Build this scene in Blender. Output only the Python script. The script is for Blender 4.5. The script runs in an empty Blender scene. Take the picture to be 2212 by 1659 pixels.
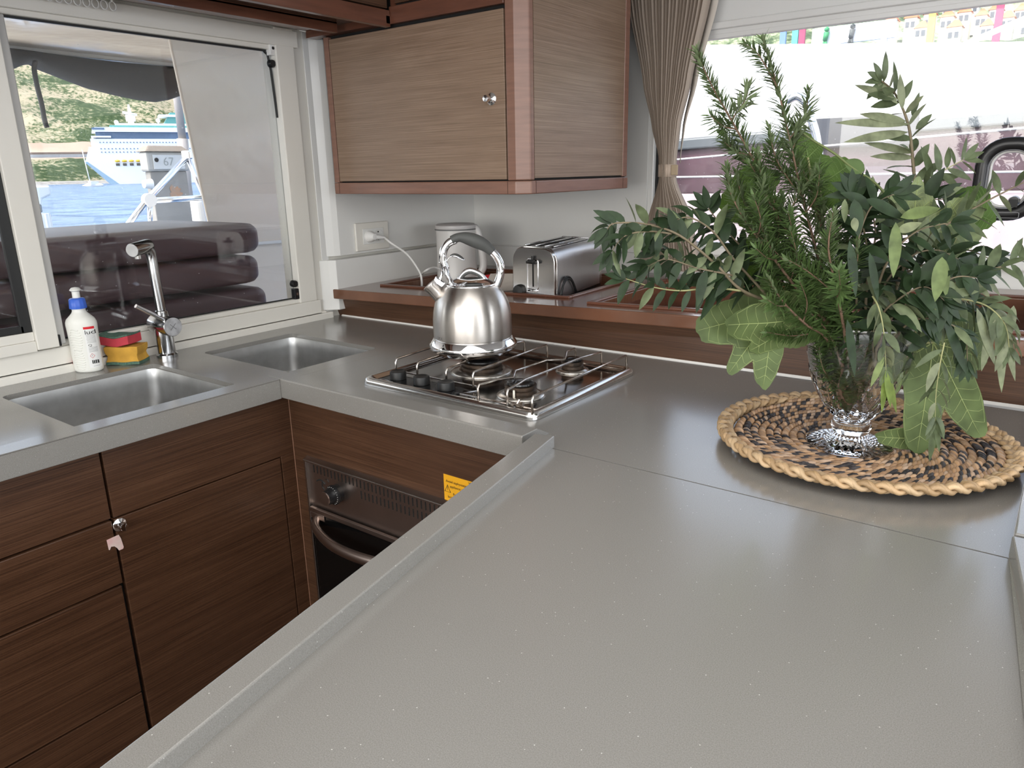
import bpy, bmesh, math, random
from math import pi, sin, cos, radians
from mathutils import Vector, Matrix, noise as mnoise
random.seed(7)
V = Vector
scene = bpy.context.scene
COL = scene.collection

# ------------------------------------------------------------------ camera
cam_d = bpy.data.cameras.new('camera')
cam = bpy.data.objects.new('camera', cam_d)
COL.objects.link(cam)
cam_d.sensor_width = 36.0
cam_d.lens = 36.0 * 1594.8 / 2212.0
cam_d.clip_start = 0.02
cam_d.clip_end = 4000
cr = V((0.80116624, 0.59812428, -0.01949382))
cf = V((-0.57919896, 0.76679927, -0.27667209))
cu = cr.cross(cf)
cam.matrix_world = Matrix(((cr.x, cu.x, -cf.x, 0), (cr.y, cu.y, -cf.y, 0), (cr.z, cu.z, -cf.z, 1.38), (0, 0, 0, 1)))
scene.camera = cam

# ------------------------------------------------------------------ light
world = bpy.data.worlds.new('world')
scene.world = world
world.use_nodes = True
wn = world.node_tree
bg = wn.nodes['Background']
sky = wn.nodes.new('ShaderNodeTexSky')
sky.sky_type = 'NISHITA'
sky.sun_disc = False
sky.sun_elevation = radians(52)
sky.sun_rotation = radians(200)
sky.altitude = 0
sky.air_density = 1.0
sky.dust_density = 3.0
sky.ozone_density = 1.0
hs = wn.nodes.new('ShaderNodeHueSaturation')
hs.inputs['Saturation'].default_value = 0.55
wn.links.new(sky.outputs[0], hs.inputs['Color'])
wn.links.new(hs.outputs[0], bg.inputs['Color'])
bg.inputs['Strength'].default_value = 0.42

sd = bpy.data.lights.new('sun', 'SUN')
sd.energy = 2.3
sd.angle = radians(0.6)
sd.color = (1.0, 0.96, 0.9)
sun = bpy.data.objects.new('sun', sd)
COL.objects.link(sun)
sun.rotation_euler = (-V((0.30, 0.62, -0.90))).to_track_quat('Z', 'Y').to_euler()

def area(name, loc, aim, sx, sy, power, col=(1, 0.97, 0.93)):
    ld = bpy.data.lights.new(name, 'AREA'); ld.shape = 'RECTANGLE'; ld.size = sx; ld.size_y = sy; ld.energy = power; ld.color = col
    o = bpy.data.objects.new(name, ld); COL.objects.link(o); o.location = loc
    o.rotation_euler = (V(loc) - V(aim)).to_track_quat('Z', 'Y').to_euler()
    return o
# area lamps added to brighten the room from its unseen window bands and overhead
area('fill_forward_windows', (0.3, -2.55, 1.45), (0.3, 2.0, 1.30), 4.2, 0.85, 44, (1.0, 0.975, 0.94))
area('fill_side_windows', (2.55, 0.6, 1.45), (-1.0, 1.0, 1.2), 3.2, 0.80, 24, (0.95, 0.97, 1.0))
area('fill_overhead', (0.1, 0.1, 1.975), (0.1, 0.1, 0.0), 2.2, 1.8, 17, (1.0, 0.98, 0.95))  # added lamp below the closed ceiling, brightens level surfaces; no hatch exists

vs = scene.view_settings
vs.view_transform = 'Standard'
vs.look = 'None'
vs.gamma = 1
vs.use_curve_mapping = False
vs.exposure = 0.68

# ------------------------------------------------------------------ materials
def nodes(m):
    m.use_nodes = True
    nt = m.node_tree
    return nt, nt.nodes, nt.links, nt.nodes['Principled BSDF']

def M(name, col, rough=0.5, metal=0.0, spec=0.5, coat=0.0, coat_r=0.1, nscale=None, namt=0.15, ncol=None,
      bump=None, stretch=(1, 1, 1), emit=None, trans=0.0, ior=1.45, aniso=0.0, rvar=0.0, sheen=0.0):
    m = bpy.data.materials.new(name)
    nt, N, L, b = nodes(m)
    b.inputs['Base Color'].default_value = (*col, 1)
    b.inputs['Roughness'].default_value = rough
    b.inputs['Metallic'].default_value = metal
    b.inputs['Specular IOR Level'].default_value = spec
    b.inputs['Coat Weight'].default_value = coat
    b.inputs['Coat Roughness'].default_value = coat_r
    b.inputs['Transmission Weight'].default_value = trans
    b.inputs['IOR'].default_value = ior
    b.inputs['Anisotropic'].default_value = aniso
    b.inputs['Sheen Weight'].default_value = sheen
    if emit:
        b.inputs['Emission Color'].default_value = (*emit[:3], 1)
        b.inputs['Emission Strength'].default_value = emit[3]
    if nscale or bump:
        tc = N.new('ShaderNodeTexCoord')
        mp = N.new('ShaderNodeMapping')
        mp.inputs['Scale'].default_value = stretch
        L.new(tc.outputs['Object'], mp.inputs['Vector'])
    if nscale:
        nz = N.new('ShaderNodeTexNoise')
        nz.inputs['Scale'].default_value = nscale
        nz.inputs['Detail'].default_value = 5
        L.new(mp.outputs[0], nz.inputs['Vector'])
        mr = N.new('ShaderNodeMapRange')
        mr.inputs[1].default_value = 0.3
        mr.inputs[2].default_value = 0.7
        L.new(nz.outputs[0], mr.inputs[0])
        mx = N.new('ShaderNodeMix')
        mx.data_type = 'RGBA'
        c2 = ncol if ncol else tuple(max(0, c * (1 - namt)) for c in col)
        mx.inputs[6].default_value = (*col, 1)
        mx.inputs[7].default_value = (*c2, 1)
        L.new(mr.outputs[0], mx.inputs[0])
        L.new(mx.outputs[2], b.inputs['Base Color'])
        if rvar:
            r2 = N.new('ShaderNodeMapRange')
            r2.inputs[3].default_value = rough - rvar
            r2.inputs[4].default_value = rough + rvar
            L.new(nz.outputs[0], r2.inputs[0])
            L.new(r2.outputs[0], b.inputs['Roughness'])
    if bump:
        nb = N.new('ShaderNodeTexNoise')
        nb.inputs['Scale'].default_value = bump[0]
        nb.inputs['Detail'].default_value = 4
        L.new(mp.outputs[0], nb.inputs['Vector'])
        bp = N.new('ShaderNodeBump')
        bp.inputs['Strength'].default_value = bump[1]
        bp.inputs['Distance'].default_value = bump[2] if len(bump) > 2 else 0.002
        L.new(nb.outputs[0], bp.inputs['Height'])
        L.new(bp.outputs[0], b.inputs['Normal'])
    return m

def wood(name, c1, c2, c3, rough=0.4, coat=0.12, fine=1.0):
    """laminate with long horizontal grain lines (varies mostly in z)"""
    m = bpy.data.materials.new(name)
    nt, N, L, b = nodes(m)
    tc = N.new('ShaderNodeTexCoord')
    mp = N.new('ShaderNodeMapping')
    mp.inputs['Scale'].default_value = (2.2, 2.2, 210 * fine)
    L.new(tc.outputs['Object'], mp.inputs['Vector'])
    n1 = N.new('ShaderNodeTexNoise'); n1.inputs['Scale'].default_value = 1.4; n1.inputs['Detail'].default_value = 6
    n1.inputs['Roughness'].default_value = 0.7
    L.new(mp.outputs[0], n1.inputs['Vector'])
    mp2 = N.new('ShaderNodeMapping'); mp2.inputs['Scale'].default_value = (5, 5, 38)
    L.new(tc.outputs['Object'], mp2.inputs['Vector'])
    n2 = N.new('ShaderNodeTexNoise'); n2.inputs['Scale'].default_value = 1.0; n2.inputs['Detail'].default_value = 3
    L.new(mp2.outputs[0], n2.inputs['Vector'])
    r = N.new('ShaderNodeValToRGB')
    e = r.color_ramp.elements
    e[0].position = 0.34; e[0].color = (*c1, 1)
    e[1].position = 0.66; e[1].color = (*c3, 1)
    k = r.color_ramp.elements.new(0.5); k.color = (*c2, 1)
    ad = N.new('ShaderNodeMath'); ad.operation = 'MULTIPLY_ADD'
    L.new(n2.outputs[0], ad.inputs[0]); ad.inputs[1].default_value = 0.24
    L.new(n1.outputs[0], ad.inputs[2])
    sb = N.new('ShaderNodeMath'); sb.operation = 'SUBTRACT'; sb.inputs[1].default_value = 0.12
    L.new(ad.outputs[0], sb.inputs[0])
    L.new(sb.outputs[0], r.inputs[0])
    L.new(r.outputs[0], b.inputs['Base Color'])
    b.inputs['Roughness'].default_value = rough
    b.inputs['Coat Weight'].default_value = coat
    b.inputs['Coat Roughness'].default_value = 0.3
    bp = N.new('ShaderNodeBump'); bp.inputs['Strength'].default_value = 0.12; bp.inputs['Distance'].default_value = 0.001
    L.new(n1.outputs[0], bp.inputs['Height']); L.new(bp.outputs[0], b.inputs['Normal'])
    return m

def counter_mat():
    m = bpy.data.materials.new('grey_solid_surface')
    nt, N, L, b = nodes(m)
    tc = N.new('ShaderNodeTexCoord')
    n1 = N.new('ShaderNodeTexNoise'); n1.inputs['Scale'].default_value = 900; n1.inputs['Detail'].default_value = 2
    n2 = N.new('ShaderNodeTexNoise'); n2.inputs['Scale'].default_value = 7; n2.inputs['Detail'].default_value = 6
    vo = N.new('ShaderNodeTexVoronoi'); vo.inputs['Scale'].default_value = 260
    for n in (n1, n2, vo):
        L.new(tc.outputs['Object'], n.inputs['Vector'])
    r = N.new('ShaderNodeValToRGB')
    r.color_ramp.elements[0].position = 0.35; r.color_ramp.elements[0].color = (0.188, 0.180, 0.165, 1)
    r.color_ramp.elements[1].position = 0.65; r.color_ramp.elements[1].color = (0.240, 0.232, 0.215, 1)
    L.new(n1.outputs[0], r.inputs[0])
    # scattered pale flecks: only a few voronoi cells
    lt = N.new('ShaderNodeMath'); lt.operation = 'LESS_THAN'; lt.inputs[1].default_value = 0.16
    L.new(vo.outputs['Distance'], lt.inputs[0])
    sp = N.new('ShaderNodeSeparateColor'); L.new(vo.outputs['Color'], sp.inputs[0])
    gt = N.new('ShaderNodeMath'); gt.operation = 'GREATER_THAN'; gt.inputs[1].default_value = 0.965
    L.new(sp.outputs[0], gt.inputs[0])
    mu = N.new('ShaderNodeMath'); mu.operation = 'MULTIPLY'
    L.new(lt.outputs[0], mu.inputs[0]); L.new(gt.outputs[0], mu.inputs[1])
    mx = N.new('ShaderNodeMix'); mx.data_type = 'RGBA'
    L.new(mu.outputs[0], mx.inputs[0]); L.new(r.outputs[0], mx.inputs[6]); mx.inputs[7].default_value = (0.5, 0.49, 0.46, 1)
    L.new(mx.outputs[2], b.inputs['Base Color'])
    mr = N.new('ShaderNodeMapRange'); mr.inputs[1].default_value = 0.3; mr.inputs[2].default_value = 0.7
    mr.inputs[3].default_value = 0.24; mr.inputs[4].default_value = 0.28
    b.inputs['Roughness'].default_value = 0.26
    b.inputs['Specular IOR Level'].default_value = 0.5
    b.inputs['Coat Weight'].default_value = 0.5
    b.inputs['Coat Roughness'].default_value = 0.15
    return m

def glass_pane(name, tint=(0.97, 0.98, 0.98), smear=0.0):
    """flat window glazing: clear with fresnel reflection"""
    m = bpy.data.materials.new(name)
    m.use_nodes = True
    nt = m.node_tree; N = nt.nodes; L = nt.links
    for n in list(N): N.remove(n)
    out = N.new('ShaderNodeOutputMaterial')
    tr = N.new('ShaderNodeBsdfTransparent'); tr.inputs[0].default_value = (*tint, 1)
    gl = N.new('ShaderNodeBsdfGlossy'); gl.inputs['Roughness'].default_value = 0.01
    fr = N.new('ShaderNodeFresnel'); fr.inputs[0].default_value = 1.5
    mx = N.new('ShaderNodeMixShader')
    L.new(fr.outputs[0], mx.inputs[0]); L.new(tr.outputs[0], mx.inputs[1]); L.new(gl.outputs[0], mx.inputs[2])
    last = mx
    if smear:
        df = N.new('ShaderNodeBsdfDiffuse'); df.inputs[0].default_value = (0.9, 0.9, 0.92, 1)
        tc = N.new('ShaderNodeTexCoord'); nz = N.new('ShaderNodeTexVoronoi'); nz.inputs['Scale'].default_value = 75
        L.new(tc.outputs['Object'], nz.inputs['Vector'])
        a = N.new('ShaderNodeMath'); a.operation = 'LESS_THAN'; a.inputs[1].default_value = 0.09
        L.new(nz.outputs['Distance'], a.inputs[0])
        sp = N.new('ShaderNodeSeparateColor'); L.new(nz.outputs['Color'], sp.inputs[0])
        g = N.new('ShaderNodeMath'); g.operation = 'GREATER_THAN'; g.inputs[1].default_value = 0.8
        L.new(sp.outputs[0], g.inputs[0])
        mu = N.new('ShaderNodeMath'); mu.operation = 'MULTIPLY'; L.new(a.outputs[0], mu.inputs[0]); L.new(g.outputs[0], mu.inputs[1])
        mm = N.new('ShaderNodeMath'); mm.operation = 'MULTIPLY_ADD'; mm.inputs[1].default_value = 0.75; mm.inputs[2].default_value = smear
        L.new(mu.outputs[0], mm.inputs[0])
        m2 = N.new('ShaderNodeMixShader'); L.new(mm.outputs[0], m2.inputs[0]); L.new(mx.outputs[0], m2.inputs[1]); L.new(df.outputs[0], m2.inputs[2])
        last = m2
    L.new(last.outputs[0], out.inputs[0])
    return m

def leaf_mat(name, top, under, rough=0.4, transl=0.25, nsc=60):
    m = bpy.data.materials.new(name)
    nt, N, L, b = nodes(m)
    out = [n for n in N if n.type == 'OUTPUT_MATERIAL'][0]
    ge = N.new('ShaderNodeNewGeometry')
    mx = N.new('ShaderNodeMix'); mx.data_type = 'RGBA'
    mx.inputs[6].default_value = (*top, 1); mx.inputs[7].default_value = (*under, 1)
    L.new(ge.outputs['Backfacing'], mx.inputs[0])
    tc = N.new('ShaderNodeTexCoord'); nz = N.new('ShaderNodeTexNoise'); nz.inputs['Scale'].default_value = nsc
    L.new(tc.outputs['Object'], nz.inputs['Vector'])
    mr = N.new('ShaderNodeMapRange'); mr.inputs[1].default_value = 0.3; mr.inputs[2].default_value = 0.7
    mr.inputs[3].default_value = 0.7; mr.inputs[4].default_value = 1.3
    L.new(nz.outputs[0], mr.inputs[0])
    hv = N.new('ShaderNodeHueSaturation'); L.new(mx.outputs[2], hv.inputs['Color']); L.new(mr.outputs[0], hv.inputs['Value'])
    L.new(hv.outputs[0], b.inputs['Base Color'])
    b.inputs['Roughness'].default_value = rough
    b.inputs['Specular IOR Level'].default_value = 0.32
    tl = N.new('ShaderNodeBsdfTranslucent'); L.new(hv.outputs[0], tl.inputs[0])
    ms = N.new('ShaderNodeMixShader'); ms.inputs[0].default_value = transl
    L.new(b.outputs[0], ms.inputs[1]); L.new(tl.outputs[0], ms.inputs[2]); L.new(ms.outputs[0], out.inputs[0])
    return m

def attr_mat(name, rough=0.6):
    m = bpy.data.materials.new(name)
    nt, N, L, b = nodes(m)
    a = N.new('ShaderNodeAttribute'); a.attribute_name = 'tint'
    L.new(a.outputs['Color'], b.inputs['Base Color'])
    b.inputs['Roughness'].default_value = rough
    return m

m_counter = counter_mat()
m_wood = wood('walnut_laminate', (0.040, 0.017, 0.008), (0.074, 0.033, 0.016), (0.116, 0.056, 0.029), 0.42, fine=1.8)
m_wood_lit = wood('walnut_laminate_lit', (0.160, 0.100, 0.062), (0.228, 0.149, 0.098), (0.305, 0.210, 0.145), 0.40, fine=1.9)  # lighter copy of the walnut laminate, stronger light put into its colour
m_trimwood = M('mahogany_trim', (0.150, 0.058, 0.034), 0.3, coat=0.35, coat_r=0.2, nscale=3, namt=0.3, stretch=(3, 3, 30))
m_trimwood2 = M('mahogany_edge', (0.250, 0.128, 0.090), 0.36, coat=0.25, coat_r=0.25, nscale=3, namt=0.22, stretch=(3, 3, 30))
m_ledge = M('mahogany_gloss', (0.180, 0.078, 0.043), 0.22, coat=0.5, coat_r=0.12, nscale=4, namt=0.25, stretch=(2, 30, 2))
m_gap = M('dark_gap', (0.008, 0.007, 0.006), 0.8)
m_white = M('white_gelcoat', (0.74, 0.735, 0.71), 0.28, coat=0.2, nscale=3, namt=0.03)
m_cream = M('cream_window_frame', (0.74, 0.715, 0.655), 0.35, nscale=6, namt=0.04)
m_creamd = M('cream_recess', (0.58, 0.55, 0.50), 0.5)
m_caulk = M('white_caulk', (0.8, 0.78, 0.74), 0.5)
m_black = M('black_rubber', (0.012, 0.012, 0.012), 0.45)
m_blackg = M('black_plastic', (0.015, 0.015, 0.016), 0.25)
m_chrome = M('chrome', (0.85, 0.85, 0.86), 0.06, 1.0)
m_steel = M('brushed_steel', (0.66, 0.64, 0.62), 0.24, 1.0, nscale=9, namt=0.10, rvar=0.05)
m_steelk = M('kettle_steel', (0.66, 0.62, 0.58), 0.30, 1.0, nscale=25, namt=0.14, rvar=0.04, aniso=0.85)
_t = m_steelk.node_tree.nodes.new('ShaderNodeTangent'); _t.direction_type = 'RADIAL'; _t.axis = 'Z'
m_steelk.node_tree.nodes['Principled BSDF'].inputs['Anisotropic Rotation'].default_value = 0.25
m_steelk.node_tree.links.new(_t.outputs[0], m_steelk.node_tree.nodes['Principled BSDF'].inputs['Tangent'])
m_sink = M('sink_steel', (0.62, 0.62, 0.61), 0.42, 1.0, nscale=14, namt=0.30, rvar=0.10)
m_dsteel = M('dark_steel', (0.58, 0.49, 0.44), 0.30, 1.0, nscale=5, namt=0.2)
m_hobtop = M('hob_steel', (0.40, 0.38, 0.36), 0.13, 1.0, nscale=6, namt=0.3, rvar=0.05)
m_glass = M('crystal', (1, 1, 1), 0.0, trans=1.0, ior=1.52)
m_floor = M('teak_floor', (0.10, 0.06, 0.04), 0.5, nscale=4)
m_pane = glass_pane('window_glass', smear=0.002)
m_pane3 = glass_pane('window_glass_salted', smear=0.05)

# ------------------------------------------------------------------ mesh tools
class MB:
    def __init__(s):
        s.v = []; s.f = []; s.c = []
    def add(s, vs, fs, col=None):
        o = len(s.v); s.v += [tuple(p) for p in vs]; s.f += [tuple(i + o for i in f) for f in fs]
        if col is not None: s.c += [col] * len(vs)
    def box(s, a, b):
        x0, y0, z0 = a; x1, y1, z1 = b
        s.add([(x0, y0, z0), (x1, y0, z0), (x1, y1, z0), (x0, y1, z0), (x0, y0, z1), (x1, y0, z1), (x1, y1, z1), (x0, y1, z1)],
              [(0, 3, 2, 1), (4, 5, 6, 7), (0, 1, 5, 4), (1, 2, 6, 5), (2, 3, 7, 6), (3, 0, 4, 7)])
        return s
    def hexa(s, p):   # 8 corners: bottom 4, top 4
        s.add(p, [(0, 3, 2, 1), (4, 5, 6, 7), (0, 1, 5, 4), (1, 2, 6, 5), (2, 3, 7, 6), (3, 0, 4, 7)]); return s
    def prism(s, poly, d):
        """poly: 3d points, d: extrusion vector"""
        n = len(poly); P = [V(p) for p in poly]; D = V(d)
        s.add(P + [p + D for p in P], [tuple(range(n))[::-1], tuple(range(n, 2 * n))] + [(i, (i + 1) % n, n + (i + 1) % n, n + i) for i in range(n)])
        return s
    def tube(s, pts, r, seg=10, cap=True, flat=1.0, up=None, closed=False, col=None):
        P = [V(p) for p in pts]; n = len(P)
        if n < 2: return s
        R = r if isinstance(r, (list, tuple)) else [r] * n
        nrm = None; vs = []
        for i in range(n):
            if closed: t = (P[(i + 1) % n] - P[i - 1])
            else: t = (P[min(i + 1, n - 1)] - P[max(i - 1, 0)])
            if t.length < 1e-9: t = V((0, 0, 1))
            t.normalize()
            if nrm is None:
                u = V(up) if up else (V((0, 0, 1)) if abs(t.z) < 0.9 else V((1, 0, 0)))
                nrm = (u - t * u.dot(t)).normalized()
            else:
                if up and abs(V(up).dot(t)) < 0.95: nrm = V(up)
                nrm = (nrm - t * nrm.dot(t)).normalized()
            bi = t.cross(nrm)
            for k in range(seg):
                a = 2 * pi * k / seg
                vs.append(P[i] + nrm * (cos(a) * R[i] * flat) + bi * (sin(a) * R[i]))
        fs = []
        m = n if closed else n - 1
        for i in range(m):
            for k in range(seg):
                a = i * seg + k; b = i * seg + (k + 1) % seg
                c = ((i + 1) % n) * seg + (k + 1) % seg; d = ((i + 1) % n) * seg + k
                fs.append((a, b, c, d))
        if cap and not closed:
            fs.append(tuple(range(seg))[::-1]); fs.append(tuple((n - 1) * seg + k for k in range(seg)))
        s.add(vs, fs, col); return s
    def lathe(s, prof, c=(0, 0, 0), seg=40, ax=None, mod=None, ref=None):
        """prof: list of (r,h); ax: axis vector"""
        A = V(ax).normalized() if ax else V((0, 0, 1))
        u = V(ref) if ref else (V((1, 0, 0)) if abs(A.x) < 0.9 else V((0, 1, 0)))
        u = (u - A * u.dot(A)).normalized(); w = A.cross(u); C = V(c)
        vs = []; fs = []; n = len(prof)
        for i, (r, h) in enumerate(prof):
            for k in range(seg):
                a = 2 * pi * k / seg
                rr = r * (mod(i, a) if mod else 1)
                vs.append(C + A * h + u * (rr * cos(a)) + w * (rr * sin(a)))
        for i in range(n - 1):
            for k in range(seg):
                a = i * seg + k; b = i * seg + (k + 1) % seg
                fs.append((a, b, b + seg, a + seg))
        if prof[0][0] > 1e-6: fs.append(tuple(range(seg))[::-1])
        if prof[-1][0] > 1e-6: fs.append(tuple((n - 1) * seg + k for k in range(seg)))
        s.add(vs, fs); return s
    def build(s, name, mat, parent=None, smooth=False, bevel=0, bseg=2, sub=0, weld=False, angle=40):
        me = bpy.data.meshes.new(name)
        me.from_pydata([tuple(p) for p in s.v], [], s.f)
        if s.c:
            at = me.color_attributes.new('tint', 'FLOAT_COLOR', 'POINT')
            for i, c in enumerate(s.c): at.data[i].color = (*c, 1)
        me.validate(); me.update()
        if weld:
            bm = bmesh.new(); bm.from_mesh(me); bmesh.ops.remove_doubles(bm, verts=bm.verts, dist=1e-5)
            bmesh.ops.recalc_face_normals(bm, faces=bm.faces); bm.to_mesh(me); bm.free()
        o = bpy.data.objects.new(name, me); COL.objects.link(o)
        if mat: me.materials.append(mat)
        if smooth: me.shade_smooth() if hasattr(me, 'shade_smooth') else None
        if smooth:
            for p in me.polygons: p.use_smooth = True
            if smooth == 'auto': me.set_sharp_from_angle(angle=radians(angle))
        if bevel:
            md = o.modifiers.new('bevel', 'BEVEL'); md.width = bevel; md.segments = bseg; md.limit_method = 'ANGLE'
            md.angle_limit = radians(35)
        if sub:
            md = o.modifiers.new('sub', 'SUBSURF'); md.levels = sub; md.render_levels = sub
        if parent: attach(o, parent)
        return o

def wmat(o):
    return wmat(o.parent) @ o.matrix_parent_inverse @ Matrix.Translation(o.location) if o.parent else Matrix.Translation(o.location)
def attach(o, p):
    o.parent = p; o.matrix_parent_inverse = wmat(p).inverted()

def thing(name, label, cat, loc, group=None):
    o = bpy.data.objects.new(name, None); COL.objects.link(o)
    o.location = loc; o.empty_display_size = 0.05
    o['label'] = label; o['category'] = cat
    if group: o['group'] = group
    return o
def tag(o, label, cat, group=None, kind=None):
    o['label'] = label; o['category'] = cat
    if group: o['group'] = group
    if kind: o['kind'] = kind
    return o
def struct(o, label=None):
    o['kind'] = 'structure'
    if label: o['label'] = label
    return o

def spline(P, n=8):
    P = [V(p) for p in P]
    if len(P) < 3: return [P[0].lerp(P[-1], i / n) for i in range(n + 1)]
    out = []
    for i in range(len(P) - 1):
        p0 = P[max(i - 1, 0)]; p1 = P[i]; p2 = P[i + 1]; p3 = P[min(i + 2, len(P) - 1)]
        for k in range(n):
            t = k / n
            out.append(0.5 * ((2 * p1) + (-p0 + p2) * t + (2 * p0 - 5 * p1 + 4 * p2 - p3) * t * t + (-p0 + 3 * p1 - 3 * p2 + p3) * t ** 3))
    out.append(P[-1]); return out

def text(name, s, size, loc, right, up, mat, parent, off=0.0006, align='LEFT', wrap=None):
    cu_ = bpy.data.curves.new(name, 'FONT'); cu_.body = s; cu_.size = size; cu_.align_x = align; cu_.extrude = 0.0
    o = bpy.data.objects.new(name, cu_); COL.objects.link(o)
    bpy.context.view_layer.update()
    me = bpy.data.meshes.new_from_object(o.evaluated_get(bpy.context.evaluated_depsgraph_get()))
    bpy.data.objects.remove(o)
    r = V(right).normalized(); u = V(up); u = (u - r * u.dot(r)).normalized(); n = r.cross(u)
    L0 = V(loc)
    for v in me.vertices:
        x, y = v.co.x, v.co.y
        v.co = wrap(x, y) if wrap else L0 + r * x + u * y + n * off
    me.materials.clear(); me.materials.append(mat)
    b = bpy.data.objects.new(name, me); COL.objects.link(b); attach(b, parent); return b

def slab(xs, ys, holes, z0, z1, inside=None):
    """grid slab; holes: set of (i,j) cells left out"""
    m = MB(); nx, ny = len(xs), len(ys)
    idx = {}
    vs = []
    for z in (z0, z1):
        for j in range(ny):
            for i in range(nx):
                idx[(i, j, z)] = len(vs); vs.append((xs[i], ys[j], z))
    fs = []
    fill = lambda i, j: 0 <= i < nx - 1 and 0 <= j < ny - 1 and (i, j) not in holes
    for j in range(ny - 1):
        for i in range(nx - 1):
            if not fill(i, j): continue
            a, b, c, d = (i, j), (i + 1, j), (i + 1, j + 1), (i, j + 1)
            fs.append([idx[(*p, z1)] for p in (a, b, c, d)])
            fs.append([idx[(*p, z0)] for p in (d, c, b, a)])
            for (p, q, ni, nj) in ((a, b, i, j - 1), (b, c, i + 1, j), (c, d, i, j + 1), (d, a, i - 1, j)):
                if not fill(ni, nj):
                    fs.append([idx[(*p, z0)], idx[(*q, z0)], idx[(*q, z1)], idx[(*p, z1)]])
    m.v = vs; m.f = [tuple(f) for f in fs]
    return m
def rrect(x0, y0, x1, y1, r, n=5):
    out = []
    for cx, cy, a0 in ((x1 - r, y0 + r, -90), (x1 - r, y1 - r, 0), (x0 + r, y1 - r, 90), (x0 + r, y0 + r, 180)):
        for k in range(n + 1):
            a = radians(a0 + 90 * k / n); out.append((cx + r * cos(a), cy + r * sin(a)))
    return out


# ------------------------------------------------------------------ room shell
XL = -1.975          # window wall plane
YB = 2.35            # back wall
struct(MB().box((-1.985, -2.6, -0.05), (2.6, 2.45, 0.0)).build('floor', m_floor))
struct(MB().box((-2.08, -2.6, 1.98), (2.6, 2.45, 2.06)).build('ceiling', m_white))
# window wall (left) with opening
wl = MB()
wl.box((-2.06, -2.6, 0), (XL, -0.6, 1.98))
wl.box((-2.06, -0.6, 0), (XL, 1.50, 0.955))
wl.box((-2.06, -0.6, 1.775), (XL, 1.50, 1.98))
wl.box((-2.06, 1.50, 0), (XL, 2.45, 1.98))
struct(wl.build('wall_left', m_cream, weld=False))
# beige post beside the window, stepping out to the socket wall
p = MB()
p.box((XL, 1.585, 0.915), (XL + 0.004, 1.615, 1.80))
p.prism([(XL, 1.60, 1.12), (-1.957, 1.628, 1.12), (-1.948, 1.645, 1.12), (-1.948, 2.35, 1.12), (XL, 2.35, 1.12)], (0, 0, 0.80))
p.prism([(XL, 1.575, 0.945), (-1.955, 1.595, 0.945), (-1.935, 1.612, 0.945), (-1.935, 2.35, 0.945), (XL, 2.35, 0.945)], (0, 0, 0.165))
struct(p.build('trim_1', m_white, bevel=0.005, bseg=3))
# back wall with the wide window
wb = MB()
wb.box((-2.06, YB, 0), (-1.185, 2.45, 1.98))
wb.box((-1.185, YB, 0), (2.0, 2.45, 1.138))
wb.box((-1.185, YB, 1.770), (2.0, 2.45, 1.98))
wb.box((2.0, YB, 0), (2.6, 2.45, 1.98))
struct(wb.build('wall_back', m_white))
struct(MB().box((-1.148, 2.335, 1.782), (2.0, 2.352, 1.802)).box((-1.95, 2.343, 1.098), (-1.19, 2.352, 1.104)).build('trim_2', m_white, bevel=0.003))
struct(MB().box((-1.17, 2.325, 1.105), (2.0, 2.352, 1.130)).build('trim_3', m_white, bevel=0.004))
# right and rear walls with the saloon's window band
wr = MB()
wr.box((2.6, -2.6, 0), (2.68, 2.45, 1.05)).box((2.6, -2.6, 1.90), (2.68, 2.45, 2.06))
for y in (-2.6, -0.2, 2.33): wr.box((2.6, y, 1.05), (2.68, y + 0.12, 1.90))
struct(wr.build('wall_right', m_white))
wf = MB()
wf.box((-2.06, -2.68, 0), (2.68, -2.6, 0.95)).box((-2.06, -2.68, 1.90), (2.68, -2.6, 2.06))
for x in (-2.06, 0.2, 2.56): wf.box((x, -2.68, 0.95), (x + 0.12, -2.6, 1.90))
struct(wf.build('wall_front', m_white))

# ------------------------------------------------------------------ window 1: aft window over the sink
w = bpy.data.objects.new('window_1', None); COL.objects.link(w); w.location = (XL, 1.0, 0.95); struct(w, 'cream framed window over the sinks')
fr = MB()
fr.box((-2.01, -0.6, 0.935), (-1.962, 1.560, 0.985))          # sill
fr.box((-2.01, -0.6, 0.985), (-1.970, 1.52, 0.999))
fr.box((-2.01, 1.478, 0.985), (-1.962, 1.545, 1.80))          # right jamb
fr.box((-2.01, -0.6, 1.750), (-1.960, 1.560, 1.795))
fr.box((-2.01, -0.6, 1.738), (-1.972, 1.50, 1.752))
fr.box((-2.01, 1.465, 1.730), (-1.985, 1.480, 1.760))
fr.build('window_frame', m_cream, w, bevel=0.003)
fr = MB().box((-1.975, -0.6, 0.917), (-1.952, 1.600, 0.940)).box((-1.975, -0.6, 0.936), (-1.962, 1.58, 0.946))
fr.build('sill_trim', m_cream, w, bevel=0.004)
MB().box((-1.994, 0.77, 0.999), (-1.990, 1.478, 1.740)).build('pane', m_pane, w)
sl = MB()                                                       # rubber seal of the fixed pane
sl.box((-1.992, 0.76, 0.996), (-1.985, 1.47, 1.002)).box((-1.992, 0.75, 1.733), (-1.985, 1.46, 1.740))
sl.tube([(-1.989, 1.455, 1.735), (-1.987, 1.466, 1.725), (-1.985, 1.471, 1.68), (-1.985, 1.477, 1.55)], 0.004, 6)
sl.build('seal', m_black, w)
MB().lathe([(0.0, 0), (0.011, 0), (0.011, 0.012), (0.009, 0.016), (0, 0.016)], (-1.985, 1.470, 1.700), 20, (1, 0, 0)).build('knob', m_blackg, w, smooth='auto')
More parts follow.
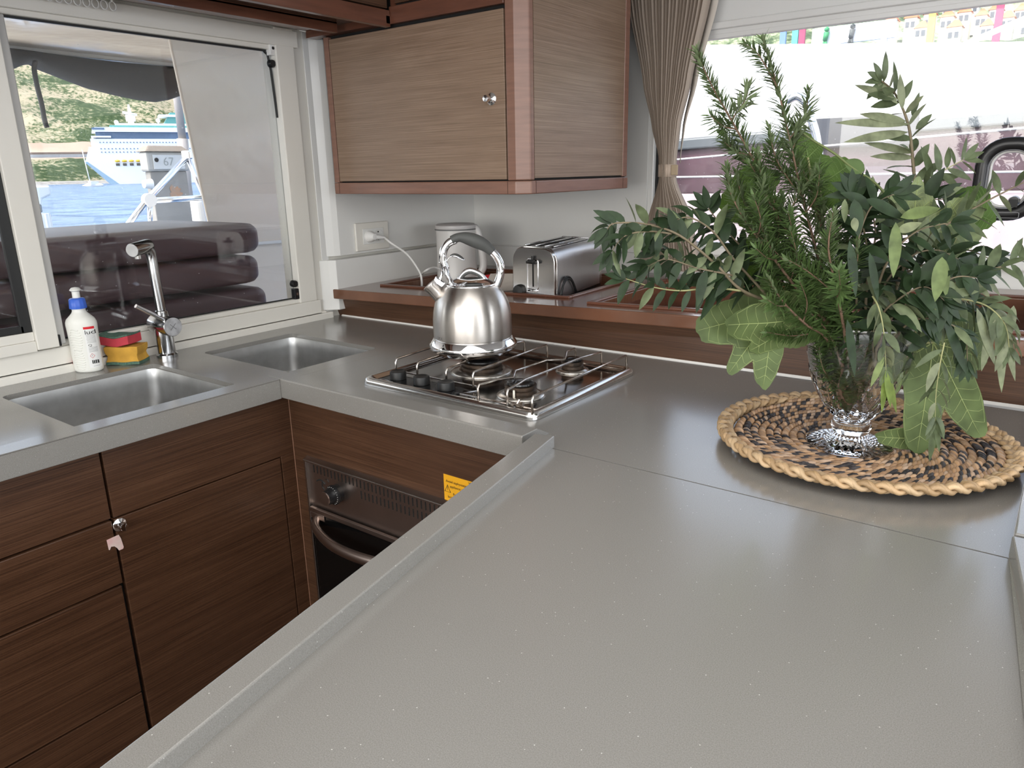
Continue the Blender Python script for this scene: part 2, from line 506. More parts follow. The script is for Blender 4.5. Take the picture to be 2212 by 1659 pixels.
MB().box((-1.985, 1.461, 1.722), (-1.966, 1.479, 1.762)).build('end_bracket', m_white, w, bevel=0.002)
MB().lathe([(0, 0), (0.0045, 0), (0.0045, 0.003), (0, 0.003)], (-1.966, 1.470, 1.741), 12, (1, 0, 0)).build('screw', m_chrome, w)
MB().lathe([(0.0, 0), (0.011, 0), (0.011, 0.014), (0.009, 0.018), (0, 0.018)], (-1.985, 1.470, 1.048), 20, (1, 0, 0)).build('knob', m_blackg, w, smooth='auto')
MB().box((-1.985, 1.462, 0.999), (-1.966, 1.481, 1.033)).build('stop_block', m_blackg, w, bevel=0.002)
MB().box((-1.966, 1.468, 1.012), (-1.9655, 1.475, 1.020)).build('stop_screw', m_chrome, w)

# window 2: sliding sash on the left
w = bpy.data.objects.new('window_2', None); COL.objects.link(w); w.location = (XL, 0.4, 0.95); struct(w, 'sliding window sash left of the bottle')
fr = MB()
fr.box((-1.982, 0.697, 0.990), (-1.945, 0.745, 1.735))
fr.box((-1.982, -0.6, 0.986), (-1.950, 0.697, 1.012)).box((-1.982, -0.6, 1.012), (-1.954, 0.697, 1.034))
fr.box((-1.982, -0.6, 1.70), (-1.950, 0.697, 1.735))
fr.build('sash_frame', m_cream, w, bevel=0.002)
MB().box((-1.99, 0.745, 0.992), (-1.958, 0.766, 1.735)).build('sash_stile', M('grey_aluminium', (0.50, 0.49, 0.47), 0.4, nscale=5, namt=0.05), w, bevel=0.003)
sl = MB().box((-1.966, 0.672, 1.034), (-1.957, 0.697, 1.70)).box((-1.966, -0.6, 1.034), (-1.957, 0.68, 1.052))
sl.build('seal', m_black, w, bevel=0.002)
MB().box((-1.968, -0.6, 1.04), (-1.964, 0.68, 1.70)).build('pane', m_pane, w)
MB().box((-1.963, 0.745, 0.990), (-1.950, 0.752, 1.018)).build('slide_stop', m_blackg, w, bevel=0.001)

# blind rail and rings above the window
r = thing('blind_rail', 'white aluminium blind rail along the top of the sink window', 'rail', (-1.95, 0.9, 1.80))
MB().box((-1.972, -0.4, 1.802), (-1.945, 1.615, 1.822)).build('rail', m_white, r, bevel=0.003)
MB().tube([(-1.948, 1.56, 1.800), (-1.945, 1.60, 1.797), (-1.945, 1.610, 1.790)], 0.004, 8).build('rail_end', m_white, r, smooth=True)
for k in range(11):
    y = 0.80 + 0.0205 * k
    o = MB().tube([(-1.946, y + 0.008 * cos(a), 1.783 + 0.010 * sin(a)) for a in [2 * pi * i / 14 for i in range(14)]], 0.0016, 6, closed=True)
    o.box((-1.949, y - 0.003, 1.792), (-1.944, y + 0.003, 1.802))
    tag(o.build('glider_ring', m_white, smooth=True), 'small white plastic curtain glider ring hanging above the sink window', 'curtain ring', 'curtain gliders on the rail')

# window 3: long side window with salt stains
w = bpy.data.objects.new('window_3', None); COL.objects.link(w); w.location = (0, YB, 1.13); struct(w, 'wide side window behind the greenery')
fr = MB()
fr.box((-1.185, 2.356, 1.138), (-1.166, 2.385, 1.77)); fr.box((-1.185, 2.352, 1.125), (2.0, 2.375, 1.140)).box((-1.150, 2.352, 1.757), (2.0, 2.375, 1.772))
fr.build('window_frame', m_white, w, bevel=0.002)
MB().box((-1.166, 2.372, 1.138), (-1.152, 2.38, 1.77)).box((-1.15, 2.378, 1.137), (2.0, 2.386, 1.141)).build('seal', m_black, w)
MB().box((-1.185, 2.388, 1.136), (2.0, 2.394, 1.772)).build('pane', m_pane3, w)
# hull port latch handle on the window
lt = thing('window_latch', 'black rounded loop latch handle on the side window', 'latch', (-0.20, 2.36, 1.26))
def rr_loop(cx, cz, hw, hh, r, y, n=7):
    return [(a, y, b) for a, b in rrect(cx - hw, cz - hh, cx + hw, cz + hh, r, n)]
lc = (-0.158, 1.335)
loop = rr_loop(lc[0], lc[1], 0.062, 0.088, 0.052, 2.362)
MB().tube(loop, 0.017, 12, closed=True, flat=0.6, up=(0, 1, 0)).build('loop_handle', m_blackg, lt, smooth=True)
MB().tube(rr_loop(lc[0], lc[1], 0.047, 0.073, 0.042, 2.353), 0.0012, 6, closed=True).build('inner_line', M('grey_line', (0.25, 0.25, 0.26), 0.4), lt, smooth=True)
MB().tube(rr_loop(lc[0], lc[1], 0.043, 0.070, 0.038, 2.372), 0.004, 8, closed=True).build('gasket', m_white, lt, smooth=True)
MB().lathe([(0, 0), (0.014, 0), (0.012, 0.014), (0, 0.016)], (lc[0] + 0.02, 2.372, lc[1] - 0.055), 16, (0, -1, 0)).box((lc[0] + 0.01, 2.35, lc[1] - 0.07), (lc[0] + 0.03, 2.372, lc[1] - 0.05)).build('latch_knob', m_blackg, lt, smooth='auto')
MB().tube(rr_loop(lc[0] + 0.01, lc[1] - 0.090, 0.026, 0.007, 0.003, 2.3505, 3), 0.0007, 4, closed=True).build('label_outline', M('grey_line2', (0.35, 0.35, 0.36), 0.4), lt)

# ------------------------------------------------------------------ worktops
FZ = 0.940
SX = -1.388           # outer face of the sink worktop edge
SY = 0.968            # outer face of the stove worktop edge
wk = thing('sink_worktop', 'grey solid worktop holding the two sinks under the window', 'worktop', (-1.7, 0.9, 0.88))
xs = [-1.978, -1.862, -1.487, -1.430]
ys = [-0.6, 0.572, 0.925, 1.062, 1.360, 1.640]
s = slab(xs, ys, {(1, 1), (1, 3)}, 0.893, 0.920)
o = s.build('top', m_counter, wk)
# round the vertical corners of the cut-outs
bm = bmesh.new(); bm.from_mesh(o.data)
es = [e for e in bm.edges if abs(e.verts[0].co.z - e.verts[1].co.z) > 0.01 and -1.95 < e.verts[0].co.x < -1.45 and 0 < e.verts[0].co.y < 1.5]
bmesh.ops.bevel(bm, geom=es, offset=0.018, segments=4, affect='EDGES', profile=0.5)
bm.to_mesh(o.data); bm.free()
# raised front fiddle, trapezoid profile
def fiddle(y0, y1):
    m = MB()
    sec = [(-1.478, 0.918), (-1.452, 0.930), (-1.436, FZ), (SX + 0.002, FZ), (SX, FZ - 0.003), (SX, 0.893), (-1.478, 0.893)]
    m.prism([(x, y0, z) for x, z in sec], (0, y1 - y0, 0)); return m
fiddle(-0.6, 0.9678).prism([(x, 0.9678, z - 0.0004) for x, z in ((-1.478, 0.918), (-1.452, 0.930), (-1.4363, 0.939), (-1.4363, 0.918))], (0, 0.062, 0)).build('fiddle', m_counter, wk, bevel=0.0015)

st = thing('stove_worktop', 'grey solid worktop around the gas hob in the corner', 'worktop', (-0.8, 1.3, 0.88))
slab([-1.4295, -1.215, -0.80, -0.004], [0.9935, 1.13, 1.47, 1.655], {(1, 1)}, 0.893, 0.9200).build('top', m_counter, st)
sec = [(1.052, 0.9205), (1.030, 0.932), (1.014, FZ), (SY + 0.002, FZ), (SY, FZ - 0.003), (SY, 0.895), (1.052, 0.895)]
MB().prism([(-1.436, y, z) for y, z in sec], (0.724, 0, 0)).build('fiddle', m_counter, st, bevel=0.0012)

pn = thing('peninsula_worktop', 'large smooth grey worktop in the foreground', 'worktop', (-0.3, 0.3, 0.88))
MB().prism([(-0.682, 0.9905, 0.8935), (0.28, 0.9905, 0.8935), (0.28, -0.5, 0.8935), (-0.395, -0.5, 0.8935)][::-1], (0, 0, 0.0265)).build('top', m_counter, pn)
# raised fiddle on the galley side
A0 = V((-0.7031, 0.9966, 0.9400)); A1 = V((-0.5467, 0.1780, 0.9400)); B0 = V((-0.6664, 1.0013, 0.9400)); B1 = V((-0.5574, 0.4321, 0.9400))
da = (A1 - A0).normalized(); db = (B1 - B0).normalized()
A0 = V((-0.7017, 0.9918, 0.9400)); A1 = A0 + da * 1.3; B1 = B0 + db * 1.3
dz = V((0, 0, -1))
MB().hexa([A0 + dz * 0.047, A1 + dz * 0.047, B1 + dz * 0.047, B0 + dz * 0.047, A0, A1, B1, B0]).build('fiddle', m_counter, pn, bevel=0.002, bseg=3)

fs_ = MB()
MB().box((-0.660, 0.9895, 0.900), (-0.006, 0.9945, 0.9145)).build('seam_dark_strip', m_gap, pn)  # dark strip added under the open joint to keep the gap dark
rf = thing('edge_fiddle', 'raised grey edge strip closing the worktop at the right', 'fiddle', (0.0, 1.3, 0.92))
MB().box((-0.003, 1.006, 0.915), (0.26, 1.66, 0.948)).build('back_strip', m_counter, rf, bevel=0.002)
MB().hexa([(-0.005, 0.998, 0.9203), (0.15, -0.5, 0.9203), (0.40, -0.5, 0.9203), (0.26, 0.998, 0.9203), (-0.005, 0.998, 0.948), (0.20, -0.5, 0.948), (0.40, -0.5, 0.948), (0.26, 0.998, 0.948)]).build('front_strip', m_counter, rf, bevel=0.002)

# caulk line at the back
struct(MB().hexa([(-1.955, 1.632, 0.918), (-0.004, 1.680, 0.918), (-0.004, 1.700, 0.918), (-1.955, 1.660, 0.918), (-1.955, 1.636, 0.9235), (-0.004, 1.684, 0.9235), (-0.004, 1.700, 0.9235), (-1.955, 1.660, 0.9235)]).build('trim_4', m_caulk))

# ------------------------------------------------------------------ sinks
def sink(name, x0, y0, x1, y1, label, group):
    t = thing(name, label, 'sink', ((x0 + x1) / 2, (y0 + y1) / 2, 0.72))
    m = MB()
    rings = [(0.0055, 0.908, 0.022), (0.0075, 0.909, 0.022), (0.0078, 0.908, 0.022), (0.0080, 0.880, 0.024), (0.010, 0.765, 0.030), (0.018, 0.742, 0.04), (0.036, 0.732, 0.05), (0.10, 0.728, 0.04)]
    N_ = None
    for d, z, r in rings:
        q = rrect(x0 + d, y0 + d, x1 - d, y1 - d, r, 6) if d > 0.0 or z < 0.89 else rrect(x0 + d, y0 + d, x1 - d, y1 - d, r, 6)
        N_ = len(q); m.v += [(a, b, z) for a, b in q]
    # outer flange
    q = rrect(x0 - 0.014, y0 - 0.014, x1 + 0.014, y1 + 0.014, 0.04, 6); 
    for k in range(0, len(rings) - 1):
        for i in range(N_):
            a = k * N_ + i; b = k * N_ + (i + 1) % N_
            m.f.append((a, a + N_, b + N_, b))
    m.f.append(tuple((len(rings) - 1) * N_ + i for i in range(N_)))
    o = m.build('basin', m_sink, t, smooth='auto', angle=50)
    cx, cy = (x0 + x1) / 2, (y0 + y1) / 2
    MB().lathe([(0, 0.0005), (0.02, 0.0005), (0.035, 0.002), (0.042, 0.002), (0.044, 0)], (cx, cy, 0.7285), 28).build('drain', m_chrome, t, smooth=True)
    return t
sink('sink_basin', -1.867, 0.567, -1.482, 0.930, 'stainless steel sink basin nearest the dish soap bottle', None)
sink('sink_basin', -1.867, 1.057, -1.482, 1.365, 'stainless steel sink basin between tap and kettle', None)

# ------------------------------------------------------------------ base cabinets
PX = -1.440; PY = 1.022
cb = thing('sink_cabinet', 'dark walnut base cabinet with round knob under the sinks', 'cabinet', (PX, 0.8, 0.05))
MB().box((-1.95, 0.584, 0.05), (PX - 0.016, 1.04, 0.70)).build('carcass', m_gap, cb)
D0 = (-1.4400, 0.5645, 0.8747)
yL = 0.588
MB().box((PX - 0.016, yL, 0.735), (PX, 1.024, 0.893)).box((PX - 0.016, 0.984, 0.06), (PX, 1.024, 0.735)).build('face_panel', m_wood, cb, bevel=0.0015)
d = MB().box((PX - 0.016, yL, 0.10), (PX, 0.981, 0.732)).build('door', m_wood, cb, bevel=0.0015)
k = V((-1.4400, 0.5964, 0.7177))
kn = MB().lathe([(0, 0), (0.0135, 0), (0.0135, 0.002), (0.011, 0.004), (0.006, 0.006), (0.005, 0.011), (0.0085, 0.014), (0.0085, 0.018), (0.0075, 0.022), (0, 0.023)], k, 28, (1, 0, 0)).build('knob', m_chrome, d, smooth='auto')
# torn sticker remnant below the knob
P = [(-1.4390, 0.5669, 0.6961), (-1.4390, 0.5908, 0.6979), (-1.4390, 0.5938, 0.6884), (-1.4390, 0.5950, 0.6786), (-1.4390, 0.5961, 0.6688), (-1.4390, 0.5946, 0.6653), (-1.4390, 0.5862, 0.6650), (-1.4390, 0.5836, 0.6713), (-1.4390, 0.5791, 0.6774), (-1.4390, 0.5730, 0.6791), (-1.4390, 0.5694, 0.6736), (-1.4390, 0.5677, 0.6743)]
sk = MB().prism(P, (0.0006, 0, 0)).build('torn_sticker', M('sticker_paper', (0.76, 0.71, 0.64), 0.6, nscale=38, ncol=(0.78, 0.46, 0.45)), cb)

dw = thing('drawer_unit', 'dark walnut drawer stack left of the sink cabinet', 'cabinet', (PX, 0.3, 0.05))
MB().box((-1.95, -0.3, 0.05), (PX - 0.016, 0.580, 0.892)).build('carcass', m_gap, dw)
for a, b in ((0.736, 0.893), (0.593, 0.731), (0.335, 0.588), (0.06, 0.331)):
    MB().box((PX - 0.016, -0.3, a), (PX, 0.583 if b > 0.6 else 0.580, b)).build('drawer', m_wood, dw, bevel=0.0015)

ov = thing('oven_cabinet', 'walnut panel housing the built-in oven below the hob', 'cabinet', (-1.0, PY, 0.05))
ox0, ox1, oz0, oz1 = -1.388, -0.93, 0.28, 0.733
oc = MB()
oc.box((-1.4405, PY, 0.05), (ox0, PY + 0.018, 0.895)).box((ox1, PY, 0.05), (-0.66, PY + 0.018, 0.895))
oc.box((ox0, PY, oz1), (ox1, PY + 0.018, 0.895)).box((ox0, PY, 0.05), (ox1, PY + 0.018, oz0))
oc.build('front_panel', m_wood, ov)
MB().tube([(PX + 0.001, PY - 0.001, 0.20), (PX + 0.001, PY - 0.001, 0.888)], 0.0012, 5).build('corner_seam', M('seam', (0.25, 0.13, 0.08), 0.6), ov)
pb = thing('peninsula_cabinet', 'dark walnut back panel below the foreground worktop', 'cabinet', (-0.5, 0.3, 0.0))
MB().prism([(-0.655, 0.99, 0.0), (-0.02, 0.99, 0.0), (-0.02, -0.5, 0.0), (-0.43, -0.5, 0.0)][::-1], (0, 0, 0.892)).build('body', m_wood, pb)

# warning label
wl_ = thing('warning_label', 'yellow asphyxiation warning sticker on the walnut panel', 'label', (-0.9, PY, 0.76))
L0 = V((-0.9501, 1.0215, 0.7946)); L1 = V((-0.9472, 1.0215, 0.7381))
lw = 0.13
MB().box((L0.x, PY - 0.0008, L1.z), (L0.x + lw, PY - 0.0001, L0.z)).build('sticker', M('warning_yellow', (0.85, 0.42, 0.02), 0.4), wl_)
rt = (1, 0, 0); up = (0, 0, 1); mk = M('print_black', (0.02, 0.02, 0.02), 0.5)
H_ = L0.z - L1.z
for t, fx, fz, sz in (('Avoid asphyxiation. P', 0.006, 0.72, 0.0078), ('appliance is in', 0.016, 0.54, 0.0078), ('Pou', 0.024, 0.26, 0.0078), ('lorsque', 0.010, 0.12, 0.0078), ('W', 0.066, 0.86, 0.009)):
    text('print', t, sz, (L0.x + fx, PY - 0.0008, L1.z + H_ * fz), rt, up, mk, wl_)
tx, tz = L0.x + 0.010, L1.z + H_ * 0.48
MB().tube([(tx - 0.0075, PY - 0.001, tz - 0.0075), (tx + 0.0075, PY - 0.001, tz - 0.0075), (tx, PY - 0.001, tz + 0.0075)], 0.0009, 5, closed=True).box((tx - 0.0006, PY - 0.0013, tz - 0.0015), (tx + 0.0006, PY - 0.001, tz + 0.004)).box((tx - 0.0006, PY - 0.0013, tz - 0.004), (tx + 0.0006, PY - 0.001, tz - 0.0027)).build('warning_triangle', mk, wl_)

# ------------------------------------------------------------------ oven
on = thing('built_in_oven', 'built-in oven with slotted steel front and curved handle', 'oven', (-1.15, PY, 0.28))
fy = PY - 0.004
m = MB()
m.box((ox0, fy, 0.600), (ox1, PY + 0.02, oz1 - 0.004))
m.build('control_panel', m_dsteel, on, bevel=0.001)
m = MB().prism([(ox0 - 0.003, fy - 0.010, oz1 - 0.006), (ox0 - 0.003, fy - 0.010, oz1 - 0.002), (ox0 - 0.003, PY, oz1 + 0.005), (ox0 - 0.003, PY, oz1 - 0.006)], (ox1 - ox0, 0, 0))
m.box((ox0 - 0.003, fy - 0.008, oz0), (ox0 + 0.004, PY, oz1 - 0.004))
m.build('trim_strip', m_steel, on, bevel=0.001)
m = MB()
for i in range(34):
    x = ox0 + 0.022 + i * 0.0125
    m.prism([(a, fy - 0.0006, b) for a, b in rrect(x, 0.700, x + 0.0032, 0.720, 0.0015, 2)], (0, 0.0004, 0))
    if i > 12:
        m.prism([(a, fy - 0.0006, b) for a, b in rrect(x, 0.674, x + 0.0032, 0.694, 0.0015, 2)], (0, 0.0004, 0))
m.build('vent_slots', m_gap, on)
m = MB().box((ox0 + 0.012, fy - 0.010, 0.30), (ox1, fy + 0.004, 0.608)).build('door_glass', M('oven_glass', (0.004, 0.004, 0.004), 0.08), on, bevel=0.002)
MB().box((ox0 + 0.010, fy - 0.014, 0.601), (ox1, fy - 0.006, 0.613)).box((ox0 + 0.010, fy - 0.013, 0.585), (ox0 + 0.060, fy - 0.009, 0.601)).build('door_rail', m_dsteel, on, bevel=0.001)
hp = spline([(ox0 + 0.030, fy - 0.012, 0.583), (ox0 + 0.060, fy - 0.036, 0.575), (ox0 + 0.15, fy - 0.062, 0.571), (ox0 + 0.26, fy - 0.062, 0.571), (ox0 + 0.37, fy - 0.036, 0.575), (ox0 + 0.40, fy - 0.012, 0.583)], 6)
MB().tube(hp, 0.010, 14, flat=1.4).build('door_handle', m_dsteel, on, smooth=True)
kc = V((-1.283, fy, 0.668))
m = MB().lathe([(0, 0), (0.022, 0), (0.022, 0.010), (0.024, 0.012), (0.024, 0.016), (0.018, 0.024), (0.0165, 0.040), (0, 0.040)], kc, 32, (0, -1, 0))
kb = m.build('knob', m_blackg, on, smooth='auto')
MB().lathe([(0.010, 0), (0.0167, 0), (0.0167, 0.003), (0, 0.0035)], kc + V((0, -0.0385, 0)), 28, (0, -1, 0)).build('knob_cap', m_dsteel, kb, smooth='auto')
m = MB()
for i in range(12):
    a = radians(-60 + 16 * i)
    c = kc + V((0.0205 * cos(a), -0.0197, 0.0205 * sin(a)))
    m.box(c - V((0.0009, 0.0006, 0.0009)), c + V((0.0009, 0.0006, 0.0009)))
m.build('knob_marks', M('mark_white', (0.8, 0.8, 0.78), 0.5), kb)
m = MB(); ring = []
ic = kc + V((-0.060, -0.001, 0.012))
m.tube([ic + V((0.020 * cos(radians(a)), 0, 0.020 * sin(radians(a)) - 0.014)) for a in range(40, 145, 12)], 0.0016, 6)
m.tube([ic + V((0.006, 0, 0.002)), ic + V((0.004, 0, -0.010)), ic + V((0.012, 0, -0.016))], 0.0012, 6)
m.tube([ic + V((0.018, 0, 0.012)), ic + V((0.026, 0, 0.014)), ic + V((0.030, 0, 0.008))], 0.0008, 6)
m.build('dial_symbols', mk, on)


# ------------------------------------------------------------------ raised wooden ledge behind the hob
LP = V((-1.985, 1.600, 1.014)); eu = V((1, 0.030, 0.0215)); ev = V((-0.024, 1, 0))
def LG(u, v, w=0.0): return LP + eu * u + ev * v + V((0, 0, w))
lg = thing('fiddled_ledge', 'glossy mahogany ledge with sunken trays behind the hob', 'shelf', (-1.2, 1.65, 0.93))
def lbox(m, u0, v0, w0, u1, v1, w1):
    m.hexa([LG(u0, v0, w0), LG(u1, v0, w0), LG(u1, v1, w0), LG(u0, v1, w0), LG(u0, v0, w1), LG(u1, v0, w1), LG(u1, v1, w1), LG(u0, v1, w1)])
    return m
TR = [(0.155, 0.130, 0.865, 0.600), (0.985, 0.070, 1.95, 0.535)]
us = [0, TR[0][0], TR[0][2], TR[1][0], TR[1][2], 2.35]; vs_ = [0, TR[1][1], TR[0][1], TR[1][3], TR[0][3], 0.74]
def ledge_part(holes, z0, z1):
    m = MB()
    sm = slab(us, vs_, holes, 0, 1)
    for v in sm.v:
        p = LG(v[0], v[1], z1 if v[2] > 0.5 else z0)
        if v[1] > 0.73: p.y = YB - 0.001
        m.v.append(tuple(p))
    m.f = sm.f; return m
H = set()
for i in range(5):
    for j in range(5):
        uc, vc = (us[i] + us[i + 1]) / 2, (vs_[j] + vs_[j + 1]) / 2
        for t in TR:
            if t[0] < uc < t[2] and t[1] < vc < t[3]: H.add((i, j))
ledge_part(H, -0.032, 0.0).build('ledge_top', m_ledge, lg, bevel=0.003, bseg=3)
for t in TR:
    m = MB(); r = 0.016; h = 0.007
    for (a, b, c, d_) in ((t[0] - r, t[1] - r, t[2] + r, t[1]), (t[0] - r, t[3], t[2] + r, t[3] + r), (t[0] - r, t[1], t[0], t[3]), (t[2], t[1], t[2] + r, t[3])):
        lbox(m, a, b, -0.001, c, d_, h)
    m.build('tray_rim', m_trimwood, lg, bevel=0.003)
    dpt = -0.075
    m = MB(); lbox(m, t[0], t[1], dpt - 0.006, t[2], t[3], dpt); m.build('tray_floor', m_trimwood, lg)
    m = MB()
    lbox(m, t[0] - 0.008, t[1] - 0.004, dpt, t[0], t[3] + 0.004, -0.030); lbox(m, t[2], t[1], dpt, t[2] + 0.008, t[3], -0.030)
    lbox(m, t[0], t[1] - 0.008, dpt, t[2], t[1], -0.030); lbox(m, t[0], t[3], dpt, t[2], t[3] + 0.008, -0.030)
    m.build('tray_wall', m_trimwood, lg)
MB().hexa([(-1.972, 1.640, 0.920), (0.42, 1.695, 0.920), (0.42, 1.715, 0.920), (-1.972, 1.66, 0.920),
           (-1.985, 1.626, 0.984), (0.42, 1.690, 1.040), (0.42, 1.71, 1.040), (-1.985, 1.65, 0.984)]).build('fascia', m_wood, lg)

# ------------------------------------------------------------------ wall cabinet
wc = thing('wall_cabinet', 'walnut wall cabinet with one door and round chrome knob', 'cabinet', (-1.5, 1.9, 1.32))
FY = 1.60; SXc = -1.150
x0c, x1c = -1.892, -1.204
MB().prism([(x0c, FY + 0.012, 1.345), (-1.168, FY + 0.012, 1.345), (SXc - 0.006, FY + 0.030, 1.345), (SXc - 0.006, 2.138, 1.345), (x0c, 2.138, 1.345)], (0, 0, 0.62)).build('carcass', m_gap, wc)
dr = MB().box((-1.868, FY, 1.360), (-1.213, FY + 0.014, 1.768)).build('door', m_wood_lit, wc, bevel=0.001)
MB().box((x0c, FY, 1.357), (-1.871, FY + 0.02, 1.775)).prism([(-1.871, FY + 0.018, 1.35), (-1.871, FY + 0.004, 1.35), (x0c + .003, FY, 1.35)], (0, 0, 0.001)).build('side_stile', m_trimwood2, wc, bevel=0.002)
m = MB().prism([(-1.209, FY, 1.357), (-1.182, FY, 1.357), (SXc, FY + 0.022, 1.357), (SXc, FY + 0.040, 1.357), (-1.209, FY + 0.03, 1.357)], (0, 0, 0.62))
m.build('corner_post', m_trimwood2, wc, bevel=0.003, bseg=3)
m = MB().box((SXc - 0.010, FY + 0.041, 1.362), (SXc - 0.0005, 2.112, 1.977))
m.build('side_panel', m_wood_lit, wc)
MB().box((SXc - 0.02, 2.113, 1.358), (SXc + 0.001, 2.140, 1.977)).build('rear_stile', m_trimwood2, wc, bevel=0.002)
bt = [(x0c, FY - 0.003), (-1.181, FY - 0.003), (SXc + 0.003, FY + 0.021), (SXc + 0.003, 2.143), (x0c, 2.143)]
MB().prism([(a, b, 1.322) for a, b in bt], (0, 0, 0.034)).build('bottom_rail', m_trimwood2, wc, bevel=0.003, bseg=3)
m_joint = M('joint', (0.05, 0.02, 0.015), 0.7)
for a, b in (((-1.870, FY - 0.0035, 1.324), (-1.8688, FY - 0.002, 1.355)), ((-1.208, FY - 0.0035, 1.324), (-1.2068, FY - 0.002, 1.355)), ((SXc + 0.0025, FY + 0.040, 1.324), (SXc + 0.0036, FY + 0.0412, 1.355)), ((SXc + 0.0025, 2.111, 1.324), (SXc + 0.0036, 2.112, 1.355))):
    MB().box(a, b).build('joint_line', m_joint, wc)
k = V((-1.2557, 1.6000, 1.5603))
MB().lathe([(0, 0), (0.0155, 0), (0.0155, 0.002), (0.012, 0.005), (0.006, 0.007), (0.0055, 0.014), (0.0095, 0.018), (0.0095, 0.022), (0.008, 0.027), (0, 0.028)], k, 28, (0, -1, 0)).build('knob', m_chrome, dr, smooth='auto')

# overhead locker row above it (back run) and over the window (left run)
ob = thing('overhead_locker', 'walnut overhead locker above the wall cabinet door', 'cabinet', (-1.4, 1.6, 1.78))
MB().box((-1.605, FY - 0.004, 1.778), (-1.209, FY + 0.02, 1.822)).build('bottom_rail', m_trimwood, ob, bevel=0.0015)
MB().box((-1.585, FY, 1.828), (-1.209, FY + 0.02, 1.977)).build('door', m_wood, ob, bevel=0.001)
MB().box((-1.605, FY + 0.004, 1.822), (-1.588, FY + 0.02, 1.977)).build('stile', m_trimwood, ob)
MB().box((-1.93, FY + 0.01, 1.780), (-1.21, FY + 0.03, 1.977)).build('carcass', m_gap, ob)
MB().box((-1.945, FY - 0.02, 1.778), (-1.60, FY + 0.014, 1.797)).build('filler_rail', m_trimwood, ob)
ol = thing('overhead_locker', 'dark walnut overhead locker running above the sink window', 'cabinet', (-1.7, 0.8, 1.78))
MB().box((-1.62, -0.8, 1.770), (-1.600, FY - 0.005, 1.812)).build('bottom_rail', m_trimwood, ol, bevel=0.0015)
MB().box((-1.62, -0.8, 1.816), (-1.602, FY - 0.012, 1.977)).build('door', m_wood, ol, bevel=0.001)
MB().box((-1.94, -0.8, 1.797), (-1.62, FY - 0.02, 1.815)).build('bottom_panel', M('underside_wood', (0.12, 0.07, 0.05), 0.25, nscale=5, stretch=(20, 1, 1), namt=0.3), ol)  # brown underside panel, tone streaked along the locker
MB().box((-1.78, -0.8, 1.768), (-1.762, 1.545, 1.797)).box((-1.90, -0.8, 1.79), (-1.762, 1.545, 1.799)).build('inner_rail', m_trimwood, ol, bevel=0.0015)

# ------------------------------------------------------------------ curtain
ct = thing('pleated_curtain', 'taupe pleated curtain gathered by a strap beside the cabinet', 'curtain', (-1.1, 2.3, 1.05))
keys = [(-0.30, (-1.245, -0.995)), (0.0, ((-1.2190, 2.2800, 1.8887)[0], (-0.9637, 2.2800, 1.8538)[0])), (0.35, ((-1.1626, 2.2800, 1.6409)[0], (-1.0117, 2.2800, 1.6289)[0])), (0.55, ((-1.1288, 2.2800, 1.5139)[0], (-1.0396, 2.2800, 1.5095)[0])),
        (0.70, ((-1.1006, 2.2800, 1.4139)[0], (-1.0477, 2.2800, 1.4125)[0])), (0.78, ((-1.0964, 2.2800, 1.3493)[0], (-1.0480, 2.2800, 1.3488)[0])), (1.0, ((-1.1343, 2.2800, 1.2089)[0], (-0.9844, 2.2800, 1.2124)[0])), (1.25, ((-1.1632, 2.2800, 1.0461)[0], (-0.9512, 2.2800, 1.0592)[0]))]
zt = (-1.0866, 2.2800, 1.8706)[2]; zm = (-1.0720, 2.2800, 1.3848)[2]; zb = (-1.0514, 2.2800, 1.0576)[2]
zs = [1.975, zt, (-1.0764, 2.2800, 1.6341)[2], (-1.0710, 2.2800, 1.5110)[2], (-1.0668, 2.2800, 1.4130)[2], (-1.0640, 2.2800, 1.3489)[2], (-1.0580, 2.2800, 1.2107)[2], zb]
def edge(z):
    for i in range(len(zs) - 1):
        if zs[i] >= z >= zs[i + 1]:
            t = (zs[i] - z) / (zs[i] - zs[i + 1]); t = t * t * (3 - 2 * t) * 0.4 + t * 0.6
            a, b = keys[i][1], keys[i + 1][1]
            return a[0] + (b[0] - a[0]) * t, a[1] + (b[1] - a[1]) * t
    return keys[-1][1]
m = MB(); NP = 22; R_ = 46
rnd = random.Random(3)
ph = [rnd.uniform(-0.5, 0.5) for _ in range(NP * 4 + 1)]
for r in range(R_ + 1):
    z = zs[0] + (zs[-1] - zs[0]) * r / R_
    a, b = edge(z); wdt = b - a
    for i in range(NP * 4 + 1):
        t = i / (NP * 4)
        q = (i % 4) / 4
        tri = 1 - abs(2 * q - 1) if q else 0
        amp = 0.010 + 0.060 * wdt
        x = a + wdt * (t + 0.35 * ph[i // 4] / NP * sin(pi * t))
        y = 2.28 - 0.012 + amp * (tri - 0.5) * 2 * (0.8 + 0.4 * ph[i // 4]) * -1 - 0.035 * sin(pi * t) * (0.25 / (0.25 + wdt * 3))
        m.v.append((x, y, z))
W_ = NP * 4 + 1
for r in range(R_):
    for i in range(W_ - 1):
        a = r * W_ + i; m.f.append((a, a + 1, a + 1 + W_, a + W_))
mc = M('taupe_curtain', (0.46, 0.375, 0.30), 0.8, nscale=300, namt=0.04, sheen=0.1)
o = m.build('curtain_cloth', mc, ct, smooth='auto', angle=50)
so = o.modifiers.new('solid', 'SOLIDIFY'); so.thickness = 0.001
m = MB()
for r in range(21):
    z = 1.975 + (zm + 0.01 - 1.975) * r / 20
    a, b = edge(z)
    m.v += [(b - 0.02 * (b - a) / 0.25, 2.315, z), (b + 0.022 * max(0.2, (b - a) / 0.25), 2.30, z)]
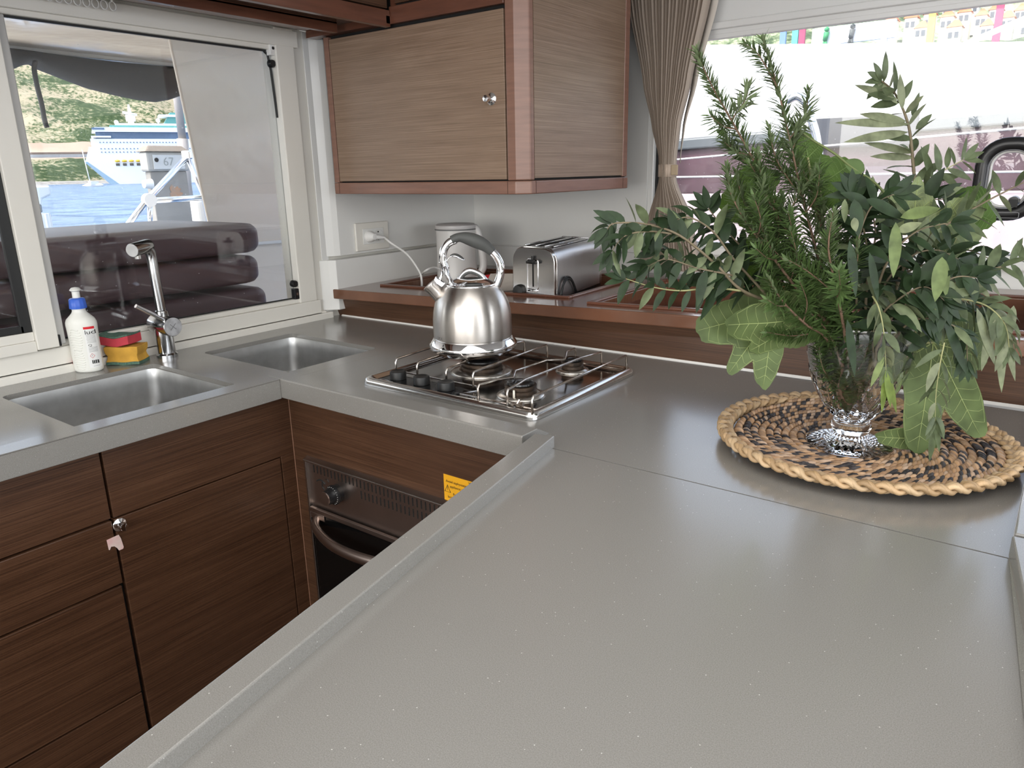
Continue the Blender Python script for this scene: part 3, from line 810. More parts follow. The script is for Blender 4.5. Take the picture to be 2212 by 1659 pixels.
for r in range(20):
    m.f.append((2 * r, 2 * r + 1, 2 * r + 3, 2 * r + 2))
o2 = m.build('lining', M('pale_lining', (0.62, 0.56, 0.49), 0.8), ct, smooth=True)
so = o2.modifiers.new('solid', 'SOLIDIFY'); so.thickness = 0.0012
a, b = edge(zm - 0.015)
m = MB(); cx = (a + b) / 2; zc = zm - 0.012
bw = (b - a) / 2 + 0.004
pts = [(cx + bw * cos(t), 2.268 + 0.030 * sin(t), zc) for t in [2 * pi * i / 28 for i in range(28)]]
for (x, y, z) in pts: m.v += [(x, y, z - 0.019), (x, y, z + 0.019)]
for i in range(28): j = (i + 1) % 28; m.f.append((2 * i, 2 * j, 2 * j + 1, 2 * i + 1))
o = m.build('tieback', M('tieback_cloth', (0.50, 0.40, 0.32), 0.7), ct, smooth=True); so = o.modifiers.new('solid', 'SOLIDIFY'); so.thickness = 0.002
MB().box((cx + bw - 0.006, 2.245, zc - 0.014), (cx + bw + 0.016, 2.252, zc + 0.017)).build('snap_tab', M('tab_cloth', (0.42, 0.33, 0.22), 0.6), ct, bevel=0.002)

# ------------------------------------------------------------------ socket and plug
sk = thing('wall_socket', 'white double wall socket plate left of the white kettle', 'socket', (-1.948, 1.80, 1.17))
X0 = -1.948
a = V((-1.9480, 1.7111, 1.2232)); b = V((-1.9480, 1.8632, 1.1295))
y0, y1, z0, z1 = a.y, b.y, 1.128, 1.222
MB().box((X0, y0, z0), (X0 + 0.009, y1, z1)).build('plate', m_cream, sk, bevel=0.003, bseg=3)
zc = (z0 + z1) / 2
MB().box((X0 + 0.009, y0 + 0.030, zc - 0.026), (X0 + 0.0105, y1 - 0.026, zc + 0.026)).build('insert', m_white, sk, bevel=0.001)
ya, yb_ = y0 + 0.056, y0 + 0.100
for yy in (ya, yb_):
    MB().lathe([(0.0205, 0.0), (0.0205, 0.003), (0.019, 0.003), (0.018, 0.0012), (0, 0.0012)], (X0 + 0.0095, yy, zc), 28, (1, 0, 0)).build('outlet', m_white, sk, smooth='auto')
m = MB()
for dz_ in (0.013, 0.0, -0.013): m.lathe([(0.0028, 0), (0.0028, 0.0006), (0, 0.0006)], (X0 + 0.0108, yb_, zc + dz_), 10, (1, 0, 0))
m.build('pin_holes', m_gap, sk)
ek = thing('electric_kettle', 'white electric kettle standing in the corner of the ledge', 'kettle', (-1.76, 2.10, 1.02))
cp = M('white_plug', (0.78, 0.77, 0.75), 0.35)
MB().lathe([(0.019, 0), (0.0185, 0.010), (0.014, 0.020), (0.010, 0.030), (0, 0.031)], (X0 + 0.0115, ya, zc), 24, (1, 0, 0)).tube([(X0 + 0.030, ya, zc), (X0 + 0.038, ya + 0.02, zc - 0.003), (X0 + 0.040, ya + 0.045, zc - 0.006)], [0.011, 0.008, 0.005], 10).build('plug', cp, ek, smooth='auto')
kz = 0.943
cb_ = spline([(X0 + 0.040, ya + 0.045, zc - 0.006), (-1.8700, 1.8051, 1.1522), (-1.8400, 1.8496, 1.1100), (-1.8100, 1.8715, 1.0533), (-1.8000, 1.8723, 1.0200), (-1.8000, 1.8681, 0.9653)], 8)
MB().tube(cb_, 0.0040, 8).build('power_cable', cp, ek, smooth=True)
cb_ = spline([(-1.9354, 1.9732, 0.9600), (-1.9224, 1.9777, 1.0000), (-1.8000, 1.8910, 1.0501), (-1.7900, 1.9333, 1.0589), (-1.7800, 1.9818, 1.0342)], 8)
MB().tube(cb_, 0.0040, 8).build('power_cable', cp, ek, smooth=True)
kc2 = V((-1.777, 2.036, 1.0))
wp = M('white_kettle_plastic', (0.72, 0.70, 0.68), 0.3, coat=0.2)
z0k = kz
MB().lathe([(0, 0), (0.078, 0), (0.080, 0.006), (0.079, 0.02), (0.0735, 0.06), (0.0705, 0.14), (0.0705, 0.20), (0.0715, 0.225), (0, 0.226)], (kc2.x, kc2.y, 0.960), 44).build('jug', wp, ek, smooth='auto')
MB().lathe([(0, 0), (0.0725, 0), (0.074, 0.003), (0.073, 0.012), (0.066, 0.017), (0, 0.018)], (kc2.x, kc2.y, 1.188), 44).build('lid', M('kettle_lid', (0.60, 0.58, 0.57), 0.3), ek, smooth='auto')
MB().lathe([(0.0728, 0), (0.0745, 0), (0.0745, 0.003), (0.0728, 0.003)], (kc2.x, kc2.y, 1.184), 44).build('lid_seam', M('seam_grey', (0.2, 0.2, 0.2), 0.5), ek)
MB().lathe([(0, 0), (0.082, 0), (0.082, 0.014), (0, 0.014)], (kc2.x, kc2.y, kz), 40).build('power_base', wp, ek, smooth='auto')
hd = [(0.050, 0, 1.188), (0.072, 0, 1.186), (0.084, 0, 1.150), (0.094, 0, 1.09), (0.094, 0, 1.045), (0.070, 0, 1.010)]
dh = V((0.80, 0.60, 0)).normalized()
hp = spline([V((kc2.x, kc2.y, 0)) + dh * a + V((0, 0, c)) for a, b, c in hd], 7)
MB().tube(hp, 0.014, 14, flat=1.0).build('handle', wp, ek, smooth=True)

# ------------------------------------------------------------------ toaster
t_z = 1.018
tt = thing('toaster', 'long brushed steel toaster with black lever and cord', 'toaster', (-1.2, 1.95, t_z))
# toaster frame: corner at front-right bottom, axes
T0 = V((-1.157, 1.741, t_z)); tw = V((-1, 0.115, 0)).normalized(); tl = V((-0.17, 1, 0)).normalized()
TW, TL, TH = 0.162, 0.38, 0.150
def TP(u, v, w_): return T0 + tw * u + tl * v + V((0, 0, w_))
def tprof(inset=0.0, r=0.040):
    a = rrect(inset, 0.012 + 0, TW - inset, TH - inset, r, 8)
    q = []
    for (u, w_) in a: q.append((u, w_))
    # square bottom corners
    return [(TW - inset, 0.006)] + [p for p in a if p[1] > TH / 2][::1] + [(inset, 0.006)]
def tshell(v0, v1, inset=0.0, r=0.040):
    pr = tprof(inset, r); m = MB()
    m.prism([TP(u, v0, w_) for u, w_ in pr], tl * (v1 - v0)); return m
tshell(0.018, TL - 0.018).build('shell', M('toaster_steel', (0.82, 0.82, 0.84), 0.34, 1.0, nscale=9, namt=0.06), tt, weld=True, smooth='auto')
tshell(0.0, 0.018, 0.0).build('front_cap', M('toaster_front', (0.78, 0.75, 0.73), 0.16, 1.0), tt, weld=True, smooth='auto', bevel=0.002)
tshell(TL - 0.018, TL, 0.0).build('rear_cap', m_steel, tt, weld=True, smooth='auto')
tshell(0.0175, 0.0195, -0.0012, 0.041).build('edge_band', m_chrome, tt, weld=True, smooth='auto')
def tb(u0, v0, w0, u1, v1, w1, m=None):
    m = m or MB()
    m.hexa([TP(u0, v0, w0), TP(u1, v0, w0), TP(u1, v1, w0), TP(u0, v1, w0), TP(u0, v0, w1), TP(u1, v0, w1), TP(u1, v1, w1), TP(u0, v1, w1)]); return m
tb(0.004, 0.0, -0.004, TW - 0.004, TL, 0.008).build('base', m_blackg, tt)
m = tb(0.030, 0.05, TH - 0.001, 0.042, TL - 0.06, TH + 0.0008); tb(0.078, 0.05, TH - 0.001, 0.092, TL - 0.06, TH + 0.0008, m); tb(0.122, 0.05, TH - 0.001, 0.134, TL - 0.06, TH + 0.0008, m)
m.build('bread_slots', m_gap, tt)
m = MB()
for u in (0.026, 0.060, 0.096, 0.138): m.tube([TP(u, 0.045, TH + 0.002), TP(u, TL - 0.055, TH + 0.002)], 0.0016, 6)
m.tube([TP(0.026, TL - 0.055, TH + 0.003), TP(0.138, TL - 0.055, TH + 0.003)], 0.0016, 6)
m.build('slot_wires', m_chrome, tt, smooth=True)
tb(0.079, -0.001, 0.038, 0.0835, 0.001, 0.120).build('lever_slot', m_gap, tt)
m = MB(); m.tube([TP(u, -0.0012, w_) for u, w_ in rrect(0.062, 0.030, 0.103, 0.118, 0.008, 4)], 0.0014, 6, closed=True)
m.tube([TP(0.066, -0.002, 0.027), TP(0.099, -0.002, 0.027)], 0.003, 8)
m.build('slot_frame', m_chrome, tt, smooth=True)
m = tb(0.062, -0.016, 0.106, 0.100, -0.002, 0.114); tb(0.070, -0.018, 0.108, 0.092, -0.002, 0.117, m); tb(0.077, -0.010, 0.112, 0.083, -0.001, 0.128, m)
m.build('lever', m_black, tt, bevel=0.002)
MB().lathe([(0.019, 0), (0.019, 0.006), (0.016, 0.014), (0, 0.015)], TP(0.135, 0, 0.022), 28, -tl).build('browning_dial', m_black, tt, smooth='auto')
m = tb(0.014, -0.002, 0.009, 0.108, 0.0, 0.020); m.build('button_strip', m_blackg, tt)
for u in (0.030, 0.056, 0.082): tb(u, -0.006, 0.0105, u + 0.014, -0.001, 0.0155).build('button', m_chrome, tt, bevel=0.001)
for dv in (0.0, 0.006):
    cd = [TP(-0.004, 0.030 + dv, -0.02), TP(-0.006, 0.034 + dv, 0.022), TP(-0.008, 0.055, 0.050 + dv), TP(-0.008, 0.082, 0.058 + dv), TP(-0.007, 0.115, 0.045 + dv * 0.6), TP(-0.006, 0.140 + dv, 0.015), TP(-0.004, 0.150 + dv, -0.01)]
    MB().tube(spline(cd, 6), 0.0030, 8).build('cord', m_black, tt, smooth=True)

# ribbed napkin stack and red packet behind the kettle
nb = thing('ribbed_mat', 'pale ribbed folded mat standing between kettle and toaster', 'mat', (-1.42, 1.9, 0.95))
m = MB(); n_ = 26
c0 = V((-1.5284, 1.8672, 1.0000)); c1 = V((-1.4577, 1.9633, 1.0000)); c2 = V((-1.4597, 2.0200, 1.0469)); c3 = V((-1.6091, 2.0200, 1.0373))
for i in range(n_ + 1):
    t = i / n_
    for j in range(2):
        p = c0.lerp(c3, t) if j == 0 else c1.lerp(c2, t)
        m.v.append(tuple(p + V((0, 0, 0.004 * (i % 2)))))
for i in range(n_):
    m.f.append((2 * i, 2 * i + 1, 2 * i + 3, 2 * i + 2))
o = m.build('mat_sheet', M('ribbed_cloth', (0.62, 0.56, 0.50), 0.7), nb); so = o.modifiers.new('solid', 'SOLIDIFY'); so.thickness = 0.012; so.offset = -1
rp = thing('red_packet', 'small red packet behind the steel kettle handle', 'packet', (-1.5, 2.1, 1.0))
p_ = V((-1.6729, 2.1000, 1.0238))
MB().hexa([p_ + V((-0.02, -0.02, -0.03)), p_ + V((0.028, -0.02, -0.03)), p_ + V((0.028, 0.03, -0.03)), p_ + V((-0.02, 0.03, -0.03)), p_ + V((-0.02, -0.02, -0.004)), p_ + V((0.026, -0.02, 0.004)), p_ + V((0.026, 0.03, 0.004)), p_ + V((-0.02, 0.03, -0.004))]).build('wrapper', M('red_wrapper', (0.6, 0.02, 0.03), 0.4), rp, bevel=0.002)


# ------------------------------------------------------------------ gas hob
hb = thing('gas_hob', 'steel three-burner gas hob with wire pan rails set in the worktop', 'hob', (-1.01, 1.29, 0.92))
hx0, hx1, hy0, hy1 = -1.252, -0.770, 1.086, 1.500
m = MB()
rings = [(0.0, 0.9205, 0.02), (0.0, 0.928, 0.02), (0.003, 0.9345, 0.018), (0.008, 0.9370, 0.016), (0.014, 0.9360, 0.014), (0.020, 0.9300, 0.012), (0.024, 0.9285, 0.012)]
for d, z, r in rings:
    q = rrect(hx0 + d, hy0 + d, hx1 - d, hy1 - d, r, 6); n_ = len(q); m.v += [(a, b, z) for a, b in q]
for k in range(len(rings) - 1):
    for i in range(n_):
        a = k * n_ + i; b = k * n_ + (i + 1) % n_; m.f.append((a, b, b + n_, a + n_))
m.build('rim', M('hob_rim_steel', (0.75, 0.74, 0.72), 0.16, 1.0), hb, smooth=True)
q = rrect(hx0 + 0.023, hy0 + 0.023, hx1 - 0.023, hy1 - 0.023, 0.012, 6)
m = MB(); m.v = [(a, b, 0.9287) for a, b in q]; m.f = [tuple(range(len(q)))]
m.build('tray', m_hobtop, hb)
MB().prism([(hx0 + 0.024, hy0 + 0.020, 0.929), (-1.000, hy0 + 0.020, 0.929), (-0.986, hy0 + 0.045, 0.929), (-1.010, hy0 + 0.078, 0.929), (hx0 + 0.024, hy0 + 0.078, 0.929)], (0, 0, 0.0012)).build('control_panel', M('hob_panel_black', (0.012, 0.012, 0.012), 0.2), hb)
for (kx, ky) in ((-1.185, 1.139), (-1.110, 1.137), (-1.035, 1.134)):
    MB().lathe([(0, 0), (0.0185, 0), (0.0185, 0.014), (0.0175, 0.0175), (0.015, 0.0185), (0.010, 0.0165), (0, 0.016)], (kx, ky, 0.931), 32).build('knob', m_black, hb, smooth='auto')
m_sym = M('print_white', (0.75, 0.75, 0.73), 0.5)
for (kx, ky) in ((-1.185, 1.139), (-1.110, 1.137), (-1.035, 1.134)):
    m = MB()
    m.box((kx - 0.008, ky - 0.0265, 0.9303), (kx + 0.008, ky - 0.0245, 0.9306))
    m.build('knob_print', m_sym, hb)
m = MB()
lcx, lcy = -1.205, 1.113
m.tube([(lcx + 0.014 * cos(a), lcy + 0.005 * sin(a), 0.9305) for a in [2 * pi * i / 24 for i in range(24)]], 0.0006, 4, closed=True)
lg_ = m.build('maker_badge', M('badge', (0.6, 0.6, 0.6), 0.3, 1.0), hb)
MB().tube([(lcx + 0.010 * cos(a), lcy + 0.0028 * sin(a), 0.9305) for a in [2 * pi * i / 20 for i in range(20)]], 0.0005, 4, closed=True).build('badge_inner', lg_.data.materials[0], hb)
MB().lathe([(0, 0), (0.008, 0), (0.007, 0.003), (0, 0.0035)], (-0.997, 1.120, 0.930), 16).build('ignition_button', m_black, hb, smooth=True)

def burner(x, y, r):
    m = MB().lathe([(r * 1.55, 0), (r * 1.45, 0.004), (r * 1.2, 0.006), (r * 1.08, 0.008), (r * 1.05, 0.004)], (x, y, 0.9288), 40)
    b = m.build('burner_dish', M('dish_steel', (0.72, 0.68, 0.62), 0.25, 1.0, nscale=20, namt=0.3), hb, smooth=True)
    mb_ = MB().lathe([(0, 0), (r, 0), (r, 0.009), (r * 0.92, 0.011), (r * 0.92, 0.014), (r * 1.0, 0.015), (r * 1.0, 0.019), (0, 0.020)], (x, y, 0.934), 40, mod=lambda i, a: 1.0 if i not in (3, 4) else 1 - 0.05 * (0.5 + 0.5 * cos(24 * a)))
    mb_.build('burner_ring', M('burner_soot', (0.030, 0.024, 0.020), 0.45, 0.6, nscale=60, ncol=(0.09, 0.06, 0.04)), hb, smooth='auto')
    MB().lathe([(0, 0), (r * 0.82, 0), (r * 0.86, 0.002), (r * 0.84, 0.005), (r * 0.7, 0.0065), (0, 0.007)], (x, y, 0.9535), 36).build('burner_cap', M('burner_enamel', (0.012, 0.012, 0.012), 0.15), hb, smooth='auto')
burner(-1.070, 1.300, 0.048); burner(-0.878, 1.192, 0.034); burner(-0.893, 1.418, 0.026)
MB().lathe([(0, 0), (0.0025, 0), (0.0022, 0.016), (0, 0.017)], (-0.868, 1.155, 0.934), 10).build('igniter', M('ceramic', (0.8, 0.75, 0.65), 0.4), hb, smooth=True)
GZ = 0.968
m_wire = M('rail_wire', (0.72, 0.69, 0.65), 0.20, 1.0, nscale=45, ncol=(0.34, 0.26, 0.20))
def rail(pts):
    f, b = V(pts[0]), V(pts[-1])
    P = [V((f.x, f.y - 0.004, 0.934)), V((f.x, f.y - 0.004, GZ - 0.006))] + [V(p) for p in pts] + [V((b.x, b.y + 0.004, GZ - 0.006)), V((b.x, b.y + 0.004, 0.934))]
    MB().tube(P, 0.0026, 8).build('pan_rail', m_wire, hb, smooth=True)
rail([(-1.2138, 1.1658, 0.9680), (-1.232, 1.44, GZ)])
rail([(-1.1474, 1.1673, 0.9680), (-1.160, 1.46, GZ)])
rail([(-1.0555, 1.1630, 0.9680), (-1.058, 1.235, GZ)][:1] + [(-1.062, 1.24, GZ), (-1.10, 1.30, GZ), (-1.09, 1.40, GZ), (-1.07, 1.468, GZ)])
rail([(-0.9882, 1.1738, 0.9680), (-0.9997, 1.4666, 0.9680)])
rail([(-0.9153, 1.1017, 0.9680), (-0.9070, 1.1520, 0.9680), (-0.8890, 1.1805, 0.9680), (-0.9180, 1.2278, 0.9680), (-0.9139, 1.3403, 0.9680), (-0.8809, 1.3662, 0.9680), (-0.9182, 1.4321, 0.9680), (-0.9200, 1.4700, 0.9680)])
rail([(-0.8460, 1.1076, 0.9680), (-0.8534, 1.1578, 0.9680), (-0.8596, 1.1826, 0.9680), (-0.8594, 1.3951, 0.9680), (-0.8478, 1.4709, 0.9680)])
rail([(-0.7779, 1.0963, 0.9680), (-0.7835, 1.4740, 0.9680)])
bf = [(-0.785, 1.115), (-0.978, 1.115), (-0.962, 1.150), (-0.985, 1.178), (-1.232, 1.178), (-1.232, 1.477), (-0.785, 1.477)]
MB().tube([(a, b, 0.9345) for a, b in bf], 0.0024, 8, closed=True).build('base_wire', m_wire, hb, smooth=True)
MB().tube([(a + 0.004, b + (0.006 if b < 1.3 else -0.006), 0.9345) for a, b in ((-0.79, 1.477), (-1.23, 1.477))], 0.0024, 8).build('base_wire', m_wire, hb)
m = MB().lathe([(0.0055, 0), (0.0055, 0.006)], (-0.838, 1.110, 0.938), 12, (1, 0, 0)).lathe([(0.0055, 0), (0.0055, 0.006)], (-0.820, 1.112, 0.940), 12, (1, 0, 0))
m.tube([(-0.845, 1.108, 0.940), (-0.812, 1.108, 0.940)], 0.003, 8).tube([(-0.826, 1.108, 0.940), (-0.822, 1.112, 0.950)], 0.0025, 8)
m.build('rail_clamp', m_wire, hb, smooth='auto')

# ------------------------------------------------------------------ whistling kettle
kt = thing('whistling_kettle', 'brushed steel whistling kettle with grey grip standing on the hob', 'kettle', (-1.105, 1.313, 0.971))
kx, ky = -1.105, 1.313
MB().lathe([(0, 0), (0.088, 0), (0.090, 0.002), (0.101, 0.010), (0.104, 0.013), (0.104, 0.021), (0.103, 0.024), (0.0945, 0.034), (0.0925, 0.036)], (kx, ky, 0.971), 72).build('base_ring', m_chrome, kt, smooth='auto', angle=50)
MB().lathe([(0.0915, 0.034), (0.0925, 0.040), (0.0930, 0.060), (0.0925, 0.082), (0.0905, 0.100), (0.0865, 0.117), (0.081, 0.130), (0.073, 0.143), (0.064, 0.153), (0.0575, 0.158), (0.0565, 0.159)], (kx, ky, 0.971), 72).build('body', m_steelk, kt, smooth=True)
MB().lathe([(0.0575, 0.156), (0.0585, 0.1585), (0.0575, 0.161), (0.054, 0.162), (0.050, 0.165), (0.035, 0.172), (0.015, 0.1755), (0, 0.176)], (kx, ky, 0.971), 60).build('lid', m_chrome, kt, smooth=True)
m_grip = M('grey_rubber_grip', (0.075, 0.078, 0.075), 0.55)
lp = spline([(-1.1304, 1.2938, 1.1327), (-1.1247, 1.2981, 1.1476), (-1.1158, 1.3048, 1.1591), (-1.1046, 1.3133, 1.1631), (-1.0903, 1.3241, 1.1563), (-1.0803, 1.3317, 1.1443), (-1.0721, 1.3379, 1.1290)], 6)
MB().tube(lp, 0.0085, 12, flat=0.6, up=(0, 0, 1)).build('lid_handle', m_chrome, kt, smooth=True)
lp2 = [p + V((0.0, 0.0, -0.004)) for p in lp[4:-4]]
MB().tube(lp2, 0.0088, 12, flat=0.6, up=(0, 0, 1)).build('lid_grip', m_grip, kt, smooth=True)
nv = V((0.603, -0.798, 0))
hR = spline([(-1.0656, 1.3427, 1.1094), (-1.0584, 1.3482, 1.1244), (-1.0511, 1.3537, 1.1478), (-1.0498, 1.3547, 1.1713), (-1.0562, 1.3498, 1.1905), (-1.0669, 1.3418, 1.2066)], 6)
hL = spline([(-1.1306, 1.2937, 1.2323), (-1.1444, 1.2833, 1.2243), (-1.1534, 1.2764, 1.2077), (-1.1550, 1.2752, 1.1867), (-1.1507, 1.2785, 1.1653), (-1.1424, 1.2848, 1.1330)], 6)
MB().tube(hR, [0.0085] * 6 + [0.0098] * (len(hR) - 6), 14, flat=0.9, up=nv).build('handle_arm', m_chrome, kt, smooth=True)
MB().tube(hL[:-6], [0.0092] * (len(hL) - 6), 14, flat=0.9, up=nv).build('handle_arm', m_chrome, kt, smooth=True)
for s_ in (-1, 1):
    MB().tube([hL[-9] + nv * 0.007 * s_, V((-1.1485, 1.2801, 1.1546)) + nv * 0.010 * s_, V((-1.1377, 1.2883, 1.1188)) + nv * 0.012 * s_], 0.0050, 8).build('handle_bracket', m_chrome, kt, smooth=True)
    MB().tube([hR[3] + nv * 0.008 * s_, V((-1.0684, 1.3407, 1.1008)) + nv * 0.011 * s_], 0.0052, 8).build('handle_bracket', m_chrome, kt, smooth=True)
MB().lathe([(0, 0), (0.0042, 0), (0.0035, 0.003), (0, 0.004)], V((-1.0622, 1.3454, 1.1104)) + nv * 0.010, 14, nv).build('rivet', m_chrome, kt, smooth=True)
MB().lathe([(0, 0), (0.0035, 0), (0.003, 0.003), (0, 0.004)], V((-1.1603, 1.2712, 1.1815)), 12, (-0.8, -0.6, 0)).build('rivet', m_chrome, kt, smooth=True)
gp = spline([(-1.0636, 1.3442, 1.2023), (-1.0769, 1.3343, 1.2174), (-1.0935, 1.3217, 1.2282), (-1.1119, 1.3078, 1.2360), (-1.1253, 1.2976, 1.2374), (-1.1373, 1.2886, 1.2314)], 6)
gr = []
for i in range(len(gp)):
    t = i / (len(gp) - 1); gr.append(0.0102 + 0.0055 * sin(pi * min(1, t * 1.25)) ** 1.5 if t < 0.8 else 0.0102)
MB().tube(gp, gr, 16, up=nv).build('grip', m_grip, kt, smooth=True)
sp0, sp1 = V((-1.1459, 1.2821, 1.0809)), V((-1.1827, 1.2543, 1.1329))
sa = (sp1 - sp0).normalized()
MB().lathe([(0.019, 0), (0.0175, (sp1 - sp0).length - 0.010), (0.0190, (sp1 - sp0).length - 0.008), (0.0190, (sp1 - sp0).length - 0.001), (0.016, (sp1 - sp0).length), (0, (sp1 - sp0).length + 0.001)], sp0, 32, sa).build('spout', m_steelk, kt, smooth='auto')
m = MB()
for s_ in (-1, 1):
    m.prism([V((-1.1701, 1.2638, 1.1487)) + nv * 0.008 * s_, V((-1.1730, 1.2616, 1.1391)) + nv * 0.008 * s_, V((-1.1589, 1.2723, 1.1269)) + nv * 0.008 * s_, V((-1.1535, 1.2763, 1.1332)) + nv * 0.008 * s_], nv * 0.002)
m.tube([V((-1.1703, 1.2637, 1.1434)) - nv * 0.011, V((-1.1703, 1.2637, 1.1434)) + nv * 0.011], 0.0022, 8).tube([V((-1.1629, 1.2693, 1.1356)) - nv * 0.011, V((-1.1629, 1.2693, 1.1356)) + nv * 0.011], 0.0022, 8)
m.tube([(-1.1588, 1.2723, 1.1751), (-1.1579, 1.2730, 1.1548), (-1.1636, 1.2687, 1.1400)], 0.0028, 8)
m.build('whistle_linkage', m_chrome, kt, smooth='auto')
tr_ = spline([(-1.1511, 1.2782, 1.1781), (-1.1455, 1.2824, 1.1907), (-1.1368, 1.2890, 1.1968), (-1.1267, 1.2966, 1.1944), (-1.1159, 1.3048, 1.1857)], 6)
trr = [0.003 + 0.0080 * max(0, sin(pi * (i / (len(tr_) - 1) - 0.35) / 0.67)) if i / (len(tr_) - 1) > 0.35 else 0.003 for i in range(len(tr_))]
MB().tube(tr_, trr, 12, flat=0.35, up=(0.15, 0, 1)).build('whistle_trigger', m_chrome, kt, smooth=True)
MB().tube([p + V((0, 0, 0.0018)) for p in tr_[9:-1]], [r * 0.85 for r in trr[9:-1]], 12, flat=0.3, up=(0.15, 0, 1)).build('trigger_pad', m_grip, kt, smooth=True)
def kwrap(x, y):
    a = -2.62 + x / 0.0935
    return V((kx + 0.0938 * cos(a), ky + 0.0938 * sin(a), 1.010 + y))
text('engraved_name', '\u00dcKA', 0.010, (0, 0, 0), (1, 0, 0), (0, 0, 1), M('engraving', (0.10, 0.09, 0.08), 0.5), kt, wrap=lambda x, y: V((kx + 0.0938 * cos(-1.93 + x / 0.0935), ky + 0.0938 * sin(-1.93 + x / 0.0935), 1.012 + y)))

# ------------------------------------------------------------------ tap
fx, fyy = -1.900, 0.984
tp = thing('kitchen_tap', 'chrome single-lever tap between the two sinks', 'tap', (fx, fyy, 0.92))
m_tap = M('worn_chrome', (0.60, 0.60, 0.60), 0.16, 1.0, nscale=30, namt=0.25, rvar=0.06)
MB().lathe([(0, 0), (0.027, 0), (0.027, 0.008), (0.0245, 0.010), (0.0225, 0.012), (0.0225, 0.095), (0, 0.096)], (fx, fyy, 0.920), 40).build('base', m_tap, tp, smooth='auto')
c0 = V((-1.9450, 0.9812, 1.0011)); c1 = V((-1.8450, 0.9811, 1.0093)); c0 = V((-1.945, fyy, 1.008)); 
ca = V((1, -0.02, 0)).normalized()
dz0 = V((-1.8520, 0.9859, 1.0065))
cb0 = V((-1.940, dz0.y, dz0.z))
MB().lathe([(0, 0), (0.024, 0), (0.0255, 0.0015), (0.0255, 0.086), (0.0240, 0.088), (0, 0.088)], cb0, 40, (1, 0, 0)).build('mixer_body', m_tap, tp, smooth='auto')
MB().lathe([(0, 0), (0.0243, 0), (0.0240, 0.0006), (0, 0.0006)], cb0 + V((0.0876, 0, 0)), 36, (1, 0, 0)).build('mixer_cap', M('scuffed_cap', (0.78, 0.78, 0.80), 0.5, 1.0, nscale=60, namt=0.35), tp, smooth='auto')
m = MB()
for s_ in (-1, 1):
    for j in range(9):
        t = (j - 4) / 4
        c = cb0 + V((0.0885, 0.007 * t, 0.007 * t * s_)); m.box(c - V((0.0004, 0.0008, 0.0008)), c + V((0.0003, 0.0008, 0.0008)))
m.build('cross_mark', M('mark_dark', (0.10, 0.10, 0.10), 0.4), tp)
MB().lathe([(0.0135, -0.01), (0.0165, 0.004), (0.0155, 0.018), (0.0135, 0.020)], (cb0.x + 0.040, cb0.y, cb0.z + 0.020), 28).build('collar', m_tap, tp, smooth='auto')
pipe0 = V((cb0.x + 0.040, cb0.y, cb0.z + 0.02))
top = V((-1.9022, 0.9821, 1.1976)); top = V((pipe0.x - 0.003, pipe0.y - 0.004, 1.196))
hd0 = V((top.x, top.y - 0.008, 1.214)); hd1 = V((-1.8720, 0.9206, 1.2094))
MB().tube(spline([pipe0, pipe0.lerp(top, 0.6), top, hd0 + (hd1 - hd0).normalized() * 0.010], 6), [0.0125] * 12 + [0.0135] * 7, 24).build('spout_pipe', m_tap, tp, smooth=True)
ha = (hd1 - hd0).normalized(); hl = (hd1 - hd0).length
MB().lathe([(0, -0.012), (0.0160, -0.010), (0.0170, -0.006), (0.0170, hl - 0.002), (0.0160, hl), (0, hl)], hd0, 36, ha).build('spout_head', m_tap, tp, smooth='auto')
MB().lathe([(0, 0), (0.0085, 0), (0.0085, 0.010), (0, 0.010)], hd0 + ha * (hl - 0.018) + V((0, 0, -0.024)), 20).build('aerator', m_chrome, tp, smooth='auto')
lv0 = cb0 + V((0.076, -0.010, 0.016)); lv1 = V((-1.8600, 0.9017, 1.0738))
MB().tube([lv0, lv1], 0.0050, 16).build('lever', m_chrome, tp, smooth='auto')

# ------------------------------------------------------------------ dish soap bottle
bx, by = -1.932, 0.797
bo = thing('dish_soap_bottle', 'white plastic dish soap bottle with blue cap beside the sponges', 'bottle', (bx, by, 0.92))
m_bw = M('soap_bottle_white', (0.76, 0.76, 0.71), 0.38, spec=0.4)
# oval body, long axis in screen plane
ux = V((0.80, 0.60, 0)).normalized(); uy = V((-0.60, 0.80, 0)).normalized()
prof = [(0.0, 0.0), (0.030, 0.0), (0.0335, 0.003), (0.0345, 0.008), (0.0350, 0.03), (0.0352, 0.085), (0.0365, 0.118), (0.0360, 0.124), (0.0325, 0.132), (0.024, 0.140), (0.0172, 0.147), (0.0150, 0.152), (0.0150, 0.165), (0, 0.165)]
m = MB(); sg = 44
def bpt(r, a, z):
    k = 0.78 if z < 0.13 else 0.78 + 0.22 * min(1, (z - 0.13) / 0.016)
    lean = 0.0
    rr = r
    # grip waves on the visible face
    return V((bx, by, 0.92 + z)) + ux * (rr * cos(a)) + uy * (rr * k * sin(a))
for r, z in prof:
    for k in range(sg): m.v.append(tuple(bpt(r, 2 * pi * k / sg, z)))
for i in range(len(prof) - 1):
    for k in range(sg):
        a = i * sg + k; b = i * sg + (k + 1) % sg; m.f.append((a, b, b + sg, a + sg))
m.build('body', m_bw, bo, smooth='auto', angle=50)
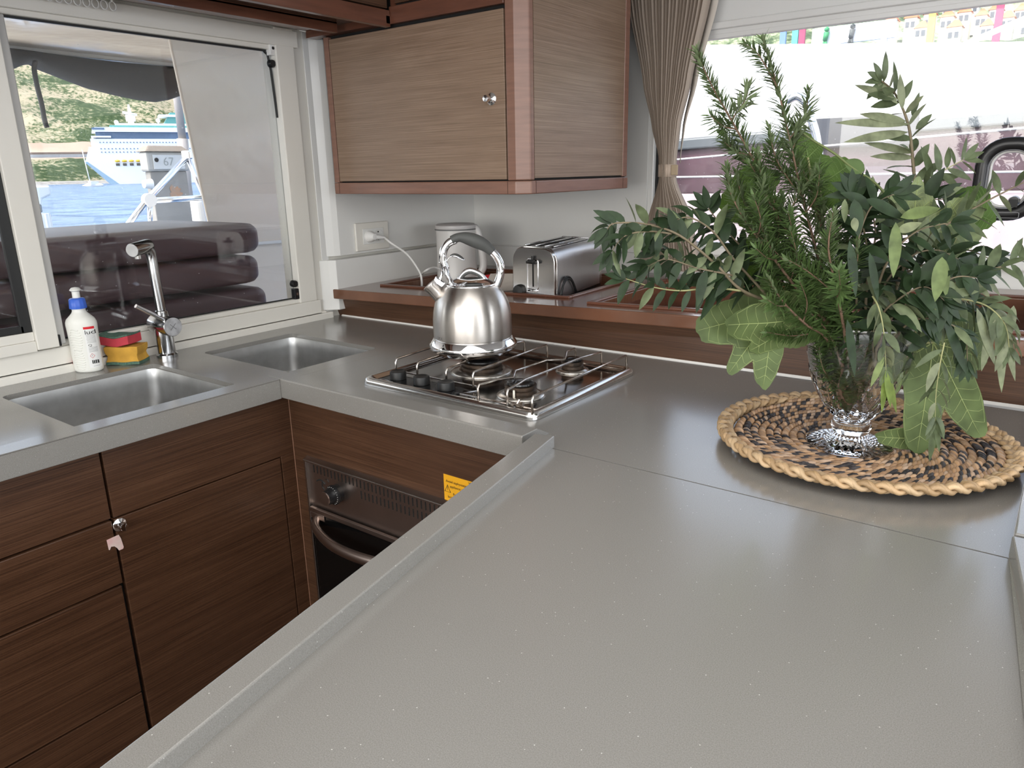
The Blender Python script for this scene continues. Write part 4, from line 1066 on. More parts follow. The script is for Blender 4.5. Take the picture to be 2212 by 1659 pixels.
def bsurf(x, z, off=0.0006):
    """point on front face; x along ux from centre"""
    r = 0.0352
    for i in range(len(prof) - 1):
        if prof[i][1] <= z <= prof[i + 1][1] and prof[i + 1][1] > prof[i][1]:
            t = (z - prof[i][1]) / (prof[i + 1][1] - prof[i][1]); r = prof[i][0] + (prof[i + 1][0] - prof[i][0]) * t
    c = max(-0.999, min(0.999, x / r)); s = -math.sqrt(1 - c * c)
    n = (ux * c + uy * s * 1.2).normalized()
    return V((bx, by, 0.92 + z)) + ux * (r * c) + uy * (r * 0.78 * s) + n * off
m = MB()
for (zc_, hh, hw_, n_) in ((0.083, 0.028, 0.0150, 9), (0.033, 0.026, 0.0135, 9)):
    for j in range(n_):
        z = zc_ + hh * (1 - 2 * (j + 0.5) / n_)
        w_ = hw_ * math.sqrt(max(0.05, 1 - ((z - zc_) / (hh * 1.15)) ** 2))
        m.tube([bsurf(-0.004 + w_ * (2 * t / 12 - 1), z + 0.0015 * sin(pi * 2 * t / 12), 0.0003) for t in range(13)], 0.0009, 6)
m.build('grip_waves', m_bw, bo, smooth=True)
m = MB().lathe([(0, 0), (0.0185, 0), (0.0190, 0.002), (0.0175, 0.022), (0.0155, 0.0245), (0.009, 0.026), (0, 0.026)], (bx, by, 1.078), 48, mod=lambda i, a: 1 + (0.035 * (1 if int(a / (2 * pi) * 24) % 2 else 0) if i in (1, 2, 3) else 0))
m.build('cap', M('blue_cap', (0.045, 0.13, 0.58), 0.35), bo, smooth='auto')
MB().lathe([(0, 0), (0.0088, 0), (0.0085, 0.016), (0.0125, 0.019), (0.0125, 0.0205), (0.008, 0.0255), (0, 0.027)], (bx, by, 1.103), 32).build('nozzle', M('nozzle_white', (0.74, 0.74, 0.70), 0.35), bo, smooth='auto')
bl = M('label_white', (0.80, 0.80, 0.78), 0.3)
def patch(name, x0, x1, z0, z1, mat, off=0.0008):
    m = MB(); n1 = 10; n2 = 12
    for i in range(n1 + 1):
        for j in range(n2 + 1): m.v.append(tuple(bsurf(x0 + (x1 - x0) * i / n1, z0 + (z1 - z0) * j / n2, off)))
    for i in range(n1):
        for j in range(n2):
            a = i * (n2 + 1) + j; m.f.append((a, a + n2 + 1, a + n2 + 2, a + 1))
    return m.build(name, mat, bo, smooth=True)
patch('label', 0.0165, 0.0350, 0.012, 0.114, bl, 0.0003)
patch('label_band', 0.0170, 0.0345, 0.109, 0.115, M('label_red', (0.65, 0.02, 0.03), 0.4))
bt_ = lambda s, sz, x0, z0, mat=None: text('label_print', s, sz, (0, 0, 0), (1, 0, 0), (0, 0, 1), mat or mk, bo, wrap=lambda x, y: bsurf(min(0.0349, x0 + x), z0 + y, 0.0009))
bt_('luda', 0.0150, 0.0178, 0.0965)
def print_row(x0, x1, z):
    m = MB(); q = [bsurf(x0 + (x1 - x0) * i / 6, z + dz_, 0.0007) for dz_ in (0, 0.0009) for i in range(7)]
    m.add(q, [(i, i + 1, i + 8, i + 7) for i in range(6)])
    m.build('print_row', M('print_grey', (0.35, 0.35, 0.35), 0.5) if 'print_grey' not in bpy.data.materials else bpy.data.materials['print_grey'], bo)
for i in range(7): print_row(0.0195 + 0.0004 * (i % 3), 0.0335, 0.0935 - 0.0031 * i)
bt_('Q', 0.0080, 0.0205, 0.066)
for i in range(5): print_row(0.0205, 0.0338, 0.0625 - 0.0027 * i)
bt_('R', 0.008, -0.0345, 0.088, M('label_green', (0.0, 0.05, 0.03), 0.5))
m = MB(); c = [bsurf(0.0245, 0.048, 0.001), bsurf(0.0285, 0.042, 0.001), bsurf(0.0245, 0.036, 0.001), bsurf(0.0205, 0.042, 0.001)]
m.tube(c, 0.0004, 5, closed=True); m.build('hazard_diamond', M('hazard_red', (0.6, 0.02, 0.03), 0.5), bo)
bt_('!', 0.006, 0.0240, 0.0398)
m = MB()
for i in range(4):
    x = 0.0225 + 0.0028 * i
    q = [bsurf(x, 0.022, 0.0009), bsurf(x + 0.0019, 0.022, 0.0009), bsurf(x + 0.0019, 0.031 - 0.001 * (i % 2), 0.0009), bsurf(x, 0.031, 0.0009)]
    m.add(q, [(0, 1, 2, 3)])
m.build('print_blocks', mk, bo)
print_row(0.0235, 0.0330, 0.0155)
patch('label_back_edge', -0.0350, -0.0325, 0.014, 0.028, M('label_red2', (0.60, 0.04, 0.06), 0.4))

# ------------------------------------------------------------------ sponges
def sponge(name, c, u, L_, W__, H_, mat, pad, pad_top, label, bend=0.0, notch=0.0):
    t = thing(name, label, 'sponge', (c[0], c[1], c[2]), 'kitchen sponges')
    u = V(u).normalized(); w_ = V((-u.y, u.x, 0)); nx, ny, nz = 10, 6, 6
    def P(i, j, k):
        a = (i / nx - 0.5); b = (j / ny - 0.5); h = k / nz
        pinch = 1 - notch * math.exp(-((h - 0.45) / 0.18) ** 2)
        return V(c) + u * (a * L_ * pinch) + w_ * (b * W__ * pinch) + V((0, 0, h * H_ + bend * (4 * a * a) + 0.001 * sin(9 * a + 4 * b)))
    def shell(k0, k1, name_, mat_):
        m = MB(); idx = {}
        for i in range(nx + 1):
            for j in range(ny + 1):
                for k in range(k0, k1 + 1):
                    if i in (0, nx) or j in (0, ny) or k in (k0, k1):
                        idx[(i, j, k)] = len(m.v); m.v.append(tuple(P(i, j, k)))
        for i in range(nx):
            for j in range(ny):
                m.f.append((idx[(i, j, k1)], idx[(i + 1, j, k1)], idx[(i + 1, j + 1, k1)], idx[(i, j + 1, k1)]))
                m.f.append((idx[(i, j + 1, k0)], idx[(i + 1, j + 1, k0)], idx[(i + 1, j, k0)], idx[(i, j, k0)]))
        for k in range(k0, k1):
            for i in range(nx):
                m.f.append((idx[(i, 0, k)], idx[(i + 1, 0, k)], idx[(i + 1, 0, k + 1)], idx[(i, 0, k + 1)]))
                m.f.append((idx[(i + 1, ny, k)], idx[(i, ny, k)], idx[(i, ny, k + 1)], idx[(i + 1, ny, k + 1)]))
            for j in range(ny):
                m.f.append((idx[(0, j + 1, k)], idx[(0, j, k)], idx[(0, j, k + 1)], idx[(0, j + 1, k + 1)]))
                m.f.append((idx[(nx, j, k)], idx[(nx, j + 1, k)], idx[(nx, j + 1, k + 1)], idx[(nx, j, k + 1)]))
        return m.build(name_, mat_, t, smooth='auto', bevel=0.0012)
    if pad_top:
        shell(0, nz - 1, 'foam', mat); shell(nz - 1, nz, 'scouring_pad', pad)
    else:
        shell(0, 1, 'scouring_pad', pad); shell(1, nz, 'foam', mat)
mg = M('scouring_green', (0.055, 0.12, 0.085), 0.95, nscale=220, ncol=(0.12, 0.20, 0.15), bump=(500, 1.0, 0.002))
my = M('yellow_foam', (0.62, 0.34, 0.05), 0.9, nscale=40, namt=0.2, bump=(350, 0.6, 0.001))
mr_ = M('red_foam', (0.55, 0.055, 0.075), 0.9, nscale=40, namt=0.2, bump=(350, 0.6, 0.001))
sponge('sponge', (-1.928, 0.893, 0.9205), (0.78, 0.62, 0), 0.085, 0.062, 0.047, my, mg, False, 'yellow sponge with green pad underneath, lower of the two', 0.0, 0.13)
sponge('sponge', (-1.940, 0.886, 0.9685), (0.86, 0.50, 0), 0.084, 0.058, 0.026, mr_, mg, True, 'red sponge with green scouring pad on top of the yellow one', 0.006, 0.0)

# ------------------------------------------------------------------ woven placemat
MC = V((-0.237, 1.283, 0.92)); MR = 0.219
pm = thing('woven_placemat', 'round braided water hyacinth placemat under the vase', 'placemat', MC)
rnd = random.Random(11)
def mz(r): return 0.9275 + 0.013 * (r / MR) ** 4
sph = []
for i in range(1, 5):
    for k in range(7):
        a = pi * i / 5; b = 2 * pi * k / 7; sph.append((cos(a), sin(a) * cos(b), sin(a) * sin(b)))
sph = [(1, 0, 0)] + sph + [(-1, 0, 0)]
sf = [(0, 1 + k, 1 + (k + 1) % 7) for k in range(7)] + [(1 + i * 7 + k, 1 + (i + 1) * 7 + k, 1 + (i + 1) * 7 + (k + 1) % 7, 1 + i * 7 + (k + 1) % 7) for i in range(3) for k in range(7)] + [(22 + k, 29, 22 + (k + 1) % 7) for k in range(7)]
m = MB()
tans = [(0.42, 0.25, 0.13), (0.50, 0.32, 0.19), (0.36, 0.22, 0.12), (0.47, 0.33, 0.23), (0.30, 0.18, 0.10)]
darks = [(0.035, 0.030, 0.032), (0.05, 0.042, 0.042), (0.022, 0.018, 0.018)]
r = 0.010; th = 0.0; pitch = 0.0128; step = 0.0092; cnt = 0
darkrun = 0
while r < MR - 0.012:
    band = (0.165 < r < 0.192) or (0.125 < r < 0.150) or (0.07 < r < 0.10) or (0.03 < r < 0.045)
    s2 = cnt % 2
    col = rnd.choice(darks) if (band and s2 == 1 and rnd.random() < 0.72) or rnd.random() < 0.10 else rnd.choice(tans)
    f_ = rnd.uniform(0.85, 1.15); col = tuple(c * f_ for c in col)
    tang = V((-sin(th), cos(th), 0)); rad = V((cos(th), sin(th), 0))
    ax_ = (tang * 0.80 + rad * (-0.50) + V((0, 0, 0.26))).normalized()
    nn = V((0, 0, 1)); nn = (nn - ax_ * nn.dot(ax_)).normalized(); bb = ax_.cross(nn)
    ce = V((MC.x, MC.y, 0)) + rad * r + V((0, 0, mz(r) + rnd.uniform(-0.0006, 0.0008)))
    Ls, ws = 0.0125 * rnd.uniform(0.9, 1.15), 0.0062 * rnd.uniform(0.85, 1.1)
    m.add([ce + ax_ * (p[0] * Ls) + bb * (p[1] * ws * 0.80) + nn * (p[2] * ws * 1.05) for p in sph], sf, col)
    dth = step / max(r, 0.008); th += dth; r += pitch * dth / (2 * pi); cnt += 1
mw = attr_mat('woven_straw', 0.55)
nt, N, L, b_ = nodes(mw)
tc = N.new('ShaderNodeTexCoord'); nz_ = N.new('ShaderNodeTexNoise'); nz_.inputs['Scale'].default_value = 600; nz_.inputs['Detail'].default_value = 2
L.new(tc.outputs['Object'], nz_.inputs['Vector']); bp = N.new('ShaderNodeBump'); bp.inputs['Strength'].default_value = 0.5; bp.inputs['Distance'].default_value = 0.001
L.new(nz_.outputs[0], bp.inputs['Height']); L.new(bp.outputs[0], b_.inputs['Normal'])
m.build('woven_coils', mw, pm, smooth=True)
m = MB()
nb_ = 20; NS = 480
for k in range(3):
    for row in (0, 1):
        P = []; C_ = []
        for i in range(NS):
            a = 2 * pi * i / NS; p = nb_ * a + 2 * pi * k / 3 + row * 0.35
            rr = MR + 0.0085 * sin(p) + (0.0028 if row else -0.0028) * cos(p)
            z = mz(MR) + 0.001 + 0.0048 * sin(2 * p) + 0.003 * sin(p)
            P.append((MC.x + rr * cos(a), MC.y + rr * sin(a), z))
        o0 = len(m.v)
        m.tube(P, 0.0052, 8, closed=True, up=(0, 0, 1), flat=0.8)
        base = [(0.42, 0.28, 0.15), (0.34, 0.22, 0.11), (0.47, 0.33, 0.19)][k]
        for i in range(NS):
            f_ = 0.82 + 0.3 * (mnoise.noise(V((i * 0.08, k * 5.1, row * 3.3))) + 0.5)
            m.c += [tuple(c * f_ for c in base)] * 8
m.build('braided_rim', mw, pm, smooth=True)

# ------------------------------------------------------------------ crystal vase
vx, vy = -0.247, 1.252
VZ = 0.9345
vz = thing('crystal_vase', 'footed cut crystal vase holding the green branches', 'vase', (vx, vy, VZ))
outer = [(0.0000, 0.0000), (0.0640, 0.0000), (0.0672, 0.0020), (0.0672, 0.0040), (0.0630, 0.0065), (0.0520, 0.0100), (0.0400, 0.0140), (0.0300, 0.0190), (0.0265, 0.0220), (0.0285, 0.0260), (0.0305, 0.0300), (0.0305, 0.0400), (0.0285, 0.0430), (0.0270, 0.0455),
         (0.0300, 0.0490), (0.0373, 0.0560), (0.0480, 0.0700), (0.0587, 0.0880), (0.0678, 0.1080), (0.0742, 0.1300), (0.0784, 0.1500), (0.0811, 0.1720), (0.0822, 0.1900), (0.0827, 0.2040), (0.0822, 0.2070), (0.0800, 0.2085)]
inner = [(0.0779, 0.2070), (0.0769, 0.1900), (0.0753, 0.1700), (0.0721, 0.1500), (0.0673, 0.1300), (0.0604, 0.1080), (0.0509, 0.0880), (0.0399, 0.0710), (0.0273, 0.0600), (0.0121, 0.0560), (0.0000, 0.0555)]
fine = outer[:14]
for i in range(13, len(outer) - 4):
    for k in range(1, 5):
        t = k / 4; fine.append((outer[i][0] + (outer[i + 1][0] - outer[i][0]) * t, outer[i][1] + (outer[i + 1][1] - outer[i][1]) * t))
n_cut0, n_cut1 = 14, len(fine) - 1
outer = fine + outer[len(outer) - 3:]
m = MB(); sg = 240
for i, (r, h) in enumerate(outer + inner):
    for k in range(sg):
        a = 2 * pi * k / sg; rr = r; hh = h
        if 4 < i < 8: hh = h + 0.0010 * (abs(sin(16 * a)) - 0.6)
        if n_cut0 < i < n_cut1:
            t = (h - 0.05) / 0.15
            tri1 = abs(((a / (2 * pi) * 10 + t * 1.5) % 1) - 0.5) * 2
            tri2 = abs(((a / (2 * pi) * 10 - t * 1.5) % 1) - 0.5) * 2
            cut = max(0, 1 - tri1 * 2.6) + max(0, 1 - tri2 * 2.6)
            fade = 1.0 if h < 0.15 else max(0.0, 1 - (h - 0.15) / 0.04)
            rr = r - 0.0036 * min(1.3, cut) * fade
        m.v.append((vx + rr * cos(a), vy + rr * sin(a), VZ + hh))
tot = len(outer + inner)
for i in range(tot - 1):
    for k in range(sg):
        a = i * sg + k; b = i * sg + (k + 1) % sg; m.f.append((a, b, b + sg, a + sg))
m.build('glass_body', m_glass, vz, smooth='auto', angle=14, weld=True)


# ------------------------------------------------------------------ greenery
m_olive = leaf_mat('olive_leaf', (0.018, 0.036, 0.013), (0.125, 0.155, 0.080), 0.5, 0.10)
m_olive2 = leaf_mat('olive_leaf_pale', (0.105, 0.135, 0.068), (0.21, 0.235, 0.14), 0.42, 0.30)
m_rose = leaf_mat('rosemary_needle', (0.095, 0.155, 0.050), (0.18, 0.23, 0.12), 0.42, 0.30)
m_fig = leaf_mat('fig_leaf', (0.088, 0.140, 0.042), (0.120, 0.165, 0.060), 0.5, 0.35, 25)
m_figback = leaf_mat('fig_leaf_sunlit', (0.085, 0.160, 0.025), (0.10, 0.18, 0.03), 0.5, 0.55, 25)  # fig leaf copy with the sunlit green put into its colour
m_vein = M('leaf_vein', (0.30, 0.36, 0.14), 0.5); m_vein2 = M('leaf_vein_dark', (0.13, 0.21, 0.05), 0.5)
m_stem = M('olive_twig', (0.20, 0.16, 0.10), 0.7, nscale=80, namt=0.3)
m_stemg = M('green_twig', (0.30, 0.30, 0.14), 0.6)
m_wstem = M('rosemary_stem', (0.22, 0.135, 0.090), 0.7, nscale=120, namt=0.3)
rnd = random.Random(5)

def leaf(m, base, d, nrm, L_, W_, droop=0.15, fold=0.18, seg=6, twist=0.0):
    d = d.normalized(); nrm = (nrm - d * nrm.dot(d))
    if nrm.length < 1e-4: nrm = V((0, 0, 1)) - d * d.z
    nrm.normalize(); s = d.cross(nrm); p = base.copy(); vs = []; dd = d.copy()
    for i in range(seg + 1):
        t = i / seg; w = W_ * 0.5 * (sin(pi * min(1, t ** 0.82)) ** 0.8 if 0 < t < 1 else 0.02)
        n_ = dd.cross(s) * -1
        n_ = s.cross(dd)
        vs += [p - s * w + n_ * (fold * w), p.copy(), p + s * w + n_ * (fold * w)]
        dd = (dd + V((0, 0, -droop / seg))).normalized()
        p = p + dd * (L_ / seg)
    fs = []
    for i in range(seg):
        a = 3 * i; fs += [(a + 1, a + 4, a + 3, a), (a + 2, a + 5, a + 4, a + 1)]
    # make the fold open toward nrm with faces pointing along nrm
    m.add(vs, fs)

def plant(name, label, cat, group, P0):
    return thing(name, label, cat, P0, group)

def olive(label, pts, r0=0.0022, n=10, L_=0.058, W_=0.0145, start=0.25, mat=None, smat=None, side=0.9, droop=0.35, tip=True, big=1.0, seed=0, updir=None):
    q = random.Random(seed * 13 + len(pts))
    t = plant('olive_branch', label, 'branch', 'olive branches in the vase', tuple(pts[0]))
    S = spline(pts, 8)
    R = [r0 * (1 - 0.72 * i / (len(S) - 1)) for i in range(len(S))]
    MB().tube(S, R, 7).build('stem', smat or m_stem, t, smooth=True)
    m = MB(); tot = len(S) - 1
    view = V((0.6, -0.8, 0.15))
    for k in range(n):
        f = start + (1 - start) * (k + 0.5) / n
        i = min(tot - 1, int(f * tot)); p = S[i].lerp(S[i + 1], f * tot - i); tg = (S[i + 1] - S[i]).normalized()
        a0 = q.uniform(0, pi) if k % 2 else q.uniform(0, pi) + pi / 2
        e1 = tg.cross(view)
        if e1.length < 0.1: e1 = tg.cross(V((0, 0, 1)))
        e1.normalize(); e2 = tg.cross(e1)
        for sgn in (-1, 1):
            a = (q.uniform(-0.5, 0.5) if k % 3 else q.uniform(-1.3, 1.3)) + (pi if sgn < 0 else 0)
            s = e1 * cos(a) + e2 * sin(a)
            d = (tg * q.uniform(0.35, 0.95) + s * side + V((0, 0, q.uniform(-0.25, 0.15)))).normalized()
            nn = (view * q.uniform(0.2, 1.0) + V((q.uniform(-0.6, 0.6), q.uniform(-0.6, 0.6), q.uniform(0.1, 1.0)))).normalized()
            if q.random() < 0.11: nn = -nn
            sc = q.uniform(0.72, 1.15) * (1 - 0.35 * f) * big
            leaf(m, p, d, nn, L_ * sc, W_ * q.uniform(0.85, 1.2) * min(1, sc + 0.15), droop * q.uniform(0.3, 1.4), 0.2)
    if tip:
        tg = (S[-1] - S[-3]).normalized()
        for sgn in (-1, 0, 1):
            s = tg.cross(view).normalized() * sgn * 0.5
            leaf(m, S[-1], tg + s, view + V((0, 0, q.uniform(0, 0.5))), L_ * 0.6, W_ * 0.75, 0.2)
    m.build('leaves', mat or m_olive, t, smooth=True)
    return t

def leafset(label, items, mat, name='olive_sprig', cat='leaf', group='loose olive leaves'):
    """hand placed leaves: (base, tip, width, facing sign)"""
    t = plant(name, label, cat, group, tuple(items[0][0]))
    m = MB(); ms = MB()
    view = V((0.6, -0.8, 0.2))
    for it in items:
        b, tp_, w = V(it[0]), V(it[1]), it[2]
        f = it[3] if len(it) > 3 else 1
        d = tp_ - b
        leaf(m, b, d, (view + V((0, 0, 0.3))) * f, d.length * 1.02, w, 0.10, 0.15, 8)
        if len(it) > 4: ms.tube([V(it[4]), b], 0.0009, 6)
    m.build('leaves', mat, t, smooth=True)
    if ms.v: ms.build('stem', m_stemg, t, smooth=True)
    return t

def rosemary(label, pts, side_shoots=(), r0=0.0030, Ln=0.033, dens=0.0031, seed=1, start=0.0, auto=True, group='rosemary sprigs in the vase', bare=0.0):
    q = random.Random(seed)
    t = plant('rosemary_sprig', label, 'herb sprig', group, tuple(pts[0]))
    ms = MB(); mn = MB()
    def run(P, r, Lm, st):
        S = spline(P, 10)
        ms.tube(S, [r * (1 - 0.7 * i / (len(S) - 1)) for i in range(len(S))], 7)
        Ltot = sum((S[i + 1] - S[i]).length for i in range(len(S) - 1))
        s = 0; acc = 0; ang = q.uniform(0, 6)
        for i in range(len(S) - 1):
            seg = S[i + 1] - S[i]; L1 = seg.length; tg = seg.normalized()
            e1 = tg.cross(V((0.3, 0.2, 1)) if abs(tg.z) < 0.95 else V((1, 0, 0))).normalized(); e2 = tg.cross(e1)
            while acc <= L1:
                f = (s + acc) / Ltot
                p = S[i] + tg * acc
                if f > st:
                    ang += pi / 2 + q.uniform(-0.3, 0.3)
                    grow = 1 - 0.45 * max(0, (f - 0.75) / 0.25)
                    for k in range(4):
                        a = ang + k * pi / 2 + q.uniform(-0.35, 0.35)
                        sd = e1 * cos(a) + e2 * sin(a)
                        up_ = q.uniform(0.30, 0.85) + 0.6 * max(0, f - 0.85) / 0.15
                        d = (tg * up_ + sd).normalized()
                        leaf(mn, p, d, (tg * 1.0 - sd * 0.5), Lm * grow * q.uniform(0.65, 1.15), 0.0036, q.uniform(-0.3, 0.3), 0.25, 3)
                acc += dens * q.uniform(0.8, 1.3)
            s += L1; acc -= L1
    run([V(p) for p in pts], r0, Ln, start)
    S0 = spline([V(p) for p in pts], 10); acc0 = 0
    for i in range(1, len(S0) - 3):
        acc0 += (S0[i] - S0[i - 1]).length; f = i / len(S0)
        if auto and acc0 > 0.040 and 0.34 < f < 0.72:
            acc0 = 0; tg = (S0[i + 1] - S0[i]).normalized(); a = q.uniform(0, 2 * pi)
            e1 = tg.cross(V((0.3, 0.2, 1))).normalized(); e2 = tg.cross(e1)
            sd = e1 * cos(a) + e2 * sin(a); l_ = q.uniform(0.045, 0.085) * (1.15 - 0.6 * f)
            p1 = S0[i] + (tg * 0.75 + sd * 0.75) * l_ * 0.5; p2 = p1 + (tg * 0.95 + sd * 0.35) * l_ * 0.6
            run([S0[i], p1, p2], r0 * 0.4, Ln * 0.78, 0.10)
    for sh in side_shoots: run([V(p) for p in sh], r0 * 0.45, Ln * 0.8, 0.12)
    ms.build('stem', m_wstem, t, smooth=True)
    mn.build('needles', m_rose, t, smooth=True)
    return t

VB = V((vx, vy, 1.0))
# --- rosemary
rosemary('tallest rosemary sprig, standing upright at the centre left', [VB, (-0.2667, 1.2336, 1.0926), (-0.2815, 1.2099, 1.1477), (-0.3042, 1.1865, 1.2354), (-0.3293, 1.1612, 1.3322), (-0.3515, 1.1445, 1.4175), (-0.3693, 1.1310, 1.4868), (-0.3900, 1.1154, 1.5508)],
         [[(-0.3042, 1.1865, 1.2354), (-0.2774, 1.1879, 1.2981), (-0.2724, 1.1917, 1.3543)], [(-0.3293, 1.1612, 1.3322), (-0.3596, 1.1258, 1.3855), (-0.3735, 1.1153, 1.4366)], [(-0.3515, 1.1445, 1.4175), (-0.3410, 1.1775, 1.4499), (-0.3408, 1.1776, 1.4847)], [(-0.3693, 1.1310, 1.4868), (-0.3929, 1.1132, 1.5299), (-0.4093, 1.1008, 1.5453)]], seed=2, start=0.10)
rosemary('rosemary sprig leaning left in front of the curtain edge', [VB + V((-0.01, 0, 0)), (-0.2758, 1.2017, 1.1092), (-0.2986, 1.1719, 1.1811), (-0.3408, 1.1338, 1.2867), (-0.3803, 1.1101, 1.3731), (-0.4161, 1.0831, 1.4439), (-0.4391, 1.0657, 1.4876), (-0.4603, 1.0497, 1.5362)],
         [[(-0.3803, 1.1101, 1.3731), (-0.4122, 1.0986, 1.3997), (-0.4329, 1.0830, 1.4385)], [(-0.3408, 1.1338, 1.2867), (-0.3636, 1.0977, 1.3410), (-0.3776, 1.0871, 1.3986)], [(-0.4161, 1.0831, 1.4439), (-0.4090, 1.1136, 1.4730), (-0.4093, 1.1258, 1.4926)], [(-0.2986, 1.1719, 1.1811), (-0.3358, 1.1062, 1.2490), (-0.3876, 1.0670, 1.3098)]], seed=3, start=0.10)
rosemary('rosemary sprig spreading low to the left of the tallest one', [VB, (-0.2670, 1.1957, 1.1188), (-0.3011, 1.1449, 1.1778), (-0.3408, 1.1024, 1.2424), (-0.3763, 1.0756, 1.2964), (-0.4036, 1.0675, 1.3420), (-0.4108, 1.0621, 1.3805)],
         [[(-0.3011, 1.1449, 1.1778), (-0.3323, 1.1088, 1.1944), (-0.3526, 1.0810, 1.2239)], [(-0.3408, 1.1024, 1.2424), (-0.3630, 1.0731, 1.3099), (-0.3608, 1.0748, 1.3607)]], seed=4, start=0.08)
rosemary('rosemary sprig rising just behind the tallest one', [VB, (-0.2763, 1.2639, 1.1162), (-0.3064, 1.2475, 1.2360), (-0.3285, 1.2370, 1.3151), (-0.3532, 1.2184, 1.3783), (-0.3783, 1.1994, 1.4129)],
         [[(-0.3064, 1.2475, 1.2360), (-0.2737, 1.2659, 1.2790), (-0.2608, 1.2756, 1.3280)]], seed=5, start=0.10)
rosemary('short rosemary sprig in front, just over the vase rim', [VB + V((0.005, -0.01, 0)), (-0.2523, 1.1693, 1.1292), (-0.2591, 1.1266, 1.1979), (-0.2724, 1.1040, 1.2654), (-0.2713, 1.1048, 1.3161)],
         [[(-0.2591, 1.1266, 1.1979), (-0.2908, 1.0901, 1.2335), (-0.3183, 1.0693, 1.2537)], [(-0.2591, 1.1266, 1.1979), (-0.2395, 1.1288, 1.2452), (-0.2423, 1.1267, 1.2774)]], seed=6, start=0.05, Ln=0.033)
rosemary('rosemary sprig pressed against the inside of the vase', [VB + V((0, 0, -0.004)), (-0.2576, 1.2092, 1.0308), (-0.2590, 1.1830, 1.0893), (-0.2755, 1.1643, 1.1346), (-0.3006, 1.1328, 1.1728)],
         [[(-0.2576, 1.2092, 1.0308), (-0.2359, 1.2193, 1.0772), (-0.2284, 1.2250, 1.1214)], [(-0.2570, 1.2159, 1.0369), (-0.2816, 1.1847, 1.0709), (-0.2920, 1.1769, 1.1158)]], seed=7, Ln=0.024, dens=0.0034, auto=False)
rosemary('rosemary sprig standing at the right inside of the vase', [VB + V((0.008, 0.004, 0.0)), (-0.2419, 1.2398, 1.0256), (-0.2261, 1.2518, 1.0790), (-0.2215, 1.2552, 1.1240), (-0.2208, 1.2432, 1.1700)],
         [[(-0.2419, 1.2398, 1.0256), (-0.2423, 1.2144, 1.0848), (-0.2497, 1.2089, 1.1366)]], seed=17, Ln=0.022, dens=0.0032, auto=False)
rosemary('rosemary sprig standing at the left inside of the vase', [VB + V((-0.008, 0, 0.0)), (-0.2718, 1.2173, 1.0264), (-0.2895, 1.1976, 1.0820), (-0.2988, 1.1906, 1.1271), (-0.2985, 1.1845, 1.1792)],
         [[(-0.2718, 1.2173, 1.0264), (-0.2720, 1.2421, 1.0748), (-0.2758, 1.2518, 1.1261)]], seed=18, Ln=0.022, dens=0.0032, auto=False)
rosemary('rosemary sprig low on the left, pointing at the fig leaves', [VB + V((-0.01, 0.01, 0)), (-0.2769, 1.1758, 1.1178), (-0.2990, 1.1214, 1.1538), (-0.3257, 1.0887, 1.1910), (-0.3440, 1.0750, 1.2252)], [], seed=8, Ln=0.028)

rosemary('rosemary sprig filling the left half of the bouquet', [VB, (-0.2768, 1.2134, 1.1254), (-0.3205, 1.1679, 1.2083), (-0.3612, 1.1371, 1.2721), (-0.3975, 1.1097, 1.3272), (-0.4109, 1.0996, 1.3738)],
         [[(-0.3205, 1.1679, 1.2083), (-0.3423, 1.1389, 1.2862), (-0.3513, 1.1321, 1.3398)], [(-0.3612, 1.1371, 1.2721), (-0.3346, 1.1447, 1.3328), (-0.3158, 1.1589, 1.3716)]], seed=9, start=0.1)
# --- olive branches (left side)
olive('olive branch reaching far left towards the toaster', [VB + V((-0.02, 0, 0.05)), (-0.3012, 1.1825, 1.1394), (-0.3462, 1.1359, 1.1751), (-0.3857, 1.0810, 1.2044), (-0.4139, 1.0472, 1.2442), (-0.4517, 1.0061, 1.2861), (-0.4847, 0.9686, 1.3040), (-0.5213, 0.9410, 1.3069), (-0.5306, 0.9339, 1.2988)], 0.0032, 17, 0.056, 0.0150, 0.36, droop=0.9, seed=1)
olive('low olive twig with leaves hanging over the ledge tray', [(-0.3856, 1.0811, 1.2023), (-0.4150, 1.0463, 1.2089), (-0.4489, 1.0082, 1.2074), (-0.4771, 0.9744, 1.2152), (-0.5083, 0.9507, 1.2280)], 0.0018, 9, 0.054, 0.0140, 0.05, smat=m_stemg, droop=1.7, seed=2)
olive('olive branch with a knot of leaves below the curtain', [(-0.3364, 1.1558, 1.1512), (-0.3705, 1.1176, 1.2041), (-0.3998, 1.0829, 1.2480), (-0.4226, 1.0532, 1.2901), (-0.4462, 1.0228, 1.3112), (-0.4646, 1.0089, 1.3065)], 0.0025, 12, 0.058, 0.0165, 0.2, droop=1.0, seed=3)
olive('dark olive branch under the left reaching one', [VB + V((-0.02, 0, 0.05)), (-0.3312, 1.1848, 1.1543), (-0.3758, 1.1386, 1.1793), (-0.4194, 1.0931, 1.2108), (-0.4615, 1.0488, 1.2414), (-0.4953, 1.0232, 1.2594)], 0.0024, 14, 0.060, 0.0165, 0.25, droop=1.1, seed=21)
olive('dark olive branch standing between curtain and rosemary', [VB + V((-0.02, 0.01, 0.06)), (-0.3362, 1.1936, 1.1820), (-0.3825, 1.1461, 1.2353), (-0.4212, 1.1043, 1.2864), (-0.4451, 1.0863, 1.3211)], 0.0024, 12, 0.058, 0.0165, 0.3, droop=0.9, seed=22)
olive('olive twig hanging at the left edge of the bouquet', [(-0.4624, 0.9980, 1.2897), (-0.4799, 0.9597, 1.2952), (-0.5009, 0.9313, 1.2903), (-0.5161, 0.9198, 1.2683)], 0.0016, 7, 0.052, 0.0150, 0.1, droop=1.5, seed=4)
